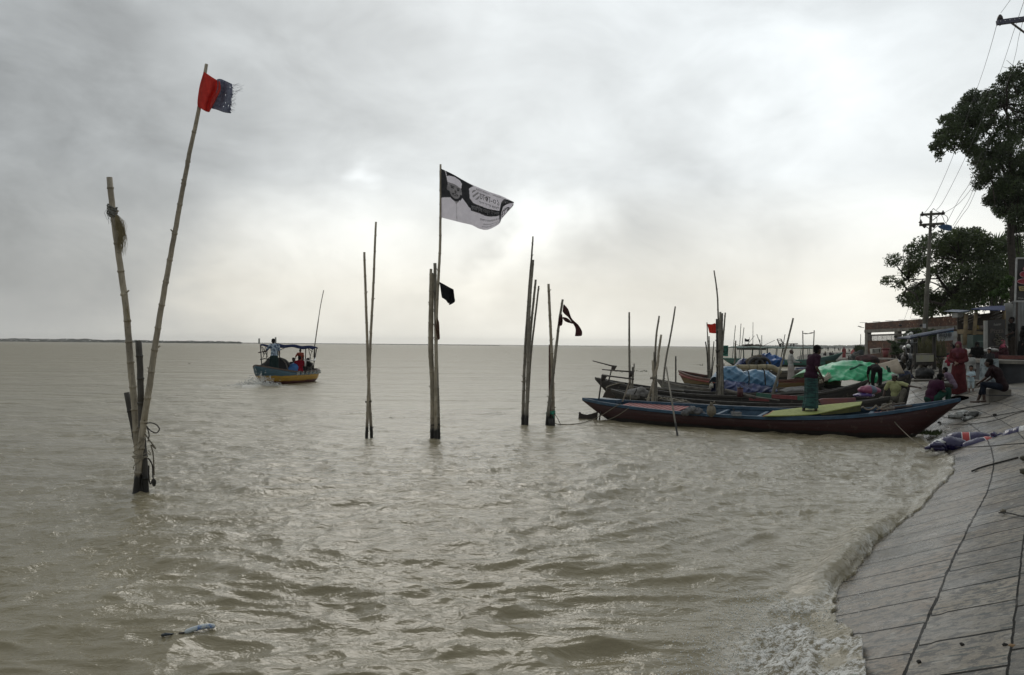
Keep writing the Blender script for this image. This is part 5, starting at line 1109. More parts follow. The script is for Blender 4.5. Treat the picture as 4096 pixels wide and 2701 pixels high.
# the painted ferry heading away on the left
def ferry():
    fa = P(1023, 1494, 39.6); fb_ = P(1264, 1498, 45.0)
    B = Boat(fa, fb_, 1.9, 0.60, -0.25, 1.8, 2.5, fine=3.2); B.A.z = 0.98; B.B.z = 0.66
    B.k = lambda u: B.keel + (((B.A.z if u < .5 else B.B.z) - .05) - B.keel) * B.w(u) ** (3.6 if u < .5 else 7)
    PF = hullmat('ferry_paint', [(-1, (0.10, 0.02, 0.018)), (0.16, (0.50, 0.29, 0.04)), (0.44, (0.055, 0.125, 0.17))], 0.5, 0.45)
    B.build('ferry_boat', 'small ferry painted teal, yellow and red under a blue awning, motoring away', PF, mat('ferry_rim', (0.12, 0.09, 0.075), None, 8, 0.7), WOODD, None, floor=0.15, cat='ferry boat')
    R_ = B.root; cf = lambda x, y: (980 + x / 3.336, 1130 + y / 3.336)
    FR = mat('black_painted_frame', (0.02, 0.02, 0.022), None, 8, 0.5)
    posts = [((205, 830), (228, 1180), 40.3), ((295, 865), (290, 1010), 42.5), ((440, 850), (440, 980), 42.2), ((810, 885), (805, 1215), 41.8), ((935, 890), (910, 1205), 43.6), ((960, 870), (920, 1080), 44.2)]
    for a, b_, d in posts:
        mb = MB(); mb.tube([P(*cf(*a), d), P(*cf(*b_), d)], 0.028, 6); mb.build('awning_post', FR, R_, False, B.loc)
    mb = MB()
    for a, b_, d in (((215, 850), (250, 960), 40.4), ((280, 850), (240, 960), 40.4), ((230, 860), (300, 990), 40.5), ((300, 865), (235, 1010), 40.5), ((455, 905), (525, 878), 42), ((850, 890), (880, 1040), 42.5), ((900, 890), (860, 1020), 42.5), ((840, 880), (905, 930), 42.5), ((470, 900), (440, 860), 42.2)): mb.tube([P(*cf(*a), d), P(*cf(*b_), d)], 0.016, 5)
    mb.build('awning_bracing', FR, R_, False, B.loc)
    mb = MB(); rows = [[cf(205, 828), cf(330, 832), cf(460, 822), cf(640, 835), cf(800, 845), cf(970, 862)], [cf(205, 850), cf(320, 862), cf(450, 868), cf(620, 872), cf(800, 888), cf(900, 893), cf(965, 880)][:6]]
    f0 = patch(rows, 41.2)
    def aw(u, v):
        p = f0(u, 1 - min(v / .25, 1)); 
        return p + Vector((-0.5 * max(0, v - .25), 1.6 * max(0, v - .25) / .75, -0.10 * max(0, v - .25) + 0.03 * math.sin(u * 23)))
    mb.grid(aw, 50, 12); o = mb.build('awning', cloth_mat('navy_awning', (0.055, 0.075, 0.17), 0.25, c2=(0.03, 0.04, 0.10)), R_, True, B.loc); solid(o, .012)
    # wheel box roof over the engine (dark arched cover)
    mb = MB(); sackmesh(mb, P(*cf(415, 1175), 41.9), .80, .75, .66, None, 31, .16, 30, 20); mb.build('engine_cover', mat('black_matting', (0.022, 0.022, 0.022), None, 8, 0.9, 0.5), R_, True, B.loc)
    mb = MB(); mb.tube(smooth_path([P(*cf(*p), 41.1) for p in ((235, 1150), (262, 1080), (320, 1010), (345, 1000))], 4), .03, 5); mb.tube(smooth_path([P(*cf(*p), 41.1) for p in ((480, 1010), (530, 1060), (560, 1120), (575, 1185))], 4), .03, 5); mb.build('cover_hoops', WOODG, R_, True, B.loc)
    mb = MB(); 
    mb.tube([P(*cf(190, 942), 40.6), P(*cf(215, 1050), 40.6)] if False else [P(*cf(200, 1030), 40.4), P(*cf(260, 1018), 40.5), P(*cf(330, 1025), 41)], 0.025, 6); mb.tube([P(*cf(208, 1100), 40.3), P(*cf(206, 1165), 40.2)], 0.03, 6); mb.build('tiller', FR, R_, False, B.loc)
    mb = MB(); mb.tube([P(*cf(815, 1035), 41.7), P(*cf(840, 1045), 41.7), P(*cf(925, 1042), 43), P(*cf(940, 1010), 43.6)], 0.035, 6); mb.tube([P(*cf(805, 1020), 41.7), P(*cf(805, 1120), 41.7)], .05, 6); mb.build('white_rail', mat('white_pipe', (0.6, 0.6, 0.58), None, 8, 0.5), R_, True, B.loc)
    mb = MB()
    for i, x in enumerate((565, 625, 680, 732, 780, 822, 855, 882)):
        u = .40 + i * .072; c_ = B.pt(u, B.b(u) + .03, .52)
        B_ = 0.06
        for dx_, dz_ in ((0, 0), (0.05, .08), (-.05, -.08), (.05, -.04), (-.05, .05)): mb.ell(c_ + Vector((dx_ * .8, dx_ * .5, dz_ * .8)), (0.035, .03, .04), None, 8, 6)
    mb.build('painted_flowers', mat('white_flower_paint', (0.55, 0.56, 0.53), None, 8, 0.7), R_, True, B.loc)
    mb = MB()
    for xs in (((230, 1240), (262, 1262), (268, 1290), (250, 1275)), ((370, 1235), (400, 1215), (455, 1230), (455, 1280), (420, 1310), (400, 1290), (432, 1262), (400, 1245)), ((400, 1245), (430, 1270), (412, 1300))):
        mb.tube([P(*cf(*p), 39.9 + (p[0] - 230) * .0052) + Vector((0, -.05, 0)) for p in xs], 0.022, 5)
    mb.build('painted_scroll', mat('black_scroll_paint', (0.015, 0.014, 0.014), None, 8, 0.6), R_, True, B.loc)
    mb = MB(); sackmesh(mb, P(*cf(640, 1180), 42.0), 0.45, .4, 0.34, None, 4, .3); o = mb.build('plastic_sheet', mat('bright_blue_sheet', (0.05, 0.20, 0.50), (0.03, 0.12, 0.32), 4, 0.5, 0.3), None, True); topmesh(o, P(*cf(640, 1215), 42)); tag(o, 'bright blue plastic sheet bunched on the ferry', 'sheet')
    mb = MB(); mb.grid(patch([[cf(330, 1146), cf(440, 1150), cf(520, 1162), cf(560, 1180)], [cf(330, 1158), cf(440, 1172), cf(520, 1182), cf(560, 1190)]], 40.9, .02), 16, 4); o = mb.build('cloth_strip', mat('light_blue_cloth', (0.22, 0.38, 0.52), None, 6, 0.8), None, True); topmesh(o, P(*cf(440, 1165), 40.9)); solid(o, .05); tag(o, 'light blue cloth lying along the stern rim of the ferry', 'cloth')
    mb = MB(); Q = smooth_path([P(*cf(*p), 44.0) for p in ((1050, 105), (1010, 300), (975, 530), (945, 740), (930, 850), (918, 1000))], 4); mb.tube(Q, [0.022] * 8 + [.03] * (len(Q) - 8), 7); o = mb.build('bamboo_pole', BAMM, None, True); topmesh(o, Q[-1]); tag(o, 'tall slim bamboo pole raised at the bow of the ferry', 'bamboo pole')
    return cf
cf = ferry()
for i in range(60):
    pass

# ------------------------------------------------------------------ people
REMESH = []
def rebuild(mb, name, m_, root, voxel, smooth=4):
    """close the overlapping volumes in mb into one continuous skin (done for all at the end)"""
    o = mb.build(name, m_, root, True, None)
    r_ = o.modifiers.new('r', 'REMESH'); r_.mode = 'VOXEL'; r_.voxel_size = voxel; r_.use_smooth_shade = True
    s_ = o.modifiers.new('s', 'SMOOTH'); s_.factor = 0.5; s_.iterations = smooth
    REMESH.append(o); return o
SKIN = mat('brown_skin', (0.135, 0.068, 0.042), (0.11, 0.055, 0.034), 6, 0.55); SKIND = mat('dark_brown_skin', (0.060, 0.033, 0.023), (0.045, 0.025, 0.018), 6, 0.5)
HAIR = mat('black_hair', (0.006, 0.005, 0.005), None, 30, 0.85, spec=0.15); WHITE = cloth_mat('white_cotton', (0.40, 0.40, 0.38), 0.0, 0.9, 8, (0.30, 0.30, 0.285))
CL = {}
def cl(name, c, c_2=None, sc=8):
    if name not in CL: CL[name] = cloth_mat(name, c, 0.0, 0.9, sc, c_2)
    return CL[name]
def V3(*a): return Vector(a)
STAND = dict(pel=(0, 0, .93), wst=(0, 0, 1.08), chest=(0, .01, 1.27), neck=(0, 0, 1.45), head=(0, .025, 1.585), shR=(.175, 0, 1.40), shL=(-.175, 0, 1.40),
             elR=(.225, -.03, 1.12), elL=(-.225, -.03, 1.12), wrR=(.24, .07, .88), wrL=(-.24, .07, .88), hipR=(.09, 0, .91), hipL=(-.09, 0, .91),
             knR=(.10, .02, .49), knL=(-.10, .02, .49), anR=(.10, -.03, .07), anL=(-.10, -.03, .07), toR=(.12, .15, .03), toL=(-.12, .15, .03), look=0.0)
SIT = dict(STAND, pel=(0, 0, .10), wst=(0, .02, .25), chest=(0, .06, .44), neck=(0, .10, .62), head=(0, .14, .75), shR=(.175, .07, .57), shL=(-.175, .07, .57), elR=(.26, .16, .33), elL=(-.26, .16, .33), wrR=(.18, .38, .28), wrL=(-.18, .38, .28),
           hipR=(.09, .02, .10), hipL=(-.09, .02, .10), knR=(.20, .36, .34), knL=(-.20, .36, .34), anR=(.14, .42, .02), anL=(-.14, .42, .02), toR=(.16, .58, -.01), toL=(-.16, .58, -.01))
CHAIR = dict(SIT, pel=(0, 0, .46), wst=(0, .05, .60), chest=(0, .15, .77), neck=(0, .25, .92), head=(0, .32, 1.03), shR=(.175, .22, .88), shL=(-.175, .22, .88), elR=(.24, .32, .66), elL=(-.24, .32, .66), wrR=(.10, .50, .60), wrL=(-.10, .50, .60),
             hipR=(.09, .02, .45), hipL=(-.09, .02, .45), knR=(.14, .44, .47), knL=(-.14, .44, .47), anR=(.12, .48, .07), anL=(-.12, .48, .07), toR=(.13, .66, .03), toL=(-.13, .66, .03))
BEND = dict(STAND, pel=(0, -.10, .86), wst=(0, .06, .93), chest=(0, .26, .93), neck=(0, .44, .86), head=(0, .55, .78), shR=(.17, .38, .90), shL=(-.17, .38, .90), elR=(.22, .44, .62), elL=(-.22, .44, .62), wrR=(.16, .50, .38), wrL=(-.16, .50, .38), hipR=(.10, -.10, .85), hipL=(-.10, -.10, .85), knR=(.14, -.02, .46), knL=(-.14, -.02, .46))
def hand(mb, el, wr, s_=1.0, curl=0.5, side=1):
    d = (wr - el).normalized(); x = d.cross(V3(0, 0, 1)); x = x.normalized() if x.length > .1 else V3(1, 0, 0); z = x.cross(d)
    mb.cap(wr, wr + d * .075 * s_, .026 * s_, .034 * s_, 8)
    for i, ln in enumerate((.060, .072, .078, .066)):
        a = wr + d * .085 * s_ + x * (i - 1.5) * .019 * s_; b = a + (d * (1 - curl * .4) - z * curl * .5).normalized() * ln * .55 * s_; c = b + (d * (1 - curl) - z * curl).normalized() * ln * .45 * s_
        mb.cap(a, b, .0095 * s_, .009 * s_, 6); mb.cap(b, c, .009 * s_, .0075 * s_, 6)
    t = wr + d * .03 * s_ + x * .03 * s_ * side; mb.cap(t, t + (d * .6 + x * .8 * side).normalized() * .035 * s_, .012 * s_, .011 * s_, 6); mb.cap(t + (d * .6 + x * .8 * side).normalized() * .035 * s_, t + (d * .9 + x * .5 * side).normalized() * .068 * s_, .011 * s_, .008 * s_, 6)
def person(loc, rz, pose, label, scale=1.0, shirt=None, sleeves='short', lower=None, lowkind='lungi', skin=None, hair='short', hair_m=None, scarf=None, vox=0.013, group=None, ov=None, robe=None, cap=None, bare=True, parent_only=False, wide=1.0, hem=0.10, extra=None, head_r=1.0, turn=0.0):
    J = {k_: (V3(*v) if isinstance(v, tuple) else v) for k_, v in dict(pose, **(ov or {})).items()}
    root = thing('person', label, 'person', loc, rz - math.atan2(loc[0], loc[1]), group); root.scale = (scale,) * 3
    skin = skin or SKIND; mb = MB(); up = (J['neck'] - J['chest']).normalized()
    # body
    def limb(a, b, c, r, m_=mb, g=0.0): m_.cap(J[a], J[b], r[0] + g, r[1] + g, 10); m_.cap(J[b], J[c], r[1] + g, r[2] + g, 10)
    def torso(m_, g=0.0, wd=1.0):
        fw = (J['chest'] - J['pel']).normalized(); side = (J['shR'] - J['shL']).normalized(); fr = fw.cross(side) * -1
        R_ = Matrix((side, side.cross(fw) * -1, fw)).transposed()
        m_.ell(J['pel'], (.150 * wd + g, .105 * wd + g, .12 + g), R_, 14, 10); m_.ell(J['wst'], (.130 * wd + g, .095 * wd + g, .14 + g), R_, 14, 10)
        m_.ell(J['chest'], (.150 * wd + g, .105 * wd + g, .17 + g), R_, 14, 10)
        m_.cap(J['shR'], J['shL'], .052 + g, .052 + g, 10)
        mid = (J['shR'] + J['shL']) / 2; m_.cap(mid, J['neck'], .07 + g, .052 + g * .6, 10)
    torso(mb, 0, wide)
    h = J['head']; hd = (h - J['neck']).normalized(); hq = Matrix.Rotation(turn, 3, 'Z')
    mb.cap(J['neck'] - hd * .03, h - hd * .05, .050, .047, 10)
    hr = head_r
    mb.ell(h + hq @ V3(0, -.008, .025) * hr, (.074 * hr, .092 * hr, .092 * hr), None, 16, 12); mb.ell(h + hq @ V3(0, .024, -.045) * hr, (.052 * hr, .060 * hr, .068 * hr), None, 14, 10)
    mb.cap(h + hq @ V3(0, .085, .010) * hr, h + hq @ V3(0, .106, -.022) * hr, .010, .014, 8)
    for sg in (-1, 1):
        mb.ell(h + hq @ V3(sg * .076, -.008, -.005) * hr, (.010, .020, .030), None, 8, 6); mb.ell(h + hq @ V3(sg * .03, .070, .036) * hr, (.022, .012, .010), None, 8, 6)
    mb.ell(h + hq @ V3(0, .080, -.058) * hr, (.022, .012, .009), None, 8, 6)
    for sd, sg in (('R', 1), ('L', -1)):
        mb.cap(J['sh' + sd], J['el' + sd], .046, .037, 10); mb.cap(J['el' + sd], J['wr' + sd], .037, .025, 10); hand(mb, J['el' + sd], J['wr' + sd], 1, .55, -sg)
        mb.cap(J['hip' + sd], J['kn' + sd], .082, .054, 10); mb.cap(J['kn' + sd], J['kn' + sd].lerp(J['an' + sd], .35), .052, .052, 10); mb.cap(J['kn' + sd].lerp(J['an' + sd], .35), J['an' + sd], .052, .034, 10)
        mb.cap(J['an' + sd] + V3(0, -.03, -.03), J['to' + sd], .033, .024, 8)
    rebuild(mb, 'body', skin, root, vox)
    if True:   # eyes
        mb = MB()
        for sg in (-1, 1): mb.ell(h + hq @ V3(sg * .029, .083, .014) * hr, (.012, .006, .006), None, 8, 6)
        if hair != 'veil' and vox < .02: mb.build('eyes', HAIR, root, True)
    hm = hair_m or HAIR
    if hair == 'short':
        mb = MB(); mb.ell(h + hq @ V3(0, -.020, .050) * hr, (.083 * hr, .096 * hr, .082 * hr), None, 14, 10); mb.ell(h + hq @ V3(0, -.048, .0) * hr, (.072 * hr, .062 * hr, .085 * hr), None, 12, 8); rebuild(mb, 'hair', hm, root, max(vox, .012), 2)
    elif hair == 'long':
        mb = MB(); mb.ell(h + V3(0, -.020, .050), (.086, .100, .084), None, 14, 10); mb.cap(h + V3(0, -.05, 0), h + V3(0, -.06, -.20), .085, .06, 12); rebuild(mb, 'hair', hm, root, max(vox, .012), 2)
    if cap:
        mb = MB(); mb.tube([h + V3(0, -.012, .055), h + V3(0, -.012, .095), h + V3(0, -.012, .125)], [.090, .086, .066], 16); rebuild(mb, 'cap', cap, root, max(vox, .012), 2)
    if shirt:
        mb = MB(); torso(mb, .020, wide)
        for sd in 'RL':
            if sleeves == 'short': mb.cap(J['sh' + sd], J['sh' + sd].lerp(J['el' + sd], .72), .064, .062, 10)
            elif sleeves == 'long': mb.cap(J['sh' + sd], J['el' + sd], .062, .052, 10); mb.cap(J['el' + sd], J['el' + sd].lerp(J['wr' + sd], .9), .052, .040, 10)
        mb.ell(J['pel'] + (J['wst'] - J['pel']) * .1, (.168 * wide, .128 * wide, .12), None, 14, 10)
        rebuild(mb, 'shirt', shirt, root, max(vox, .015), 3)
    if robe:     # long gown over arms and legs
        mb = MB(); torso(mb, .028, wide)
        for sd in 'RL': mb.cap(J['sh' + sd], J['el' + sd], .070, .066, 10); mb.cap(J['el' + sd], J['el' + sd].lerp(J['wr' + sd], .85), .066, .052, 10)
        n = 28; pts = [J['pel'] + V3(0, 0, .04), J['pel'] * .5 + (J['knR'] + J['knL']) * .25, (J['knR'] + J['knL']) / 2, (J['anR'] + J['anL']) / 2 + V3(0, .0, hem - .07)]
        mb.tube([pts[0], pts[1], pts[2], pts[3]], [.165 * wide, .19 * wide, .20 * wide, .23 * wide], n, squash=0.85)
        rebuild(mb, 'robe', robe, root, max(vox, .016), 3)
    if lower and lowkind == 'trousers':
        mb = MB(); mb.ell(J['pel'], (.165, .125, .12), None, 14, 10)
        for sd in 'RL': mb.cap(J['hip' + sd], J['kn' + sd], .100, .072, 10); mb.cap(J['kn' + sd], J['kn' + sd].lerp(J['an' + sd], 1 - hem), .072, .056, 10)
        rebuild(mb, 'trousers', lower, root, max(vox, .015), 3)
    if lower and lowkind == 'lungi':
        mb = MB(); n = 36; K = (J['knR'] + J['knL']) / 2; Aq = (J['anR'] + J['anL']) / 2; ws = abs(J['knR'].x - J['knL'].x) / 2
        st = [(J['pel'].lerp(J['wst'], .35), .150, .115), (J['pel'], .170, .135), (J['pel'].lerp(K, .5), .155 + ws * .45, .145), (K, .110 + ws, .145), (K.lerp(Aq, .5), .110 + abs(J['anR'].x - J['anL'].x) / 2, .155), (K.lerp(Aq, 1 - hem), .115 + abs(J['anR'].x - J['anL'].x) / 2, .175)]
        rings = []
        for i, (c_, a_, b_) in enumerate(st):
            f_ = i / (len(st) - 1)
            rings += [c_ + V3((a_ + .012 * f_ * math.sin(7 * t + 1) + .006 * math.sin(13 * t)) * math.cos(t), (b_ + .016 * f_ * math.sin(9 * t)) * math.sin(t), .008 * math.sin(3 * t) * f_) for t in [2 * math.pi * j / n for j in range(n)]]
        mb.add(rings, [(i * n + j, i * n + (j + 1) % n, (i + 1) * n + (j + 1) % n, (i + 1) * n + j) for i in range(len(st) - 1) for j in range(n)])
        o = mb.build('lungi', lower, root, True); sb = o.modifiers.new('sub', 'SUBSURF'); sb.levels = sb.render_levels = 1
    if lower and lowkind == 'fold':     # cloth over folded legs when sitting on the ground
        mb = MB(); mb.ell(J['pel'] + V3(0, .02, .0), (.19, .17, .13), None, 14, 10)
        for sd in 'RL': mb.cap(J['hip' + sd], J['kn' + sd], .11, .085, 10); mb.cap(J['kn' + sd], J['an' + sd], .085, .065, 10)
        rebuild(mb, 'lungi', lower, root, max(vox, .016), 4)
    if scarf:
        mb = MB(); mb.ell(h + V3(0, -.018, .030), (.098, .112, .108), None, 16, 12); mb.cap(h + V3(0, -.035, -.03), J['neck'] + V3(0, -.01, 0), .092, .095, 14); mb.ell(J['neck'] + V3(0, 0, -.07), (.205 * wide, .145, .13), None, 16, 10)
        mb.cap(J['neck'] + V3(0, .03, -.05), J['chest'] + V3(0, .055, -.03), .12, .10, 12); mb.ell(J['chest'] + V3(0, -.03, .02), (.18, .13, .15), None, 14, 10)
        if hair != 'veil':
            pass
        o = rebuild(mb, 'headscarf', scarf, root, max(vox, .014), 3)
        # the face stays outside the scarf
        o.modifiers.clear(); REMESH.remove(o); rr = o.modifiers.new('r', 'REMESH'); rr.mode = 'VOXEL'; rr.voxel_size = max(vox, .014); rr.use_smooth_shade = True; ss_ = o.modifiers.new('s', 'SMOOTH'); ss_.iterations = 3; REMESH.append(o)
        if hair != 'veil':
            mb = MB(); mb.ell(h + hq @ V3(0, .075, -.012), (.050, .042, .072), None, 14, 10); mb.cap(h + hq @ V3(0, .112, .01), h + hq @ V3(0, .122, -.02), .009, .012, 8); rebuild(mb, 'face', skin, root, .010, 2)
    return root, J
HL = math.radians
def pplace(pxh, yh, yf, d, H=1.68):
    """foot point and scale of a figure whose head top is at pxh,yh and foot line at yf"""
    f_ = P(pxh, yf, d); t = P(pxh, yh, d); return f_, (t.z - f_.z) / H
# on the red boat
plum = cl('plum_t_shirt', (0.034, 0.012, 0.026), (0.022, 0.008, 0.016)); teal = mat('teal_checked_lungi', (0.018, 0.072, 0.066), (0.008, 0.026, 0.028), 5, 0.9, 0.3, stretch=(1, 1, 6), lo=.45, hi=.55)
f_, s_ = pplace(3268, 1376, 1657, 20.0, 1.70); f_.x = P(3240, 1657, 20.0).x
person(f_, HL(-62), STAND, 'barefoot man in a plum T-shirt and teal lungi standing on the red boat', s_, plum, 'short', teal, 'lungi', SKIND, ov=dict(pel=(0, .02, .93), wst=(.0, .04, 1.08), chest=(0, .08, 1.26), neck=(0, .13, 1.43), head=(0, .19, 1.55), shR=(.17, .11, 1.38), shL=(-.17, .09, 1.38), elR=(.23, .04, 1.13), elL=(-.24, .12, 1.12), wrR=(.22, .17, .93), wrL=(-.18, .28, .96), anR=(.10, .10, .05), anL=(-.11, -.12, .05), toR=(.12, .28, .02), toL=(-.13, .06, .02), knR=(.10, .08, .49), knL=(-.10, -.02, .49)), hem=.22, turn=0.25, wide=1.22)
# man in white
f_, s_ = pplace(3163, 1400, 1543, 35.6)
person(f_, HL(-75), STAND, 'balding man in a white tunic and white wrap standing beyond the slanting bamboo pole', s_, WHITE, 'long', cl('cream_lungi', (0.36, 0.33, 0.30), (0.27, 0.24, 0.22)), 'lungi', SKIND, hair='none', ov=dict(elR=(.22, .12, 1.12), wrR=(.15, .36, 1.10), elL=(-.24, -.06, 1.12), wrL=(-.24, .05, .88)), hem=.1)
# bending man
f_, s_ = pplace(3508, 1478, 1565, 26.0, 1.02)
person(P(3505, 1568, 26.0), HL(12), BEND, 'man in black bending over with his back turned, in front of the green tarpaulin', .86, cl('black_shirt', (0.018, 0.018, 0.018)), 'short', cl('black_trousers', (0.014, 0.014, 0.015)), 'trousers', SKIND)
# man in the yellow shirt
yel = cl('pale_yellow_shirt', (0.36, 0.37, 0.19), (0.27, 0.28, 0.14)); gry = cl('grey_lungi', (0.115, 0.105, 0.085), (0.07, 0.065, 0.055))
f_ = P(3583, 1612, 21.5)
person(f_, HL(168), SIT, 'man in a pale yellow shirt and white skullcap sitting on the bank beside the bow', 0.86, yel, 'short', gry, 'fold', SKIND, hair='short', cap=WHITE, ov=dict(wst=(0, .0, .27), chest=(-.0, .04, .47), neck=(0, .08, .66), head=(.02, .13, .79), shR=(.19, .05, .61), shL=(-.19, .05, .61), elL=(-.42, .16, .55), wrL=(-.66, .24, .52), elR=(.31, .06, .36), wrR=(.36, .12, .08), knL=(-.30, .30, .40), anL=(-.22, .44, .03), knR=(.34, .30, .12), anR=(.04, .44, .04), toL=(-.24, .58, 0), toR=(-.08, .50, .02)), turn=-.5)
# man in the purple shirt, from behind
f_ = P(3722, 1612, 21.0)
person(f_, HL(-50), SIT, 'man in a dark purple shirt sitting hunched with his back to the river boats', 1.0, cl('dark_purple_shirt', (0.046, 0.011, 0.032), (0.026, 0.007, 0.018)), 'short', cl('dark_green_lungi', (0.02, 0.07, 0.05), (0.012, 0.035, 0.03)), 'fold', SKIND, ov=dict(chest=(0, .12, .42), neck=(0, .22, .57), head=(0, .32, .66), shR=(.18, .18, .53), shL=(-.18, .18, .53)), wide=1.12)
# man on the concrete block
jean = cl('dark_denim', (0.012, 0.017, 0.028), (0.008, 0.010, 0.016))
f_ = P(4012, 1622, 20.6)
person(f_ + V3(0, 0, 0.02), HL(72), CHAIR, 'man in a dark shirt and rolled up jeans sitting on the concrete block', 1.02, cl('dark_maroon_shirt', (0.020, 0.009, 0.010), (0.012, 0.006, 0.007)), 'short', jean, 'trousers', SKIND, ov=dict(chest=(0, .13, .78), neck=(0, .24, .95), head=(0, .33, 1.04), anR=(.10, .62, .06), anL=(-.10, .40, .10), toR=(.11, .80, .02), toL=(-.10, .56, .05), knR=(.10, .46, .50), knL=(-.12, .42, .50), elR=(.22, .34, .66), wrR=(.10, .52, .50), wrL=(-.08, .52, .54)), hem=.42)
# the woman in red and the people round her
f_, s_ = pplace(3834, 1373, 1580, 25.0, 1.66)
person(f_, HL(165), STAND, 'woman in a long red gown with a rose headscarf, hands folded, standing on the bank', s_, robe=cl('red_gown', (0.095, 0.020, 0.022), (0.06, 0.014, 0.016)), scarf=cl('rose_scarf', (0.13, 0.040, 0.052), (0.085, 0.026, 0.036)), skin=SKIN, hair='none', ov=dict(elR=(.24, .04, 1.12), elL=(-.24, .04, 1.12), wrR=(.05, .22, 1.05), wrL=(-.05, .22, 1.02)), wide=1.15, hem=.05)
f_, s_ = pplace(3908, 1372, 1524, 31.0, 1.66)
person(f_, HL(190), STAND, 'woman in a full black veil and gown standing behind the woman in red', s_, robe=cl('black_gown', (0.008, 0.008, 0.008)), scarf=cl('black_gown', (0.008,) * 3), hair='veil', wide=1.2, hem=.03, ov=dict(wrR=(.10, .2, 1.0), wrL=(-.10, .2, 1.0), elR=(.24, 0, 1.12)))
f_, s_ = pplace(3884, 1477, 1574, 24.4, 1.50)
KID = dict(STAND, head=(0, .03, 1.55), shR=(.16, 0, 1.30), shL=(-.16, 0, 1.30), neck=(0, 0, 1.34), chest=(0, .03, 1.14), wst=(0, .05, .96), elR=(.23, .05, 1.08), elL=(-.23, .05, 1.08), wrR=(.10, .22, 1.05), wrL=(-.12, .22, 1.05), pel=(0, 0, .80), hipR=(.09, 0, .78), hipL=(-.09, 0, .78), knR=(.11, 0, .42), knL=(-.11, 0, .42))
person(f_, HL(172), KID, 'toddler in pale blue shirt and shorts standing beside the woman in red', s_, cl('pale_blue_cotton', (0.42, 0.52, 0.56), (0.32, 0.40, 0.44)), 'short', cl('pale_blue_shorts', (0.48, 0.56, 0.58)), 'trousers', SKIN, hem=.75, wide=1.25, head_r=1.5, vox=.02)
f_, s_ = pplace(3802, 1466, 1588, 23.8, .92)
person(P(3815, 1592, 23.8), HL(70), CHAIR, 'boy in a lilac shirt crouching sideways in front of the woman in red', s_ * .80, cl('lilac_shirt', (0.17, 0.12, 0.16), (0.11, 0.08, 0.11)), 'short', cl('brown_grey_trousers', (0.06, 0.048, 0.04)), 'trousers', SKIND, wide=1.0, vox=.016)
f_, s_ = pplace(3795, 1425, 1560, 27.4, 1.66)
person(f_, HL(175), STAND, 'child in a white dress and red scarf half hidden left of the woman in red', s_, robe=WHITE, scarf=cl('crimson_scarf', (0.24, 0.03, 0.05)), skin=SKIN, hair='none', vox=.018, hem=.3)
f_, s_ = pplace(3880, 1416, 1545, 28.0, 1.66)
person(f_, HL(185), STAND, 'child in a white checked dress between the woman in red and the veiled woman', s_, robe=WHITE, skin=SKIND, hair='long', vox=.018, hem=.3)
f_, s_ = pplace(3957, 1398, 1535, 28.0, 1.66)
person(f_, HL(150), STAND, 'girl with long black hair in dark clothes standing behind the seated man', s_, cl('charcoal_top', (0.03, 0.03, 0.033)), 'long', cl('charcoal_skirt', (0.02, 0.022, 0.025)), 'lungi', SKIN, hair='long', vox=.018)
f_ = P(4022, 1437, 35)
person(f_, HL(100), SIT, 'woman under a bright pink shawl sitting on the terrace above the wall', .98, robe=cl('dark_dress', (0.05, 0.02, 0.025)), scarf=cl('pink_shawl', (0.38, 0.09, 0.13), (0.28, 0.06, 0.10)), skin=SKIND, hair='none', wide=1.35, vox=.018)
f_ = onground(4048, 38.5); t_ = P(4048, 1271, 38.5)
person(f_, HL(115), STAND, 'man in a black shirt standing hand on hip in front of the corrugated wall', (t_.z - f_.z) / 1.68, cl('black_shirt', (0.018,) * 3), 'short', cl('brown_trousers', (0.045, 0.035, 0.028)), 'trousers', SKIND, vox=.016, ov=dict(elR=(.36, -.08, 1.15), wrR=(.19, .06, 1.02), elL=(-.22, .06, 1.12), wrL=(-.08, .22, 1.02)))
f_ = onground(4094, 37.5); t_ = P(4094, 1306, 37.5)
person(f_, HL(100), STAND, 'woman in a flowing black gown walking at the right edge by the corrugated wall', (t_.z - f_.z) / 1.68, robe=cl('black_gown', (0.008,) * 3), scarf=cl('black_gown', (0.008,) * 3), hair='veil', vox=.02, wide=1.25)
f_ = onground(3824, 47); t_ = P(3824, 1307, 47)
person(f_, HL(120), STAND, 'man in a white shirt standing by the blue and white sign board', (t_.z - f_.z) / 1.68, WHITE, 'short', cl('black_trousers', (0.014,) * 3), 'trousers', SKIND, vox=.02)
# far bank people
c11 = lambda x, y: (3300 + x / 7.43, 1330 + y / 7.43)
def far(x, yh, yf, d, label, rz=180, pose=STAND, H=1.68, **kw):
    a = P(*c11(x, yf), d); b = P(*c11(x, yh), d); kw.setdefault('vox', .035)
    return person(a, HL(rz), pose, label, (b.z - a.z) / H, group=kw.pop('group', None), **kw)
far(565, 440, 790, 104, 'far woman in a red dress standing alone at the water edge', robe=cl('dusty_red_dress', (0.26, 0.07, 0.07)), scarf=cl('dusty_red_scarf', (0.24, 0.08, 0.09)), wide=1.25, hair='none')
far(870, 455, 660, 112, 'far woman in a pink dress and black hair sitting right of the red one', pose=SIT, H=.85, robe=cl('salmon_dress', (0.42, 0.14, 0.13)), hair='long', wide=1.3, rz=160)
far(990, 545, 690, 92, 'far man in a white shirt squatting beside the dark tables', pose=SIT, H=.85, shirt=WHITE, lower=cl('grey_lungi', (.1, .1, .1)), lowkind='fold', rz=120)
far(1120, 500, 700, 66, 'man in a grey and white shirt squatting left of the white box', pose=SIT, H=.85, shirt=cl('grey_white_shirt', (0.30, 0.30, 0.29)), lower=cl('dark_green_lungi', (.02, .07, .05)), lowkind='fold', rz=100)
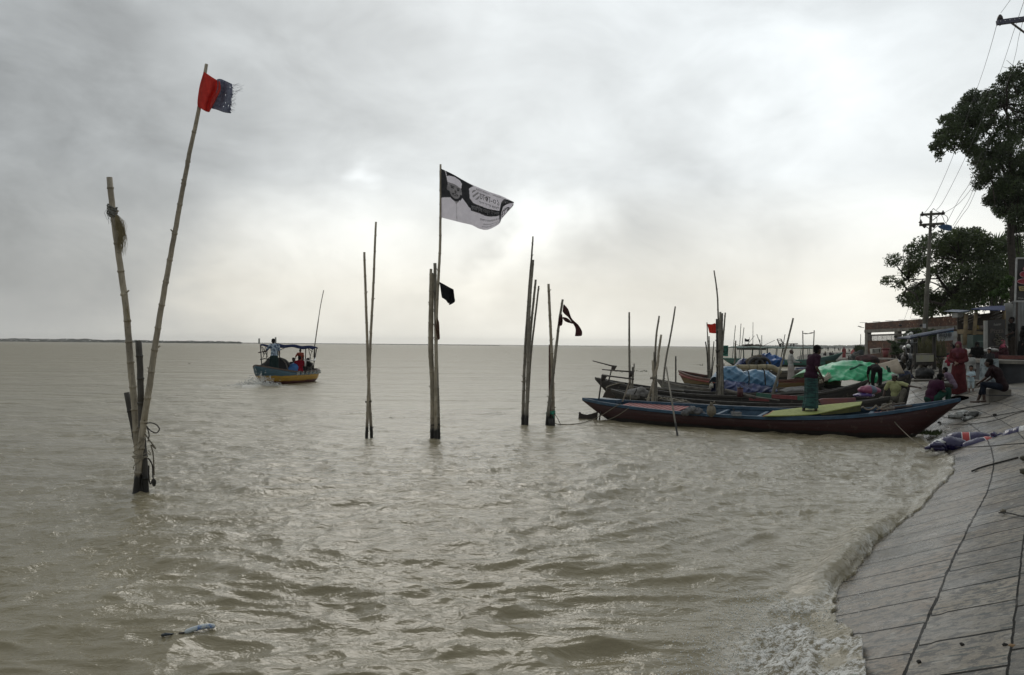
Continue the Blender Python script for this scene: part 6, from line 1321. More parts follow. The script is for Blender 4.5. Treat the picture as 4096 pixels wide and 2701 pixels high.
far(1275, 480, 700, 64, 'vendor in dark clothes squatting directly left of the white box', pose=SIT, H=.85, shirt=cl('maroon_shirt', (0.09, 0.03, 0.025)), lower=cl('dark_maroon', (.08, .02, .02)), lowkind='fold', rz=160)
far(1425, 375, 700, 60, 'vendor in a striped grey shirt sitting behind the white box', pose=CHAIR, H=1.13, shirt=cl('striped_grey_shirt', (0.16, 0.15, 0.13)), lower=cl('black_trousers', (.01,) * 3), lowkind='trousers', rz=150)
gP = 'tiny dark figures of the far crowd'
fp = [(90, 430, 560, 'leftmost tiny dark figure of the far crowd'), (292, 415, 560, 'tallest tiny dark figure of the far crowd'), (20, 560, 690, 'dark figure sitting nearest the bow of the canopy boat'), (150, 570, 690, 'dark seated figure second from the bow of the canopy boat'), (200, 560, 680, 'dark seated figure third from the bow of the canopy boat'),
      (400, 455, 560, 'tiny far figure left of the woman in the red dress'), (445, 470, 580, 'tiny far figure just left of the woman in the red dress'), (690, 470, 590, 'dark far figure between the red and the pink dresses'), (735, 490, 600, 'small far figure left of the pink dress'), (30, 425, 520, 'faint far figure above the canopy boat bow')]
for i, (x, a, b, lb) in enumerate(fp):
    far(x, a, b, 130 if b < 620 else 96, lb, pose=STAND if b < 610 else SIT, H=1.68 if b < 610 else .85, group=gP, shirt=cl(('far_dark', 'far_grey', 'far_brown')[i % 3], ((0.04, 0.045, 0.05), (0.13, 0.13, 0.13), (0.07, 0.05, 0.04))[i % 3]), sleeves='long', lower=cl('far_trousers', (0.04, 0.04, 0.045)), lowkind='trousers' if b < 610 else 'fold', rz=i * 67, vox=.05)
# on the ferry
def onferry(x, yh, yf, d, label, rz, pose, H, **kw):
    a = P(*cf(x, yf), d); b = P(*cf(x, yh), d); return person(a, HL(rz), pose, label, (b.z - a.z) / H, vox=.02, **kw)
onferry(385, 758, 1262, 40.6, 'helmsman in a blue and white patterned shirt standing at the stern of the ferry', 8, STAND, 1.68, shirt=mat('mottled_blue_shirt', (0.36, 0.44, 0.52), (0.05, 0.08, 0.14), 9, .9, lo=.42, hi=.56), sleeves='short', lower=cl('dark_check_lungi', (0.018, 0.035, 0.035)), lowkind='lungi', ov=dict(elL=(-.34, .12, 1.14), wrL=(-.56, .10, 1.10), head=(-.04, .03, 1.585)), hem=.25)
onferry(735, 895, 1215, 43.2, 'passenger in an orange red shirt facing back under the ferry awning', 175, STAND, 1.68, shirt=cl('orange_red_shirt', (0.42, 0.10, 0.06)), sleeves='short', lower=cl('black_trousers', (.01,) * 3), lowkind='trousers', ov=dict(elR=(.32, .05, 1.14), wrR=(.34, .16, .95)))
onferry(728, 985, 1215, 41.9, 'passenger in a crimson shirt sitting with his back to the stern of the ferry', 5, SIT, .85, shirt=cl('crimson_shirt', (0.30, 0.012, 0.03)), sleeves='short', lower=cl('black_trousers', (.01,) * 3), lowkind='fold', wide=1.15)
onferry(650, 1008, 1215, 43.6, 'smiling dark haired passenger sitting left of the crimson shirt on the ferry', 170, SIT, .85, shirt=cl('dark_teal_shirt', (0.02, 0.03, 0.035)), sleeves='long', lower=cl('black_trousers', (.01,) * 3), lowkind='fold')
onferry(775, 1000, 1215, 44.0, 'dark clad passenger sitting behind the crimson shirt beside the white rail', 160, SIT, .85, shirt=cl('black_shirt', (.018,) * 3), sleeves='long', lower=cl('black_trousers', (.01,) * 3), lowkind='fold')
onferry(850, 1015, 1228, 43.2, 'passenger wrapped in a dark patterned shawl near the bow of the ferry', 20, SIT, .85, robe=mat('dark_patterned_shawl', (0.10, 0.095, 0.08), (0.02, 0.02, 0.02), 12, .9, lo=.45, hi=.55), scarf=cl('black_scarf', (0.012,) * 3), hair='veil', wide=1.2)
HAZE = 0.00013

# ------------------------------------------------------------------ on the bank
c4b = lambda x, y: (3600 + x / 3.734, 1180 + y / 3.734)
c8 = lambda x, y: (3480 + x / 6.272, 1230 + y / 6.272)
CONC = mat('grey_concrete', (0.20, 0.185, 0.155), (0.12, 0.11, 0.095), 3, 0.85, 0.5, 30)
DCON = mat('dark_plaster', (0.05, 0.053, 0.058), (0.03, 0.032, 0.036), 2, 0.8, 0.3, 20)
SETT = 'structure'
# terrace: low retaining wall with a slab on top
rt = thing('terrace_wall', 'dark plastered retaining wall with a pale coping behind the seated man', 'wall', P(3925, 1560, 26.5))
a = P(3940, 1500, 27.0); b = P(4300, 1500, 24.6); a.z = b.z = 0
mb = MB(); mb.prism([a + V3(0, 0, .5), b + V3(0, 0, .5), b + V3(1.0, 9, .5), a + V3(3.5, 9, .5)], (0, 0, 1.12)); mb.build('wall_block', DCON, rt, False, rt.location)
mb = MB(); mb.prism([a + V3(-.1, -.12, 1.622), b + V3(0, -.12, 1.622), b + V3(1.0, 9, 1.622), a + V3(3.5, 9, 1.622)], (0, 0, .11)); mb.build('coping', CONC, rt, False, rt.location)
mb = MB(); q0 = P(3957, 1500, 26.5); mb.box(V3(q0.x, q0.y, 1.15), (.42, .5, 1.25), None, 0, .85); mb.build('whitewashed_pier', mat('flaking_whitewash', (0.24, 0.28, 0.29), (0.08, 0.10, 0.115), 7, 0.9, 0.3, lo=.45, hi=.58), rt, False, rt.location)
mb = MB(); a_ = P(4000, 1424, 28); b_ = P(4200, 1424, 27); mb.bar(V3(a_.x, a_.y, 1.82), V3(b_.x, b_.y, 1.82), .45, .12); o = mb.build('kerb_beam', mat('red_oxide_kerb', (0.14, 0.045, 0.035), (0.08, 0.03, 0.025), 5, .8), None, False); topmesh(o, a_); tag(o, 'long dull red beam lying on the terrace under the pink shawl', 'beam')
# concrete blocks
def block(x0, y0, x1, y1, d, label, dep=.55, slot=True):
    a = P(x0, y1, d); b = P(x1, y1, d); t = P(x0, y0, d); c = (a + b) / 2; h = t.z - a.z
    rt = thing('concrete_block', label, 'concrete block', V3(c.x, c.y + dep / 2, a.z - .06))
    mb = MB(); mb.box(V3(c.x, c.y + dep / 2, a.z + h / 2 - .03), (b.x - a.x, dep, h + .06), Matrix.Rotation(HL(-8), 3, 'Z'), 0, .97); o = mb.build('block_body', CONC, rt, False, rt.location); bv = o.modifiers.new('b', 'BEVEL'); bv.width = .025; bv.segments = 2
    if slot: mb = MB(); mb.box(V3(c.x, c.y + dep / 2, a.z + h * .62), ((b.x - a.x) * 1.01, dep * 1.01, .022), Matrix.Rotation(HL(-8), 3, 'Z')); mb.build('groove', DCON, rt, False, rt.location)
block(3966, 1556, 4052, 1624, 20.9, 'weathered concrete block under the seated man in jeans')
block(3898, 1522, 3948, 1590, 25.0, 'low concrete block beside the toddler', .8, False)
# debris and turf on the slabs
GR = mat('wet_grass', (0.05, 0.075, 0.018), (0.03, 0.045, 0.012), 8, .8)
def tuft(c, r, n, h, seed=0, m_=None, name='grass_tuft', label='', cat='grass', lean=.5, wd=.012):
    r_ = random.Random(seed); mb = MB()
    for i in range(n):
        a = r_.uniform(0, 6.28); q = r * math.sqrt(r_.random()); x, y = c[0] + q * math.cos(a), c[1] + q * math.sin(a) * .8; z = c[2]
        hh = h * r_.uniform(.5, 1.15); dx_, dy_ = r_.uniform(-lean, lean) * hh, r_.uniform(-lean, lean) * hh; w_ = wd * r_.uniform(.6, 1.3)
        mb.add([(x - w_, y, z), (x + w_, y, z), (x + dx_ * .4 + w_ * .7, y + dy_ * .4, z + hh * .6), (x + dx_ * .4 - w_ * .7, y + dy_ * .4, z + hh * .6), (x + dx_, y + dy_, z + hh)], [(0, 1, 2, 3), (3, 2, 4)])
    o = mb.build(name, m_ or GR, None, False); topmesh(o, c); tag(o, label, cat); return o
g_ = G(3745, 1738); tuft(g_, .42, 260, .10, 1, label='small patch of wet grass on the slabs below the bow of the red boat')
# heap of sodden white bags
rt = thing('bag_heap', 'sodden dirty white bags tied together on the slabs above the blue sacks', 'bags', G(3862, 1680)); q0 = rt.location
BW = mat('dirty_white_plastic_bag', (0.40, 0.41, 0.39), (0.10, 0.10, 0.09), 6, .45, .5, 20, lo=.38, hi=.6)
for i, (x, y, z, a, b, c) in enumerate(((-.30, 0, .10, .27, .15, .09), (-.02, .18, .14, .24, .14, .08), (.20, .0, .12, .22, .17, .10), (.48, .12, .12, .20, .12, .07), (.02, -.10, .05, .18, .12, .06))):
    x, a, b, c = x * .72, a * .78, b * .8, c * .85; mb = MB(); sackmesh(mb, q0 + V3(x, y, z), a, b, c, Matrix.Rotation(-.25, 3, 'Y'), 40 + i, .4, 26, 18); mb.build('bag', BW if i != 2 else mat('dark_wet_bag', (.05, .05, .045), None, 8, .6), rt, True, q0)
# blue printed sacks filled and tied in a chain
PUR = mat('deep_violet_plastic', (0.014, 0.009, 0.070), (0.009, 0.006, 0.045), 5, .28, .25, 10, spec=.6); REDP = mat('red_print', (0.42, 0.035, 0.03), (0.30, 0.03, 0.03), 9, .4); WHP = mat('white_print', (0.62, 0.62, 0.60), None, 9, .4)
def sack(pts, d0, d1, r, label, bands, texts, seed=0):
    m_ = len(pts); Q = smooth_path([P(x, y, d0 + (d1 - d0) * i / (m_ - 1)) for i, (x, y) in enumerate(pts)], 12); n = len(Q); c0 = Q[0]
    rt = thing('plastic_sack', label, 'plastic sack', c0, 0, 'violet plastic sacks lying at the waterline')
    NU, NV = 60, 28
    def cen(u): x = u * (n - 1); i = min(int(x), n - 2); return Q[i].lerp(Q[i + 1], x - i)
    dr = (Q[-1] - Q[0]).normalized(); sd = dr.cross(V3(0, 0, 1)).normalized(); up = sd.cross(dr)
    def fn(u, v):
        e = min(1, (math.sin(math.pi * min(max(u, 0.012), .988)) ** .42)); a = 2 * math.pi * v
        w_ = 1 + .10 * mnoise.noise(V3(u * 6 + seed, math.cos(a) * 1.2, math.sin(a) * 1.2)) + .05 * mnoise.noise(V3(u * 19 + seed, math.cos(a) * 3, math.sin(a) * 3)) * (1 + 2 * (1 - e))
        return cen(u) + (sd * math.cos(a) * 1.08 + up * math.sin(a) * .86) * r * e * w_
    mb = MB(); mb.grid(fn, NU, NV); mi = []
    for j in range(NV):
        for i in range(NU):
            u = (i + .5) / NU; k_ = 0
            for (u0, u1, ci) in bands:
                if u0 - .016 <= u <= u1 + .016: k_ = 2
                if u0 <= u <= u1: k_ = ci
            mi.append(k_)
    mb.m = mi; mb.build('sack_skin', [PUR, REDP, WHP], rt, True, c0)
    mb = MB()
    for body, u0, u1, v0, v1 in texts: place_text(mb, body, lambda u, v: fn(u, v), u0, v0, u1, v1, off=.004)
    for u0, u1, ci in bands:
        if ci == 1:
            um = (u0 + u1) / 2
            for k_ in range(8): a = k_ * math.pi / 4; mb.tube([fn(um, .82), fn(um + .028 * math.cos(a), .82 + .05 * math.sin(a))], .006, 4)
    if texts or bands: mb.build('printed_lettering', WHP if not any(q_[2] == 1 and q_[0] > 9 for q_ in bands) else WHP, rt, False, c0)
    return rt
c9 = lambda x, y: (3760 + x / 3.92, 1600 + y / 3.92)
dS = 16.2
sack([c9(95, 610), c9(240, 612), c9(420, 630), c9(600, 612), c9(830, 592)], 16.3, 15.9, .185, 'upper printed violet sack with a red band near its middle', [(.42, .56, 1)], [('Holcim', .13, .33, .93, .80), ('Water Protect', .62, .92, .91, .84)], 1)
sack([c9(-50, 690), c9(60, 690), c9(200, 700), c9(350, 725), c9(460, 735)], 15.9, 15.7, .18, 'lower left violet sack with Bengali print lying half in the wash', [(.10, .125, 2)], [('ওয়াটার প্রটেক্ট', .34, .72, .90, .82), ('4', .20, .27, .98, .86)], 3)
sack([c9(330, 760), c9(500, 735), c9(700, 705), c9(850, 680), c9(1010, 655)], 15.6, 15.5, .175, 'middle violet sack with a red band lying below the upper one', [(.50, .66, 1)], [('ওয়াটার প্রটেক্ট', .10, .38, .93, .83), ('Holcim', .76, .92, .95, .85)], 5)
sack([c9(985, 625), c9(1100, 600), c9(1250, 570), c9(1400, 535), c9(1500, 515)], 15.4, 15.0, .215, 'rightmost violet sack with a white end running out of the frame', [(.62, .99, 2)], [('Water Protect', .14, .56, .93, .84), ('4', .30, .40, 1.0, .93)], 7)
mb = MB(); q0 = P(*c9(-110, 745), 15.6)
for i in range(7): sackmesh(mb, q0 + V3(rnd.uniform(-.12, .22), rnd.uniform(-.1, .1), rnd.uniform(-.03, .10)), .13, .09, .05, Matrix.Rotation(rnd.uniform(-1, 1), 3, 'Y'), i, .5, 14, 10, i % 3 if i % 3 != 1 else 0)
o = mb.build('sack_end', [PUR, REDP, WHP], None, True); topmesh(o, q0); tag(o, 'ragged gathered end of the violet sacks trailing in the water', 'sack end')
mb = MB(); q0 = P(*c9(900, 600), 15.5)
for i in range(5): sackmesh(mb, q0 + V3(rnd.uniform(-.14, .16), 0, rnd.uniform(-.04, .05)), .10, .08, .05, Matrix.Rotation(rnd.uniform(-1, 1), 3, 'Y'), i + 9, .5, 14, 10, 0 if i != 2 else 2)
o = mb.build('sack_knot', [PUR, REDP, WHP], None, True); topmesh(o, q0); tag(o, 'crumpled knotted neck joining the violet sacks', 'sack knot')
# the small bright buoy sack further out
rt = thing('plastic_sack', 'pink and violet plastic sack half afloat behind the man in yellow', 'plastic sack', P(*c3b(1080, 1310), 23.5)); q0 = rt.location
mb = MB(); sackmesh(mb, q0 + V3(.02, 0, .17), .31, .2, .13, None, 3, .2, 40, 20)
mb.m = [2 if (abs((Vector(mb.v[f[0]]) - q0).x - .06) < .06) else 1 if (Vector(mb.v[f[0]]) - q0).x < .42 else 0 for f in mb.f]
mb.build('upper_sack', [PUR, mat('pink_print', (0.26, 0.06, 0.11), (0.18, 0.04, 0.09), 8, .4), mat('slate_print', (.10, .14, .20), None, 8, .4)], rt, True, q0)
mb = MB(); sackmesh(mb, q0 + V3(-.12, -.05, .03), .30, .15, .07, None, 8, .3, 30, 16); mb.build('lower_sack', mat('violet_white_plastic', (0.04, 0.02, 0.12), (0.45, 0.42, 0.50), 6, .4, lo=.5, hi=.6), rt, True, q0)
# slab ropes
def grope(pts, r, label, m_=ROPED, lift=.02, name='rope'):
    Q = [G(x, y) + V3(0, 0, lift) for x, y in pts]; return rope(Q, r, m_, label, name)
grope([c9(-20, 385), c9(60, 392), c9(230, 400), c9(450, 392), c9(750, 358), c9(1000, 300), c9(1180, 235), c9(1330, 200)], .008, 'dark mooring rope curving over the slabs to the right edge, lower of two', name='mooring_rope')
grope([c9(-60, 255), c9(60, 275), c9(220, 315), c9(450, 315), c9(640, 298), c9(850, 265), c9(1100, 225), c9(1330, 190)], .008, 'dark mooring rope passing the sodden bags, upper of two', name='mooring_rope')
mb = MB(); q0 = G(*c9(858, 262)) + V3(0, 0, .04); mb.ell(q0, (.05, .03, .03)); o = mb.build('rope_knot', ROPED, None, True); topmesh(o, q0); tag(o, 'black knot in the upper mooring rope on the slabs', 'rope knot')
mb = MB(); q0 = G(3757, 1698) + V3(0, 0, .04); mb.ell(q0, (.05, .03, .03)); o = mb.build('rope_knot', ROPED, None, True); topmesh(o, q0); tag(o, 'black knot in the lower mooring rope near the bow', 'rope knot')
rope([P(3774, 1646, 19.3), P(3850, 1634, 19.5), P(3960, 1615, 20.0)], .014, ROPED, 'straight dark rope from the bow to the concrete block', 'mooring_rope')
rope([P(3547, 1640, 18.9), P(3580, 1690, 18.6), P(3640, 1750, 17.6), P(3700, 1790, 16.6), P(3740, 1800, 16.0)], .012, ROPM, 'brown rope hanging from the bow of the red boat to the violet sacks', 'mooring_rope')
grope([c9(-60, 770), c9(400, 785), c9(800, 770), c9(1060, 745), c9(1330, 730)], .008, 'dark line running just below the violet sacks', lift=.05)
grope([c9(500, 1140), c9(640, 1085), c9(840, 1030), c9(1060, 970), c9(1230, 925)], .014, 'stiff dark rod lying on the slabs below the violet sacks', name='rod')
c10 = lambda x, y: (2900 + x / 1.566, 1700 + y / 1.566)
grope([c10(1716, 572), c10(1760, 570), c10(1800, 578), c10(1850, 592), c10(1900, 600)], .007, 'dark twig like rope end with a knot on the slabs at the right edge', lift=.03, name='rope')
mb = MB(); q0 = G(*c10(1742, 562)) + V3(0, 0, .03); sackmesh(mb, q0, .026, .022, .022, None, 2, .5, 14, 10); o = mb.build('mud_lump', ROPM, None, True); topmesh(o, q0); tag(o, 'small muddy knot of rope on the slabs', 'lump')
for i, (x, y, r, lb) in enumerate(((1868, 232, .09, 'upper of the two dark rubbish clods at the right edge'), (1874, 320, .10, 'lower of the two dark rubbish clods at the right edge'))):
    q0 = G(*c10(x, y)) + V3(0.05, 0, .05); blob('rubbish_clod', q0, (r, r * .8, r * .45), mat('rubbish_%d' % i, (.07, .065, .045), (.03, .03, .02), 9, .9, .5), lb, 'rubbish', i, .5)
leafm = mat('dry_leaf', (.25, .15, .07), None, 9, .8); q0 = G(*c10(1795, 1408)) + V3(0, 0, .015)
o = MB().add([q0 + V3(-.02, 0, .005), q0 + V3(0, -.010, .0), q0 + V3(.022, .0, .008), q0 + V3(0, .012, .010)], [(0, 1, 2), (0, 2, 3)]).build('dry_leaf', leafm); topmesh(o, q0); solid(o, .002); tag(o, 'single dry brown leaf on the slabs at the lower right', 'leaf')
for i, (x, y) in enumerate(((1755, 1390), (1484, 1388), (1215, 1495))):
    q0 = G(*c10(x, y)) + V3(0, 0, .008); blob('pebble', q0, (.012, .012, .009), ROPED, ('pebble near the dry leaf', 'dark pebble in the slab joint left of the dry leaf', 'small clod in the joint near the lower frame edge')[i], 'pebble', i, .4)
# big flat stone with debris behind the purple shirt, boards by the water
o = MB().prism([P(*c4b(*p), 22.0) for p in ((700, 1535), (880, 1500), (1030, 1520), (900, 1560), (720, 1568))], (0, 0, -.05)).build('dark_plank', WOODD, None, False); topmesh(o, P(*c4b(850, 1540), 22)); tag(o, 'dark plank lying in front of the boy in lilac', 'plank')
# --- floating things
rt = thing('floating_bundle', 'half sunken blue and white plastic roll floating at the lower left', 'floating roll', W(795, 2522)); q0 = rt.location
a = W(738, 2531, .02); b = W(860, 2506, .035)
mb = MB(); mb.tube(smooth_path([a, a.lerp(b, .3) + V3(0, 0, .012), a.lerp(b, .7) + V3(0, 0, .015), b], 6), [.008, .013] + [.018] * 15 + [.014, .008], 12); mb.build('plastic_roll', mat('blue_white_film', (0.45, 0.50, 0.52), (0.03, 0.12, 0.38), 9, .35, .3, 40, lo=.58, hi=.64), rt, True, q0)
mb = MB(); c_ = W(735, 2533, .02); mb.tube([c_ + V3(-.035, 0, .0), c_], [.006, .01], 6); mb.build('dark_tip', IRON, rt, True, q0)
o = MB().tube([W(650, 2541, .015), W(660, 2538, .03), W(700, 2536, .012)], [.012, .012, .004], 6).build('floating_stick', mat('dark_slate_film', (.03, .045, .06), None, 9, .4), None, True); topmesh(o, W(650, 2541)); tag(o, 'small dark twig of plastic floating left of the blue roll', 'debris')
WEED = mat('water_hyacinth', (0.045, 0.06, 0.025), (0.02, 0.028, 0.012), 8, .8)
def weed(x0, x1, y, n, label, seed):
    r_ = random.Random(seed); mb = MB(); c0 = W((x0 + x1) / 2, y)
    for i in range(n):
        p = W(r_.uniform(x0, x1), y + r_.gauss(0, 2.2)); h = r_.uniform(.01, .06); a = r_.uniform(0, 6.28); q = r_.uniform(.02, .09)
        mb.add([p + V3(-q, 0, -.02), p + V3(q, 0, -.02), p + V3(q * .6, .1, h), p + V3(-q * .4, .1, h * .8)], [(0, 1, 2, 3)])
    o = mb.build('water_weed', WEED); topmesh(o, c0); return tag(o, label, 'water weed')
weed(2440, 2490, 1487, 26, 'patch of dark water weed left of the tiller bars', 1); weed(2535, 2590, 1485, 30, 'patch of dark water weed right of the lone pole', 2); weed(2775, 2815, 1460, 22, 'far patch of dark water weed near the striped stern', 3)
for a, b, y, lb in ((1550, 1577, 1673, 'left'), (1582, 1603, 1669, 'right')): o = MB().tube([W(a, y, .004), W((a + b) / 2, y - 2, .012), W(b, y + 1, .0)], [.008, .014, .006], 5).build('weed_strand', WEED); topmesh(o, W(a, y)); tag(o, lb + ' thin dark weed strand between the pole pair and the printed flag', 'water weed')
weed(752, 762, 1457, 4, 'lone dark speck of weed right of the nearest pole cluster', 6)

# --- brick building under construction
BRK = bpy.data.materials.new('rough_brick'); BRK.use_nodes = True; q = N(BRK.node_tree); BRK.node_tree.nodes.clear()
co = q.n('ShaderNodeTexCoord').outputs['Object']; cz = q.n('ShaderNodeSeparateXYZ', Vector=co); bu = q.n('ShaderNodeCombineXYZ', X=q.math('ADD', cz.outputs[0], cz.outputs[1]), Y=cz.outputs[2]).outputs[0]
bt = q.n('ShaderNodeTexBrick', Vector=bu, Scale=1.0)
for k_, v_ in {'Brick Width': .25, 'Row Height': .085, 'Mortar Size': .012}.items(): bt.inputs[k_].default_value = v_
bt.inputs['Color1'].default_value = (.17, .065, .035, 1); bt.inputs['Color2'].default_value = (.085, .035, .022, 1); bt.inputs['Mortar'].default_value = (.05, .042, .035, 1)
nn = q.noise(co, 7, 3, .6); cc_ = q.mix(q.ramp(nn, [(.60, 0.0), (.66, .8)]), bt.outputs['Color'], (.36, .25, .16)); cc_ = q.mix(q.ramp(q.noise(co, .7, 4, .6), [(.4, 0.0), (.7, .7)]), cc_, (.035, .028, .022))
b_ = q.n('ShaderNodeBsdfPrincipled', Roughness=.9); q.link(cc_, b_.inputs[0]); bp_ = q.n('ShaderNodeBump', Height=bt.outputs['Fac'], Strength=-.6, Distance=.02); q.link(bp_.outputs[0], b_.inputs['Normal']); q.link(b_.outputs[0], q.n('ShaderNodeOutputMaterial').inputs[0])
dB0, dB1 = 60.0, 46.0     # the long wall recedes to the left
bl = P(3457, 1430, dB0); brr = P(3856, 1400, dB1); loc = V3(bl.x, bl.y, 1.2)
bd = thing('brick_building', 'unfinished brick building with open barred bays and a rough brick parapet', 'building', loc)
def BP(x, y):      # point of the facade plane seen at x,y
    v = ray(x, y); n_ = (V3(brr.x, brr.y, 0) - V3(bl.x, bl.y, 0)).cross(V3(0, 0, 1)); o_ = V3(0, 0, CAMH); t = (V3(bl.x, bl.y, 0) - o_).dot(n_) / v.dot(n_); return o_ + v * t
fdir = (V3(brr.x, brr.y, 0) - V3(bl.x, bl.y, 0)).normalized(); bk = V3(-fdir.y, fdir.x, 0)
def wallpiece(name, x0, x1, zt, zb, th, m_, off=0.0, label=None):
    A_ = BP(x0, 1390); B__ = BP(x1, 1390); mb = MB(); mb.prism([V3(A_.x, A_.y, zb) + bk * off, V3(B__.x, B__.y, zb) + bk * off, V3(B__.x, B__.y, zb) + bk * (off + th), V3(A_.x, A_.y, zb) + bk * (off + th)], (0, 0, zt - zb)); return mb.build(name, m_, bd, False, loc, label)
zt = BP(3460, 1292).z; zt2 = BP(3850, 1270).z; zp = BP(3460, 1317).z
ZT = (zt + BP(3690, 1277).z) / 2; ZL = (BP(3460, 1316).z + BP(3690, 1313).z) / 2; ZS = BP(3500, 1363).z
wallpiece('brick_parapet', 3459, 3830, ZT, ZL, .25, BRK); wallpiece('lintel_beam', 3458, 3832, ZL - .002, ZL - .22, .3, CONC, -.02)
for x0, x1 in ((3459, 3470), (3577, 3590), (3700, 3713)): wallpiece('pillar', x0, x1, ZL - .22, .3, .28, CONC)
wallpiece('sill_wall', 3470, 3577, ZS, .3, .22, BRK, .03); wallpiece('sill_wall', 3590, 3700, ZS, .3, .22, BRK, .03); wallpiece('sill_wall', 3713, 3830, ZS + 1.4, .3, .22, BRK, .03)
mb = MB(); A_ = BP(3472, 1323); B__ = BP(3700, 1321); mb.bar(V3(A_.x, A_.y, ZL - .42), V3(B__.x, B__.y, ZL - .42), .06, .10); mb.build('steel_rail', IRON, bd, False, loc)
mb = MB(); r_ = random.Random(8)
for i in range(46):
    x = 3474 + i * 4.6; 
    if 3576 < x < 3591: continue
    a = BP(x, 1340); mb.bar(V3(a.x, a.y, ZS), V3(a.x, a.y, ZL - .42), .018 if i % 4 else .035, .018, (0, 1, 0))
for k_ in range(11):
    z = ZS + (ZL - .42 - ZS) * (k_ + .5) / 11; a = BP(3472, 1340); b = BP(3700, 1340); mb.bar(V3(a.x, a.y, z), V3(b.x, b.y, z), .012, .016)
mb.build('bar_lattice', mat('thin_rusty_bars', (.14, .12, .10), None, 8, .7), bd, False, loc)
A_ = BP(3484, 1340); o = MB().bar(V3(A_.x, A_.y, ZS), V3(A_.x, A_.y, ZL - .42), .08, .08, (0, 1, 0)).build('mullion', IRON, bd, False, loc)
for i in range(7):
    x = 3455 + i * 52; a = BP(x, 1340); mb = MB(); mb.tube([V3(a.x, a.y, ZT - .02) + V3(-.3, 0, .05), V3(a.x, a.y, ZT + .03) + V3(.3, .1, .01)], .015, 5); mb.build('roof_rod', IRON, bd, False, loc)
a = BP(3457, 1312); mb = MB(); mb.tube([a, a + V3(-.22, 0, .05)], .02, 5); mb.box(a + V3(-.34, 0, .09), (.28, .12, .05), Matrix.Rotation(HL(18), 3, 'Y'), 0, .8); mb.build('street_light_arm', CONC, bd, False, loc)
wallpiece('side_wall', 3459, 3463, ZS - .01, .3, 6, BRK, .28)
# stains of plaster squares on the brick pillar
o = thing('green_umbrella', 'green parasol top showing above the sill of the brick building', 'parasol', BP(3545, 1362) + bk * 4)
mb = MB(); q0 = BP(3545, 1358) + bk * 4; mb.tube([q0 + V3(0, 0, -.12), q0 + V3(0, 0, -.02), q0 + V3(0, 0, .08), q0 + V3(0, 0, .14), q0 + V3(0, 0, .16)], [.62, .55, .36, .12, .02], 10); mb.build('parasol_cover', cl('green_parasol', (.09, .28, .16), (.07, .20, .12)), o, False, o.location)
mb = MB(); mb.tube([q0 + V3(0, 0, -2.2), q0 + V3(0, 0, .3)], .025, 6); mb.build('parasol_pole', IRON, o, True, o.location)
# brick pier and roof sheet right of it are hidden by the stall

# --- tables, barrel, white box in front of the building
def table(x0, x1, y, d, h, label, m_, dep=.7):
    a = P(x0, y, d); b = P(x1, y, d); rt = thing('trestle_table', label, 'table', V3((a.x + b.x) / 2, d + dep / 2, a.z - h))
    MB().box(V3((a.x + b.x) / 2, d + dep / 2, a.z - .03), (b.x - a.x, dep, .06)).build('table_top', m_, rt, False, rt.location)
    for sx in (.08, .92):
        for sy in (.1, .9):
            x = a.x + (b.x - a.x) * sx; MB().tube([V3(x, d + dep * sy, a.z - .06), V3(x, d + dep * sy, a.z - h)], .045, 6).build('leg', WOODD, rt, False, rt.location)
PALE = mat('pale_table_top', (.50, .48, .43), (.32, .30, .27), 5, .7); 
table(*[c11(1040, 0)[0], c11(1480, 0)[0]], c11(0, 718)[1], 52, .6, 'leftmost pale topped trestle table before the brick building', PALE)
table(c11(1160, 0)[0], c11(1660, 0)[0], c11(0, 745)[1], 47, .6, 'middle dull trestle table before the brick building', WOODG)
table(c11(1560, 0)[0], c11(2110, 0)[0], c11(0, 765)[1], 42, .65, 'rightmost long pale topped trestle table before the brick building', PALE)
table(c11(790, 0)[0], c11(1080, 0)[0], c11(0, 690)[1], 58, .7, 'dark trestle table furthest left before the brick building', WOODD)
blob('goods_heap', P(*c11(960, 800), 45), (.42, .4, .50), mat('mixed_goods', (.04, .045, .045), (.16, .15, .13), 2.5, .9, .4, lo=.55, hi=.68), 'dark heap of baskets and goods left of the trestle tables', 'heap', 5, .5)
blob('goods_heap', P(*c11(1280, 810), 40), (.55, .4, .24), mat('maroon_goods', (.07, .025, .025), (.02, .02, .02), 2, .9, .4), 'low maroon and black heap under the middle trestle table', 'heap', 6, .35)
rt = thing('red_bin', 'dull red plastic barrel with a wide rim standing by the brick wall', 'barrel', P(*c11(1800, 735), 44)); q0 = rt.location; hh = (P(*c11(1800, 500), 44).z - q0.z)
BR_ = mat('dull_red_plastic', (.20, .05, .05), (.12, .035, .035), 4, .6); mb = MB(); mb.tube([q0, q0 + V3(0, 0, hh)], [.12, .175], 18); mb.build('bin_body', BR_, rt, True, q0); mb = MB(); mb.tube([q0 + V3(0, 0, hh - .03), q0 + V3(0, 0, hh + .06)], .20, 18); mb.build('bin_rim', BR_, rt, True, q0)
rt = thing('white_box', 'white foam cool box with dark clasps held at a tilt by the vendor', 'cool box', P(*c11(1500, 560), 56)); q0 = rt.location
R_ = Matrix.Rotation(HL(-6), 3, 'Y'); MB().box(q0, (.60, .3, .30), R_, 0, 1.06).build('box_body', mat('foam_white', (.50, .50, .46), (.38, .38, .34), 4, .8), rt, False, q0)
MB().box(q0 + V3(.01, 0, .17), (.68, .34, .05), R_).build('box_lid', mat('foam_white_lid', (.58, .58, .54), None, 4, .8), rt, False, q0)
for sx in (-.19, .20): MB().box(q0 + V3(sx, -.17, .03), (.04, .03, .24), R_).build('clasp', IRON, rt, False, q0)
far_g = mat('bank_grass', (.055, .075, .03), (.035, .048, .02), 2, .9)
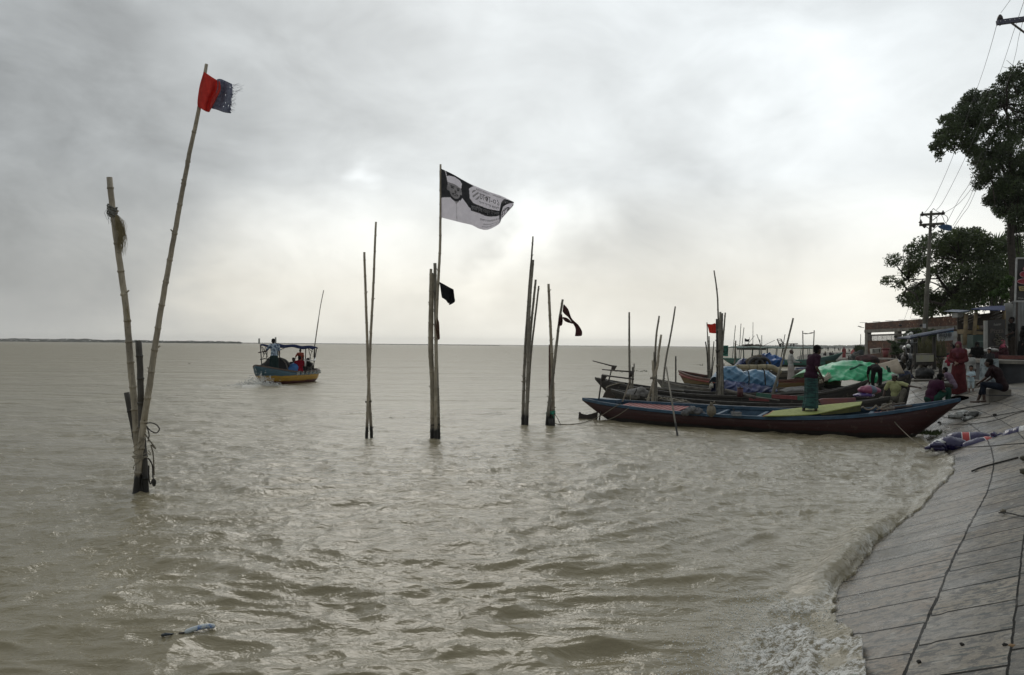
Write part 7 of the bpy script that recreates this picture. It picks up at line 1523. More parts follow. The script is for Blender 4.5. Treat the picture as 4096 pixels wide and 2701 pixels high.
for (x, y, d, r, n, h, lb) in ((3355, 1470, 78, 1.2, 500, .5, 'grassy mound on the shore right behind the green tarpaulin'), (3305, 1478, 62, .8, 130, .5, 'sparse grass at the water edge beside the standing man'), (3438, 1402, 100, .55, 220, .9, 'tall feathery grass clump left of the brick building'), (3300, 1530, 31, .6, 140, .75, 'reeds standing between the boats behind the standing man')):
    c_ = P(x, y, d); c_.z = max(gz(c_.x, c_.y), c_.z - .3 * h); tuft(c_, r, n, h, int(x), far_g, 'grass_clump', lb, 'grass', .35, .03 if d < 50 else .09)
# flat stone landing where the red woman stands
o = MB().prism([P(*c11(*p), 100) for p in ((470, 790), (840, 760), (860, 860), (500, 850))], (0, 3, 0)).build('stone_landing', CONC, None, False); topmesh(o, P(*c11(650, 830), 100)); tag(o, 'pale stone landing under the far woman in red', 'landing')

# --- food cart
rt = thing('food_cart', 'wooden food cart with a tilted dark blue roof and a pale front panel', 'cart', P(*c8(1400, 1540), 33)); q0 = rt.location; dC = 33
for x0, y0, y1, dd in ((1120, 800, 1550, 0), (1620, 730, 1560, 0), (1160, 800, 1500, 1.0), (1590, 740, 1500, 1.0)):
    MB().tube([P(*c8(x0, y0), dC + dd), P(*c8(x0 + 12, y1), dC + dd)], .05, 6).build('post', WOODD, rt, False, q0)
MB().prism([P(*c8(*p), dC - .03) for p in ((1150, 1200), (1600, 1195), (1600, 1360), (1160, 1370))], (0, .04, 0)).build('front_panel', mat('cream_painted_panel', (.30, .29, .23), (.34, .33, .14), 1.8, .7, lo=.5, hi=.7), rt, False, q0)
MB().prism([P(*c8(*p), dC) for p in ((1070, 1180), (1660, 1165), (1660, 1200), (1070, 1215))], (0, 1.1, 0)).build('counter_top', WOODG, rt, False, q0)
MB().prism([P(*c8(*p), dC) for p in ((1120, 1372), (1640, 1362), (1640, 1440), (1120, 1450))], (0, 1.1, 0)).build('cart_body', WOODD, rt, False, q0)
MB().prism([P(*c8(*p), dC + .15) for p in ((1090, 1200), (1150, 1200), (1150, 1380), (1090, 1360))], (0, .8, 0)).build('side_panel', WOODD, rt, False, q0)
mb = MB(); ra_ = P(*c8(1010, 795), dC - .4); rb_ = P(*c8(2100, 590), dC - .6)
mb.prism([ra_, rb_, rb_ + V3(0, 1.1, .016), ra_ + V3(0, 1.1, .016)], (0, 0, .06)); mb.build('roof', mat('navy_sheet_roof', (.008, .013, .05), (.006, .010, .03), 3, .5), rt, False, q0)
mb = MB(); mb.bar(ra_ + V3(0, -.02, .10), rb_ + V3(0, -.02, .10), .04, .07); mb.build('roof_edge', mat('pale_roof_edge', (.25, .28, .36), None, 3, .6), rt, False, q0)
for x in (1230, 1560):
    c_ = P(*c8(x, 1610), dC + .3); pts = [c_ + V3(.33 * math.cos(a), 0, .33 * math.sin(a)) for a in [i * math.pi / 12 for i in range(25)]]; mb = MB(); mb.tube(pts, .035, 6)
    for i in range(6): a = i * math.pi / 6; mb.tube([c_ - V3(.32 * math.cos(a), 0, .32 * math.sin(a)), c_ + V3(.32 * math.cos(a), 0, .32 * math.sin(a))], .008, 4)
    mb.build('wheel', IRON, rt, False, q0)
MB().prism([P(*c4b(*p), 31.5) for p in ((215, 1268), (540, 1262), (540, 1292), (215, 1300))], (0, .5, 0)).build('bottom_shelf', WOODG, rt, False, q0)
blob('dark_goods', P(*c4b(380, 1180), 32.5), (.34, .3, .24), mat('black_bags', (.02, .02, .02), None, 5, .6), 'dark bags stored under the food cart', 'bags', 9, .4)
blob('goods_sack', P(*c4b(80, 1215), 30), (.25, .25, .22), mat('navy_sack', (.02, .03, .07), None, 5, .6), 'dark blue sack left of the food cart', 'sack', 4, .3)
# --- sign boards
def board(x0, y0, x1, y1, d, m_, name, label, cat='sign', th=.05, slant=0, root=True):
    pts = [P(x0, y0, d), P(x1, y0 + slant, d), P(x1, y1 + slant, d), P(x0, y1, d)]
    rt = thing(name, label, cat, (pts[3] + pts[2]) / 2); MB().prism(pts, (0, th, 0)).build('board', m_, rt, False, rt.location); return rt
def btext(rt, body, x0, y0, x1, y1, d, m_, name='lettering', slant=0):
    fn = lambda u, v: P(x0 + (x1 - x0) * u, y0 + (y1 - y0) * v + slant * u, d); mb = MB(); place_text(mb, body, fn, 0, 0, 1, 1, off=.01); mb.build(name, m_, rt, False, rt.location)
WB = mat('white_sign_board', (.50, .52, .54), None, 4, .6); BB = mat('blue_sign_band', (.05, .19, .32), None, 4, .6); KB = mat('black_sign', (.012, .010, .010), (.02, .016, .014), 3, .5)
s_ = board(3750, 1320, 3815, 1366, 44, WB, 'sign_board', 'white sign board with three grey hexagon pictures and a blue top band', slant=-5)
MB().prism([P(3750, 1320, 43.97), P(3815, 1315, 43.97), P(3815, 1328, 43.97), P(3750, 1334, 43.97)], (0, .02, 0)).build('blue_band', BB, s_, False, s_.location)
GT = mat('grey_sign_print', (.13, .14, .15), None, 4, .7)
for i, x in enumerate((3763, 3781, 3799)):
    mb = MB(); c_ = (x, 1341 - i * .8); mb.tube([P(c_[0] + 7.5 * math.sin(a), c_[1] - 9 * math.cos(a), 43.95) for a in [k_ * math.pi / 3 for k_ in range(7)]], .018, 5)
    if i != 1: mb.prism([P(c_[0] + 5 * math.sin(a), c_[1] - 6 * math.cos(a), 43.95) for a in [k_ * math.pi / 3 for k_ in range(6)]], (0, .01, 0))
    else: mb.tube([P(c_[0] + 5 * math.sin(a), c_[1] - 6 * math.cos(a), 43.95) for a in [.6 + k_ * .5 for k_ in range(10)]] + [P(c_[0], c_[1], 43.95)], .03, 5)
    mb.build('hexagon_picture', GT, s_, False, s_.location)
btext(s_, 'RESTAURANT & PARTY', 3755, 1353, 3810, 1356.5, 43.95, GT, slant=-4); btext(s_, 'BANGLA CHINESE', 3753, 1322, 3795, 1328, 43.94, WB, slant=-3)
s_ = board(3945, 1281, 4022, 1392, 35.0, KB, 'menu_board', 'tall black menu board with pale script and a picture of food', slant=-3)
MB().prism([P(3940, 1284, 34.98), P(3951, 1283, 34.98), P(3951, 1396, 34.98), P(3940, 1396, 34.98)], (0, .12, 0)).build('pale_edge', mat('pale_frame', (.30, .30, .28), None, 5, .8), s_, False, s_.location)
PT = mat('pale_sign_print', (.34, .34, .31), None, 5, .7); btext(s_, 'Restaurant', 3975, 1294, 4004, 1304, 34.97, PT, slant=-3); btext(s_, 'Pizza', 3962, 1316, 4014, 1334, 34.97, mat('brown_sign_print', (.14, .12, .10), None, 5, .7), slant=-3)
mb = MB()
for i, (x, y, r) in enumerate(((3988, 1342, 6), (3982, 1362, 7), (3996, 1368, 8), (4008, 1360, 8), (4000, 1352, 6), (3990, 1376, 6), (4012, 1372, 5))): mb.tube([P(x + r * math.cos(a), y + r * .8 * math.sin(a), 34.96) for a in [k_ * math.pi / 5 for k_ in range(11)]], .022, 4)
mb.build('food_picture', mat('olive_sign_print', (.11, .105, .07), (.06, .05, .04), 12, .7), s_, False, s_.location); btext(s_, 'OPEN TO 11', 3958, 1386, 3998, 1389, 34.96, PT)
s_ = board(3893, 1340, 3945, 1396, 37.2, mat('dark_green_box', (.018, .045, .035), None, 4, .5), 'green_chest', 'dark green chest with pale capital letters beside the menu board', 'chest', th=.5); btext(s_, 'BANG', 3909, 1363, 3938, 1369, 37.18, mat('pale_teal_print', (.22, .30, .27), None, 4, .7))
s_ = board(4018, 1215, 4054, 1390, 41.5, mat('white_panel', (.42, .42, .40), (.33, .33, .31), 2, .7), 'hoarding', 'blank white panel beside the corrugated wall', 'hoarding', slant=-8)
rt = thing('corrugated_wall', 'wall of grey corrugated iron at the right edge', 'wall', P(4054, 1395, 41)); q0 = rt.location; mb = MB()
zt = P(4054, 1204, 41).z; zb = 1.5
for i in range(130):
    x = P(4051, 1300, 41).x + i * .035; mb.v += [(x, 41 - .06 * i * .035 + .035 * math.sin(i * 1.25), zb), (x, 41 - .06 * i * .035 + .035 * math.sin(i * 1.25), zt)]
    if i: b0 = 2 * i; mb.f.append((b0 - 2, b0, b0 + 1, b0 - 1)); mb.m.append(0)
o = mb.build('iron_sheet', mat('galvanised_iron', (.22, .225, .22), (.13, .13, .125), 1.5, .5, metal=.3), rt, True, q0); solid(o, .01)
mb = MB(); mb.bar(V3(q0.x, 41.15, zt - .1), V3(q0.x + 4.5, 40.9, zt - .1), .08, .08); mb.build('top_rail', WOODD, rt, False, q0)
dS = 38
s_ = board(4062, 1033, 4180, 1206, dS, KB, 'shop_sign', 'tall black shop sign with red dishes and a cream tag at the right edge', slant=0); q0 = s_.location
mb = MB(); P_ = [P(4066, 1034, dS - .03), P(4180, 1033, dS - .03), P(4180, 1206, dS - .03), P(4060, 1206, dS - .03)]
for i in range(4): mb.tube([P_[i], P_[(i + 1) % 4]], .045, 5)
mb.build('pale_frame', mat('pale_metal_frame', (.45, .45, .44), None, 5, .6), s_, False, q0)
DISH = mat('dish_red', (.28, .02, .022), (.20, .02, .04), 9, .6); 
for x, y, a_, b__ in ((4103, 1098, 24, 13), (4105, 1126, 36, 11), (4108, 1076, 16, 7)):
    mb = MB(); mb.prism([P(x + a_ * math.cos(t), y + b__ * math.sin(t), dS - .05) for t in [k_ * math.pi / 10 for k_ in range(20)]], (0, .02, 0)); mb.build('dish_picture', DISH, s_, False, q0)
    mb = MB(); mb.tube([P(x + a_ * math.cos(t), y + b__ * math.sin(t), dS - .06) for t in [k_ * math.pi / 10 for k_ in range(21)]], .02, 4); mb.build('dish_rim', mat('dish_rim_%d' % x, (.40, .22, .24), None, 5, .7), s_, False, q0)
MB().prism([P(*p, dS - .05) for p in ((4075, 1146), (4170, 1144), (4170, 1164), (4079, 1164))], (0, .02, 0)).build('cream_tag', mat('cream_tag', (.46, .36, .17), None, 5, .7), s_, False, q0)
btext(s_, 'OPEN', 4081, 1149, 4150, 1160, dS - .07, KB); btext(s_, 'Makson Restaurant', 4072, 1190, 4175, 1197, dS - .05, PT)
for x in (4068, 4150): MB().tube([P(x, 1206, dS + .06), V3(P(x, 1206, dS).x, dS + .06, 1.5)], .05, 6).build('support_post', IRON, s_, False, q0)

# --- tea stall
rt = thing('tea_stall', 'ramshackle bamboo and timber stall under a dark blue sheet roof', 'stall', V3(P(3900, 1400, 40).x, 40, 1.5)); q0 = rt.location
TWD = mat('raw_timber', (.26, .20, .11), (.15, .115, .07), 5, .85); DKW = mat('dark_timber', (.05, .038, .028), (.025, .02, .016), 4, .9)  # posts and counter in tan timber, back wall in mottled dark brown
for (a, b, d) in (((985, 285), (965, 750), 39), ((1135, 265), (1095, 730), 39), ((1550, 230), (1550, 500), 40), ((1270, 380), (1270, 560), 39.6)):
    MB().tube([P(*c4b(*a), d), P(*c4b(*b), d)], .09, 7).build('bamboo_post', TWD, rt, True, q0)
MB().prism([P(*c4b(*p), 39.1) for p in ((955, 515), (1270, 555), (1270, 590), (955, 580))], (0, .6, 0)).build('counter', TWD, rt, False, q0)
MB().prism([P(*c4b(*p), 39.3) for p in ((915, 590), (1090, 580), (1085, 790), (920, 800))], (0, .05, 0)).build('tin_front', mat('dented_tin', (.34, .33, .25), (.14, .135, .11), 2.2, .6, .4, lo=.42, hi=.58), rt, False, q0)
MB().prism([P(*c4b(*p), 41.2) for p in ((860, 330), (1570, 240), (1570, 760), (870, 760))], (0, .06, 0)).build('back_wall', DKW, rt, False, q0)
mb = MB(); r0_ = [P(*c4b(*p), 38.4) for p in ((1060, 212), (1240, 225), (1568, 232))]; r1_ = [P(*c4b(*p), 41.5) for p in ((1060, 215), (1340, 172), (1568, 165))]
mb.add(r0_ + r1_, [(0, 1, 4, 3), (1, 2, 5, 4)]); o = mb.build('blue_roof_sheet', mat('blue_roof_sheet', (.022, .038, .13), (.012, .024, .08), 3, .5, .3), rt, False, q0); solid(o, .04)
MB().prism([P(*c4b(*p), 38.7) for p in ((890, 258), (1040, 228), (1060, 236), (985, 262))], (0, 1.5, .1)).build('grey_roof_sheet', mat('grey_blue_sheet', (.14, .17, .22), None, 4, .5), rt, False, q0)
MB().prism([P(*c4b(*p), 39.2) for p in ((862, 268), (945, 255), (945, 325), (862, 335))], (0, .5, 0)).build('pale_box', mat('pale_tin', (.38, .38, .36), None, 4, .7), rt, False, q0)
MB().prism([P(*c4b(*p), 39.4) for p in ((1028, 430), (1085, 430), (1085, 510), (1028, 510))], (0, .3, 0)).build('stove', IRON, rt, False, q0)
mb = MB(); r_ = random.Random(3)
for i in range(12):
    x = r_.uniform(880, 1150); y = r_.uniform(290, 420); mb.tube([P(*c4b(x - 60, y + 25), 39 + r_.random()), P(*c4b(x + 70, y - 25), 39 + r_.random())], .03, 5)
for i in range(8):
    x = r_.uniform(1200, 1520); y = r_.uniform(260, 340); mb.tube([P(*c4b(x - 50, y + 20), 39.4), P(*c4b(x + 50, y - 20), 40)], .025, 5)
mb.build('roof_sticks', WOODG, rt, True, q0)
for i, (x, m__) in enumerate(((1150, (.30, .22, .06)), (1185, (.20, .16, .10)), (1210, (.22, .2, .18)), (1240, (.16, .07, .05)))):
    MB().tube([P(*c4b(x, 515), 39.6), P(*c4b(x, 455), 39.6)], [.10, .08], 10).build('jar', mat('jar_%d' % i, m__, None, 6, .3), rt, True, q0)
for i, (x, y, a) in enumerate(((1265, 838, .22), (1330, 822, .22), (1400, 825, .24))): blob('white_bag', P(*c4b(x, y), 32), (a * .7, .15, .07), mat('white_bag_%d' % i, (.30, .30, .28), (.2, .2, .19), 6, .7), ('leftmost', 'middle', 'rightmost')[i] + ' of the white bags lying on the terrace before the menu board', 'bag', i, .3)

# --- motorcycles
def motorbike(c, rz, label, s_=1.0):
    rt = thing('motorcycle', label, 'motorcycle', c, rz, 'motorcycles parked on the bank'); rt.scale = (s_,) * 3
    BLACKP = CL.setdefault('bike_black', mat('black_bike_paint', (.012, .012, .013), (.03, .03, .03), 6, .3, coat=.5)); CHR = CL.setdefault('bike_chrome', mat('dull_chrome', (.05, .05, .05), None, 8, .3, metal=.9)); RUB = CL.setdefault('bike_rubber', mat('tyre_rubber', (.02, .02, .02), None, 8, .85))
    for y in (-.62, .66):
        w_ = MB().tube([V3(0, y + .27 * math.cos(a), .30 + .27 * math.sin(a)) for a in [i * math.pi / 14 for i in range(29)]], .05, 8).build('wheel', RUB, rt, True)
        mb = MB()
        for i in range(8): a = i * math.pi / 8; mb.tube([V3(0, y - .25 * math.cos(a), .30 - .25 * math.sin(a)), V3(0, y + .25 * math.cos(a), .30 + .25 * math.sin(a))], .006, 4)
        mb.tube([V3(-.04, y, .30), V3(.04, y, .30)], .05, 8); mb.build('spokes', CHR, w_, True)
    mb = MB(); mb.ell(V3(0, .18, .80), (.13, .28, .13), None, 14, 10); mb.build('fuel_tank', BLACKP, rt, True)
    mb = MB(); mb.cap(V3(0, .0, .80), V3(0, -.62, .86), .10, .085, 10); mb.build('seat', RUB, rt, True)
    mb = MB(); mb.ell(V3(0, .02, .42), (.15, .24, .18), None, 12, 8); mb.box(V3(0, .1, .58), (.16, .28, .16)); mb.build('engine', IRON, rt, True)
    mb = MB(); mb.tube([V3(.12, .1, .3), V3(.13, -.3, .28), V3(.14, -.75, .36)], [.03, .045, .05], 8); mb.build('exhaust', CHR, rt, True)
    mb = MB()
    for sx in (-.07, .07): mb.tube([V3(sx, .66, .30), V3(sx, .46, .95)], .022, 6)
    mb.tube([V3(0, -.62, .30), V3(0, -.1, .42), V3(0, .44, .86)], .03, 6); mb.build('frame', CHR, rt, True)
    mb = MB(); mb.tube([V3(-.36, .34, 1.04), V3(-.18, .42, 1.0), V3(.18, .42, 1.0), V3(.36, .34, 1.04)], .016, 6); mb.build('handlebar', CHR, rt, True)
    mb = MB(); mb.ell(V3(0, .56, .90), (.075, .06, .075), None, 12, 8); mb.build('headlight', mat('headlamp_glass', (.75, .75, .72), None, 8, .15), rt, True)
    for sx in (-1, 1): mb = MB(); mb.tube([V3(sx * .3, .36, 1.03), V3(sx * .38, .36, 1.2)], .007, 4); mb.ell(V3(sx * .40, .36, 1.25), (.07, .015, .045), None, 10, 6); mb.build('mirror', CHR, rt, True)
    mb = MB(); mb.grid(lambda u, v: V3((v - .5) * .12, .66 + .33 * math.cos(.3 + 1.9 * u), .30 + .33 * math.sin(.3 + 1.9 * u)), 10, 3); o = mb.build('mudguard', BLACKP, rt, True); solid(o, .01)
    return rt
motorbike(P(*c8(880, 1560), 30.5), HL(165), 'motorcycle nearest the green tarpaulin, behind the curved tan sheet', 1.0)
motorbike(P(*c8(990, 1185), 38), HL(160), 'motorcycle standing higher up the bank, under the left tip of the blue cart roof', 1.1)
motorbike(onground(3768, 42), HL(95), 'motorcycle standing sideways below the hexagon sign board', 1.0)
# --- hedge and shrubs
def leafcloud(clumps, n, size, m_, name, parent=None, loc=None, seed=0, flat=.8, dropout=0.0):
    """clumps: (centre, radius vector); many separate leaf faces through the volume, denser to the rim"""
    r_ = np.random.RandomState(seed); wts = np.array([c[1][0] * c[1][2] for c in clumps]); wts = np.minimum(wts, np.median(wts) * 1.7); idx = r_.choice(len(clumps), n, p=wts / wts.sum())
    Cc = np.array([tuple(c[0]) for c in clumps])[idx]; Rr = np.array([tuple(c[1]) for c in clumps])[idx]
    d = r_.normal(size=(n, 3)); d /= np.linalg.norm(d, axis=1)[:, None]; rad = r_.uniform(0.15, 1, n) ** .45
    p = Cc + d * rad[:, None] * Rr * (1 + .35 * (fbm(d[:, 0] * 3 + idx * 3.1 + 50, d[:, 2] * 3 + d[:, 1] * 2 + 50, 3, seed)[:, None] - .45) * 2)
    # thin out by noise so that gaps open
    kp = fbm(p[:, 0] * 1.1 + 40, p[:, 2] * 1.3 + p[:, 1] * .7 + 60, 3, seed + 5) > .30 + dropout * (.35 + .65 * r_.rand(n)); p = p[kp]; n = len(p)
    ax = r_.normal(size=(n, 3)); ax[:, 2] -= .3; ax /= np.linalg.norm(ax, axis=1)[:, None]; bx = np.cross(ax, r_.normal(size=(n, 3))); bx /= np.linalg.norm(bx, axis=1)[:, None]
    L = (size * r_.uniform(.5, 1.3, n))[:, None]; Wd = L * .34
    V = np.stack([p - ax * L * .5, p + bx * Wd * .5, p + ax * L * .5, p - bx * Wd * .5], 1).reshape(-1, 3)
    if loc is not None: V = V - np.array(tuple(loc))
    Fq = np.arange(n * 4).reshape(-1, 4); o = npmesh(name, V, Fq, m_, None, False); 
    if parent is not None: o.parent = parent
    return o
def leafmat(name, c1, c2, c3=None):
    m_ = bpy.data.materials.new(name); m_.use_nodes = True; q = N(m_.node_tree); m_.node_tree.nodes.clear(); pos = q.n('ShaderNodeNewGeometry').outputs['Position']
    ri = q.noise(pos, .55, 3, .6); r2 = q.noise(pos, 5, 2, .6); c = q.mix(q.ramp(ri, [(.42, 0.0), (.62, 1.0)]), c1, c2); c = q.mix(q.ramp(r2, [(.4, 0.0), (.8, .7)]), c, c3 or tuple(x * .5 for x in c1))
    b = q.n('ShaderNodeBsdfPrincipled', Roughness=.5); b.inputs['Specular IOR Level'].default_value = .35; q.link(c, b.inputs[0]); t = q.n('ShaderNodeBsdfTranslucent'); q.link(c, t.inputs[0])
    ms = q.n('ShaderNodeMixShader', Fac=.3); q.link(b.outputs[0], ms.inputs[1]); q.link(t.outputs[0], ms.inputs[2]); q.link(ms.outputs[0], q.n('ShaderNodeOutputMaterial').inputs[0]); return m_
LEAF = leafmat('dark_green_leaves', (.064, .090, .044), (.095, .135, .055)); LEAF2 = leafmat('mid_green_leaves', (.070, .100, .044), (.120, .160, .055)); BARK = mat('dark_bark', (.055, .045, .036), (.03, .025, .02), 6, .9, .6)
def clump_list(items, d, spread, seed=0):
    r_ = random.Random(seed); out = []
    for x, y, r in items:
        dd = d + r_.uniform(-spread, spread); R_ = r / F * dd * 1.25; out.append((P(x, y, dd), (R_, R_ * 1.1, R_ * .8)))
    return out
def tree(name, label, trunk_pts, d, wt, wb, clumps, n, size, m_, branches, seed=0, spread=2.0, cat='tree', group=None, dropout=.125):
    base = P(*trunk_pts[-1], d); base.z = gz(base.x, base.y) - .1; rt = thing(name, label, cat, base, 0, group)
    Q = [P(x, y, d) for x, y in trunk_pts]; Q[-1] = base; Q = smooth_path(Q, 5); k_ = len(Q)
    mb = MB(); mb.tube(Q, [(wt + (wb - wt) * i / (k_ - 1)) / 2 / F * d for i in range(k_)], 10); tr = mb.build('trunk', BARK, rt, True, base)
    cl_ = clump_list(clumps, d, spread, seed)
    for pts, w0, w1 in branches:
        r_ = random.Random(int(pts[0][0])); dv = r_.uniform(-spread, spread) * .6; QQ = smooth_path([P(x, y, d + dv * i / max(1, len(pts) - 1)) for i, (x, y) in enumerate(pts)], 5); kk = len(QQ)
        mb = MB(); mb.tube(QQ, [(w0 + (w1 - w0) * i / (kk - 1)) / 2 / F * d for i in range(kk)], 7); mb.build('limb', BARK, rt, True, base)
    mb = MB(); r_ = random.Random(seed); tips = [q_[0][-1] for q_ in branches] + [trunk_pts[0]]
    tw = [P(x, y, d) for x, y in tips]
    for c_, R_ in cl_:
        a = min(tw, key=lambda p: (p - c_).length); mid = a.lerp(c_, .5) + V3(r_.uniform(-.2, .2), 0, r_.uniform(-.2, .3)); mb.tube([a, mid, c_], [.06, .04, .02], 5)
        for _ in range(4): e = c_ + V3(r_.gauss(0, R_[0] * .6), r_.gauss(0, R_[1] * .6), r_.gauss(0, R_[2] * .6)); mb.tube([c_, e], [.022, .008], 4)
    mb.build('twigs', BARK, rt, True, base)
    leafcloud(cl_, n, size, m_, 'crown', rt, base, seed, dropout=dropout)
    return rt
ct = lambda x, y: (3500 + x / 2.851, 800 + y / 2.851)
ctb = lambda x, y: (3650 + x / 1.96, y / 1.96)
tree('broadleaf_tree', 'spreading dark broadleaf tree behind the utility pole and the brick building', [ct(880, 1000), ct(930, 1150), ct(960, 1350), ct(960, 1500)], 50, 30, 46,
     [(*ct(x, y), r) for x, y, r in ((200, 690, 30), (160, 930, 26), (240, 960, 30), (320, 640, 34), (350, 760, 36), (300, 860, 34), (420, 560, 26), (530, 470, 30), (560, 540, 34), (470, 700, 40), (660, 480, 36), (760, 440, 34), (640, 600, 44), (790, 400, 26), (880, 410, 34), (960, 400, 30), (860, 540, 50), (740, 580, 40), (990, 480, 44), (1090, 410, 36), (1150, 380, 26), (1180, 460, 40), (1240, 470, 26), (1060, 560, 56), (1200, 580, 50), (1290, 560, 40), (940, 700, 56), (1090, 720, 56), (1240, 720, 56), (1360, 680, 44), (1360, 800, 44),
      (560, 700, 30), (420, 800, 30), (380, 920, 24), (620, 820, 22), (760, 800, 34), (900, 850, 56), (1060, 880, 60), (1220, 880, 60), (1380, 880, 50), (1480, 870, 40), (960, 1000, 54), (1120, 1040, 54), (1280, 1040, 50), (1420, 1000, 46), (1500, 1010, 40), (1000, 1160, 44), (1160, 1180, 46), (1320, 1160, 44), (1460, 1120, 40), (360, 1120, 30), (440, 1060, 34), (520, 1020, 34), (480, 1150, 38), (560, 1100, 34), (520, 1240, 30), (640, 1070, 28), (660, 1170, 34), (720, 1240, 30), (600, 1290, 28), (780, 1200, 32), (830, 1280, 28), (880, 1140, 38), (760, 1110, 26), (900, 1250, 34), (1000, 1270, 30))],
     52000, .22, LEAF2, [([ct(930, 1150), ct(820, 1020), ct(730, 900), ct(700, 850)], 16, 6), ([ct(930, 1120), ct(960, 900), ct(1000, 700)], 18, 7), ([ct(820, 1020), ct(700, 960), ct(620, 930)], 8, 3), ([ct(730, 900), ct(600, 900), ct(440, 910), ct(380, 900)], 6, 2.5), ([ct(560, 900), ct(490, 960), ct(440, 1010), ct(360, 1020)], 4, 2), ([ct(960, 950), ct(1150, 850), ct(1300, 780)], 14, 5), ([ct(940, 1150), ct(780, 1130), ct(640, 1160)], 8, 3)], 3, 2.5)
tree('broadleaf_tree', 'tall dark broadleaf tree leaning over from the right edge of the frame', [ct(1600, -200), ct(1560, 100), ct(1550, 400), ct(1560, 650), ct(1580, 850), ct(1600, 1500)], 46, 22, 32,
     [(*ctb(x, y), r) for x, y, r in ((185, 1150, 22), (250, 1110, 30), (300, 1040, 34), (270, 940, 26), (220, 1060, 24), (370, 900, 38), (350, 1000, 40), (400, 810, 26), (430, 1080, 34), (330, 1160, 24), (460, 900, 46), (470, 760, 30), (540, 820, 48), (560, 940, 46), (450, 1000, 40), (600, 700, 28), (640, 780, 46), (700, 860, 50), (760, 760, 48), (740, 620, 30), (800, 680, 44), (840, 560, 34), (860, 640, 50), (560, 1060, 30), (440, 1150, 26), (480, 1190, 26), (640, 1000, 44), (840, 820, 56), (860, 960, 60), (760, 1000, 46), (620, 1180, 50), (700, 1120, 52), (560, 1240, 42), (490, 1280, 30), (800, 1180, 60), (600, 1340, 48), (700, 1280, 56), (560, 1440, 34), (640, 1440, 44), (780, 1340, 58), (860, 1300, 56), (740, 1480, 52), (860, 1460, 54), (660, 1540, 40), (210, 1210, 16), (200, 1250, 12), (840, 1560, 46), (900, 700, 60), (920, 1100, 60), (920, 900, 60), (960, 560, 60), (1150, 700, 130), (1250, 1000, 140), (1150, 1250, 110), (1450, 850, 150))] +
     [(*ct(x, y), r) for x, y, r in ((1300, 10, 22), (1370, 60, 28), (1390, 100, 18), (1470, 60, 36), (1480, 150, 28), (1440, 170, 16), (1620, 150, 44), (1660, 260, 44), (1640, 60, 50), (1650, 400, 40), (1540, 480, 24), (1520, 560, 24), (1660, 520, 40), (1640, 600, 26), (1580, 540, 20))],
     110000, .19, LEAF, [([ct(1550, 250), ct(1520, 100), ctb(640, 1450), ctb(560, 1300)], 10, 4), ([ct(1580, 0), ctb(700, 1300), ctb(640, 1100), ctb(520, 1000), ctb(400, 980)], 14, 3), ([ctb(780, 1400), ctb(760, 1100), ctb(740, 900), ctb(700, 820)], 16, 5), ([ctb(760, 1000), ctb(620, 900), ctb(480, 860)], 8, 3), ([ctb(740, 900), ctb(740, 700), ctb(760, 600)], 8, 3)], 7, 2.0)
# palm behind
rt = thing('fan_palm', 'fan palm with spiky leaves between the two broadleaf trees', 'palm', V3(P(1380 / 2.851 + 3500, 1100, 54).x, 54, 1.6)); q0 = rt.location; cpl = P(*ct(1330, 620), 54)
mb = MB(); mb.tube([q0, q0.lerp(cpl, .5), cpl], [.28, .24, .22], 10); mb.build('trunk', BARK, rt, True, q0)
for k_, (dx_, dz_) in enumerate(((1.1, .25), (1.35, -.1), (1.2, -.8), (.6, .45), (1.5, -.45))):
    c_ = cpl + V3(dx_ * .9, k_ * .15, dz_ * .9); mb = MB(); base_a = math.atan2(dz_, dx_)
    for i in range(26):
        a = base_a + (i - 12.5) * .105; L = 1.75 - .025 * abs(i - 12.5) ** 1.4; dr = V3(math.cos(a), .15 * math.sin(i), math.sin(a)); pp = V3(-dr.z, 0, dr.x) * .07
        mb.add([c_, c_ + dr * L * .55 + pp, c_ + dr * L + V3(0, 0, -.1), c_ + dr * L * .55 - pp], [(0, 1, 2, 3)])
    mb.tube([cpl, c_], .05, 5); mb.build('fan_leaf', LEAF2, rt, False, q0)
def shrub(name, label, items, d, n, size, m_, seed, spread=.8):
    cl_ = clump_list(items, d, spread, seed); c0 = min((c_[0] for c_ in cl_), key=lambda p: p.z); base = V3(c0.x, c0.y, gz(c0.x, c0.y)); rt = thing(name, label, 'shrub', base)
    mb = MB()
    for c_, R_ in cl_: mb.tube([base, base.lerp(c_, .6) + V3(.05, 0, .1), c_], [.05, .03, .015], 5)
    mb.build('stems', BARK, rt, True, base); leafcloud(cl_, n, size, m_, 'foliage', rt, base, seed, dropout=.05); return rt
shrub('climbing_shrub', 'dark leafy shrub growing over the right bays of the brick building', [(*c8(x, y), r) for x, y, r in ((880, 760, 10), (960, 680, 12), (1040, 640, 14), (1100, 600, 12), (1180, 600, 14), (1260, 640, 16), (1000, 780, 16), (900, 860, 16), (800, 900, 14), (1120, 720, 18), (1240, 760, 20), (1400, 700, 20), (1500, 640, 16), (1600, 640, 16), (1560, 760, 20), (700, 980, 12), (820, 1040, 14), (960, 960, 18), (600, 900, 7), (520, 860, 5), (460, 845, 4), (1120, 900, 18))], 47.5, 9000, .16, LEAF, 13, .5)
shrub('low_shrub', 'dark tangle of plants at the foot of the brick building behind the red barrel', [(*c8(x, y), r) for x, y, r in ((560, 1060, 12), (640, 1100, 12), (720, 1090, 12), (800, 1120, 10), (500, 980, 9), (620, 990, 10), (560, 1140, 9), (900, 1140, 8))], 45.5, 3500, .14, LEAF, 15, .5)
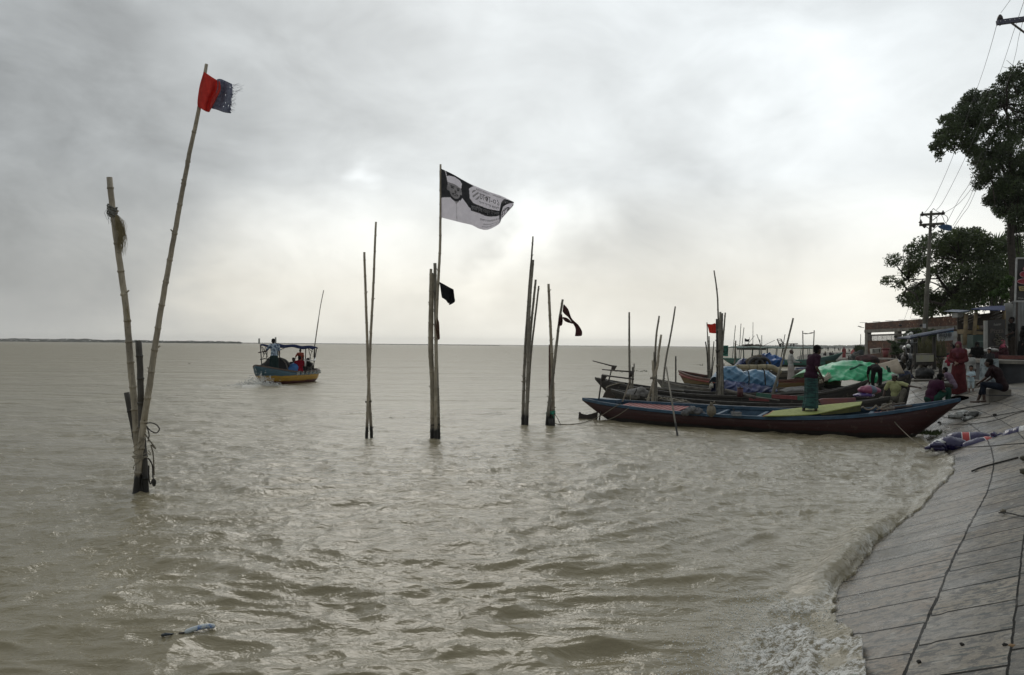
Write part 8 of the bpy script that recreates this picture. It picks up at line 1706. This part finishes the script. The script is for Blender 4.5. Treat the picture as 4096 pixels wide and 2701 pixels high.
shrub('thorny_shrub', 'straggly pale weed shrub beside the right leg of the food cart', [(*c8(x, y), r) for x, y, r in ((1700, 1300, 5), (1760, 1380, 7), (1820, 1400, 6), (1740, 1460, 8), (1800, 1330, 4))], 31, 500, .12, leafmat('dusty_weed', (.09, .085, .045), (.06, .06, .03)), 17, .3)
shrub('low_shrub', 'bright green shrub showing through between the trees and the stall roof', [(*ct(x, y), r) for x, y, r in ((1340, 1080, 12), (1400, 1060, 14), (1460, 1020, 14), (1500, 960, 16), (1530, 900, 14), (1240, 1180, 10), (1480, 1100, 12))], 44, 2600, .2, leafmat('fresh_green_leaves', (.07, .13, .03), (.05, .09, .025)), 19, .5)
tuft(V3(P(*c8(1480, 1110), 40).x, 40, 1.75), .8, 160, .9, 44, leafmat('dry_reed', (.12, .115, .06), (.08, .08, .04)), 'reed_clump', 'dry reeds standing behind the counter of the food cart', 'reeds', .3, .03)

# --- utility poles and wires
def utility(foot, top, d, w0, w1, arms, label, d2=None):
    a = P(*foot, d); a.z = gz(a.x, a.y) - .1; b = P(*top, d2 or d); rt = thing('utility_pole', label, 'utility pole', a)
    CP = CL.setdefault('pole_concrete', mat('pole_concrete', (.13, .125, .10), (.085, .08, .065), 3, .85, .3)); mb = MB(); mb.tube([a, a.lerp(b, .5), b], [w0 / 2 / F * d, (w0 + w1) / 4 / F * d, w1 / 2 / F * d], 10); mb.build('shaft', CP, rt, True, a)
    return rt, a, b, CP
up, ua, ub, CP = utility(c8(1320, 1150), (3725, 845), 41.5, 23, 10, None, 'weathered utility pole with two crossarms in front of the spreading tree')
for (x0, y0, x1, y1), lb in (((521, 170, 790, 154), 'crossarm'), ((511, 287, 778, 270), 'crossarm')):
    A_ = P(*ct(x0, y0), 41.3); B__ = P(*ct(x1, y1), 41.3); MB().bar(A_, B__, .12, .12).build('crossarm', CP, up, False, ua)
    m0 = P(*ct((x0 + x1) / 2 + 5, y0 + 62), 41.35)
    for e in (A_.lerp(B__, .2), A_.lerp(B__, .8)): MB().tube([m0, e - V3(0, 0, .05)], .02, 5).build('arm_brace', CP, up, False, ua)
INS = mat('brown_insulator', (.03, .02, .018), None, 8, .3)
for x, y in ((540, 165), (775, 152), (521, 255), (565, 300), (670, 298), (785, 290)): c_ = P(*ct(x, y), 41.25); MB().tube([c_ - V3(0, 0, .10), c_, c_ + V3(0, 0, .04), c_ + V3(0, 0, .14)], [.03, .11, .06, .03], 8).build('insulator', INS, up, True, ua)
MB().tube([ub, P(*ct(667, 98), 41.5)], .015, 5).build('top_spike', IRON, up, False, ua)
MB().box(P(*c8(1365, 465), 41.1), (.15, .03, .22)).build('notice_plate', WB, up, False, ua)
for pts in (((521, 245), (514, 215), (520, 190), (540, 175)), ((755, 168), (775, 200), (790, 240), (820, 280)), ((790, 170), (820, 190), (830, 225), (810, 265)), ((667, 98), (700, 125), (740, 145), (775, 165)), ((660, 180), (700, 200), (708, 230), (700, 262))): MB().tube(smooth_path([P(*ct(*p), 41.2) for p in pts], 4), .014, 4).build('jumper_cable', IRON, up, True, ua)
o, fnk = cloth_thing('caught_kite', [[ct(715, 300), ct(760, 285), ct(820, 280), ct(875, 292)], [ct(740, 325), ct(790, 325), ct(830, 320), ct(880, 322)], [ct(780, 335), ct(810, 348), ct(840, 352), ct(870, 345)]], 41.0, cloth_mat('blue_film', (.16, .26, .42), .5), 'torn blue plastic caught on the wires beside the lower crossarm', 'plastic', amp=.08)
# nearer pole out of the frame on the right: its crossarm reaches in
A_ = P(3989, 91, 15.0); nx = P(4230, 60, 15.0)
np_, na, nb, _ = utility((4290, 1500), (4235, -60), 15.0, 60, 44, None, 'near utility pole standing just outside the right edge, only its steel arm in view')
MB().bar(A_, A_ + (nx - A_) * 1.25, .08, .085).build('steel_crossarm', mat('perforated_steel', (.08, .08, .12), (.06, .06, .09), 8, .5), np_, False, na)
BH = mat('bright_holes', (.6, .6, .6), None, 8, .6)  # pale dots painted as sky brightness seen through the arm's holes
for i in range(8): c_ = A_ + (nx - A_) * (.03 + i * .078) + V3(0, -.045, .006); MB().ell(c_, (.012, .006, .012), None, 8, 6).build('bright_hole_dot', BH, np_, True, na)
MB().tube([P(4045, 92, 15), P(4110, 140, 15), P(4230, 220, 15)], .02, 5).build('arm_brace', CP, np_, False, na)
c_ = P(4000, 72, 15); MB().tube([c_ - V3(0, 0, .06), c_ - V3(0, 0, .03), c_ + V3(0, 0, .02), c_ + V3(0, 0, .06)], [.03, .055, .045, .02], 10).build('insulator', INS, np_, True, na); MB().tube([c_ - V3(0, 0, .15), c_], .01, 6).build('insulator_pin', IRON, np_, True, na)
WIRE = mat('thin_wire', (.04, .04, .045), None, 8, .5)
def wire(pts, label, r=.009):
    Q = smooth_path([P(x, y, d) for x, y, d in pts], 8); mb = MB(); mb.tube(Q, [r * max(.6, .026 * p.y) for p in Q], 4); o = mb.build('overhead_wire', WIRE, None, True); topmesh(o, Q[0]); tag(o, label, 'wire', 'overhead wires between the two utility poles')
wire([(4044, -4, 13), (4020, 30, 14), (4003, 52, 15)], 'short wire rising off the top edge from the near insulator', .006)
wire([(3988, 96, 15.0), (3950, 230, 19), (3907, 358, 24), (3810, 630, 32), (3735, 800, 38), (3698, 852, 41.2)], 'leftmost overhead wire from the near steel arm to the upper crossarm')
wire([(4098, 0, 14), (4060, 110, 17), (3985, 330, 23), (3866, 620, 31), (3776, 800, 37), (3746, 840, 41.2)], 'second overhead wire from the left, running to the pole top')
wire([(4098, 60, 15), (4075, 150, 18), (4048, 270, 22), (3960, 560, 30), (3905, 720, 35), (3840, 810, 39), (3777, 852, 41.2)], 'third overhead wire running to the right end of the upper crossarm')
wire([(3930, 600, 30), (3880, 730, 35), (3835, 800, 38), (3790, 886, 41.2)], 'fourth overhead wire dropping to the lower crossarm')
wire([(3915, 690, 33), (3880, 790, 37), (3845, 850, 39), (3812, 903, 41.2)], 'fifth overhead wire reaching the blue plastic')
wire([(3925, 710, 33), (3878, 820, 37), (3850, 860, 39), (3815, 912, 41.2)], 'lowest overhead wire beside the blue plastic')
wire([(3803, 912, 41.2), (3880, 936, 46), (3960, 957, 50), (4020, 972, 54)], 'wire running level behind the tall tree trunk', .006)
wire([(3736, 918, 41.3), (3690, 1030, 44), (3648, 1190, 48), (3618, 1276, 52)], 'left guy wire dropping from the pole to the brick parapet', .006)
wire([(3712, 960, 41.3), (3670, 1120, 45), (3651, 1230, 49), (3641, 1276, 52)], 'right guy wire dropping from the pole to the brick parapet', .006)

# --- far shores
FT = mat('far_bank_trees', (.040, .055, .030), (.028, .038, .022), .05, .95)
def far_shore(name, x0, x1, ybase, d, hfun, label, seed, m_=FT, n=2600, hs=1.0):
    r_ = np.random.RandomState(seed); xs = r_.uniform(x0, x1, n); a0 = P(x0, ybase, d); a1 = P(x1, ybase, d); sc = d / F
    V = []; Fq = []
    hgt = hfun(xs); cx = a0.x + (a1.x - a0.x) * (xs - x0) / (x1 - x0); cz = r_.uniform(0, 1, n) * hgt * sc; cy = d + r_.uniform(0, 14, n)
    s_ = sc * r_.uniform(1.0, 2.4, n) * hs
    for dx_, dz_ in ((-1, -.5), (.9, -.7), (1, .5), (-.7, .8)): V.append(np.stack([cx + s_ * dx_, cy, np.maximum(cz + s_ * dz_ * .9, -.2)], -1))
    V = np.stack(V, 1).reshape(-1, 3); c0 = np.array([(a0.x + a1.x) / 2, d, 0]); o = npmesh(name, V - c0, np.arange(n * 4).reshape(-1, 4), m_, None, False); o.location = c0; o['kind'] = 'stuff'; o['label'] = label; o['category'] = 'far trees'; return o
nz1 = lambda xs: 4.5 + 9 * (fbm(xs * .012 + 3, xs * 0, 4, 200)) * (1 - .7 * smoothstep(300, 950, xs)) + 2.2 * (vnoise(xs * .06, xs * 0, 205) - .3)
far_shore('far_wooded_bank', -500, 960, 1367, 1500, lambda xs: np.maximum(nz1(xs) + 1.5, 1.5), 'low dark wooded bank along the horizon on the left', 1, n=7000)
far_shore('far_wooded_bank', 960, 2000, 1377, 2400, lambda xs: np.maximum(1.0, 2.6 * fbm(xs * .02, xs * 0, 3, 210)), 'very thin far bank along the middle of the horizon', 2, n=3000, hs=.5)
FT2 = FT
far_shore('far_wooded_bank', 2990, 3900, 1392, 2600, lambda xs: np.maximum(3, 9 + 14 * (fbm(xs * .011 + 7, xs * 0, 4, 220) - .35)), 'pale hazy line of trees behind the far crowd on the right', 3, FT2, 5000, 1.3)
FT3 = mat('mid_far_trees', (.055, .075, .04), (.04, .05, .03), .2, .95)
far_shore('far_bushes', 3385, 3560, 1396, 190, lambda xs: 11 + 5 * (fbm(xs * .05, xs * 0, 3, 230) - .4), 'grey green bushes left of the brick building', 4, FT3, 1500, 1.1)
for i, (x, lb) in enumerate(((1050, 'left tiny tower on the far bank behind the ferry'), (1115, 'tallest tiny tower on the far bank behind the ferry'))):
    c_ = P(x, 1372, 1500); mb = MB(); mb.box(V3(c_.x, 1480, 6.0 if i else 5), (2.6, 3, 13 if i else 10), None, 0, .85); o = mb.build('far_tower', FT2); topmesh(o, V3(c_.x, 1480, 0)); tag(o, lb, 'tower')
q0 = P(3441, 1390, 125); rt = MB().tube([V3(q0.x, 125, .5), P(3443, 1337, 125)], .05, 5).build('thin_mast', BAMF); topmesh(rt, V3(q0.x, 125, .5)); tag(rt, 'hair thin mast standing alone left of the brick building', 'mast')
# --- hazy river air
hm_ = bpy.data.materials.new('haze_air'); hm_.use_nodes = True; q = N(hm_.node_tree); hm_.node_tree.nodes.clear()
vol = q.n('ShaderNodeVolumePrincipled', Density=HAZE, Anisotropy=0.45); vol.inputs['Color'].default_value = (.99, .99, .98, 1); q.link(vol.outputs[0], q.n('ShaderNodeOutputMaterial').inputs['Volume'])
hz = MB().box((0, 0, 14), (9400, 9400, 38)).build('haze', hm_); hz['kind'] = 'stuff'; hz['label'] = 'pale hazy air over the river'; hz['category'] = 'haze'
# wake spray of the ferry
mb = MB(); r_ = random.Random(12); wk = W(1035, 1545)
for i in range(1500):
    x_ = r_.gauss(0, .55); a = abs(r_.gauss(0, .26)) * math.exp(-x_ * x_ * 1.2); p = wk + V3(x_, r_.gauss(0, .3), a); mb.ell(p, r_.uniform(.006, .022), None, 5, 4)
o = mb.build('wake_spray', mat('white_spray', (.75, .75, .72), None, 8, .4), None, True); topmesh(o, wk); o['kind'] = 'stuff'; tag(o, 'white propeller spray at the stern of the ferry', 'spray')
mb = MB()
for i in range(2600):
    s0 = r_.uniform(-1.2, 1.6); t0 = r_.gauss(-.15 - .1 * s0, .26); j = s0 + S0; cx_ = float(np.interp(j, _cum, SH[:, 0])); cy_ = float(np.interp(j, _cum, SH[:, 1])); e_ = .05
    gx_ = float(np.interp(j + e_, _cum, SH[:, 0])) - cx_; gy_ = float(np.interp(j + e_, _cum, SH[:, 1])) - cy_; L_ = math.hypot(gx_, gy_)
    p = V3(cx_ + gy_ / L_ * t0, cy_ - gx_ / L_ * t0, max(.4 * t0, 0) + .03 + abs(r_.gauss(0, .030))); mb.ell(p, r_.uniform(.002, .007), None, 5, 3)
o = mb.build('foam_bubbles', mat('white_foam_bubbles', (.70, .70, .66), None, 8, .3), None, True); topmesh(o, W(2928, 2650)); o['kind'] = 'stuff'; tag(o, 'white bubbles and droplets in the breaking wave at the lower right', 'foam')

# ------------------------------------------------------------------ turn the remeshed figures into plain meshes
dg = bpy.context.evaluated_depsgraph_get(); NEW = []
for o in REMESH: NEW.append(bpy.data.meshes.new_from_object(o.evaluated_get(dg), preserve_all_data_layers=False, depsgraph=dg))
for o, me in zip(REMESH, NEW):
    m_ = o.data.materials[0]; o.modifiers.clear(); me.name = o.name; o.data = me
    if not me.materials: me.materials.append(m_)
    me.polygons.foreach_set('use_smooth', [True] * len(me.polygons))
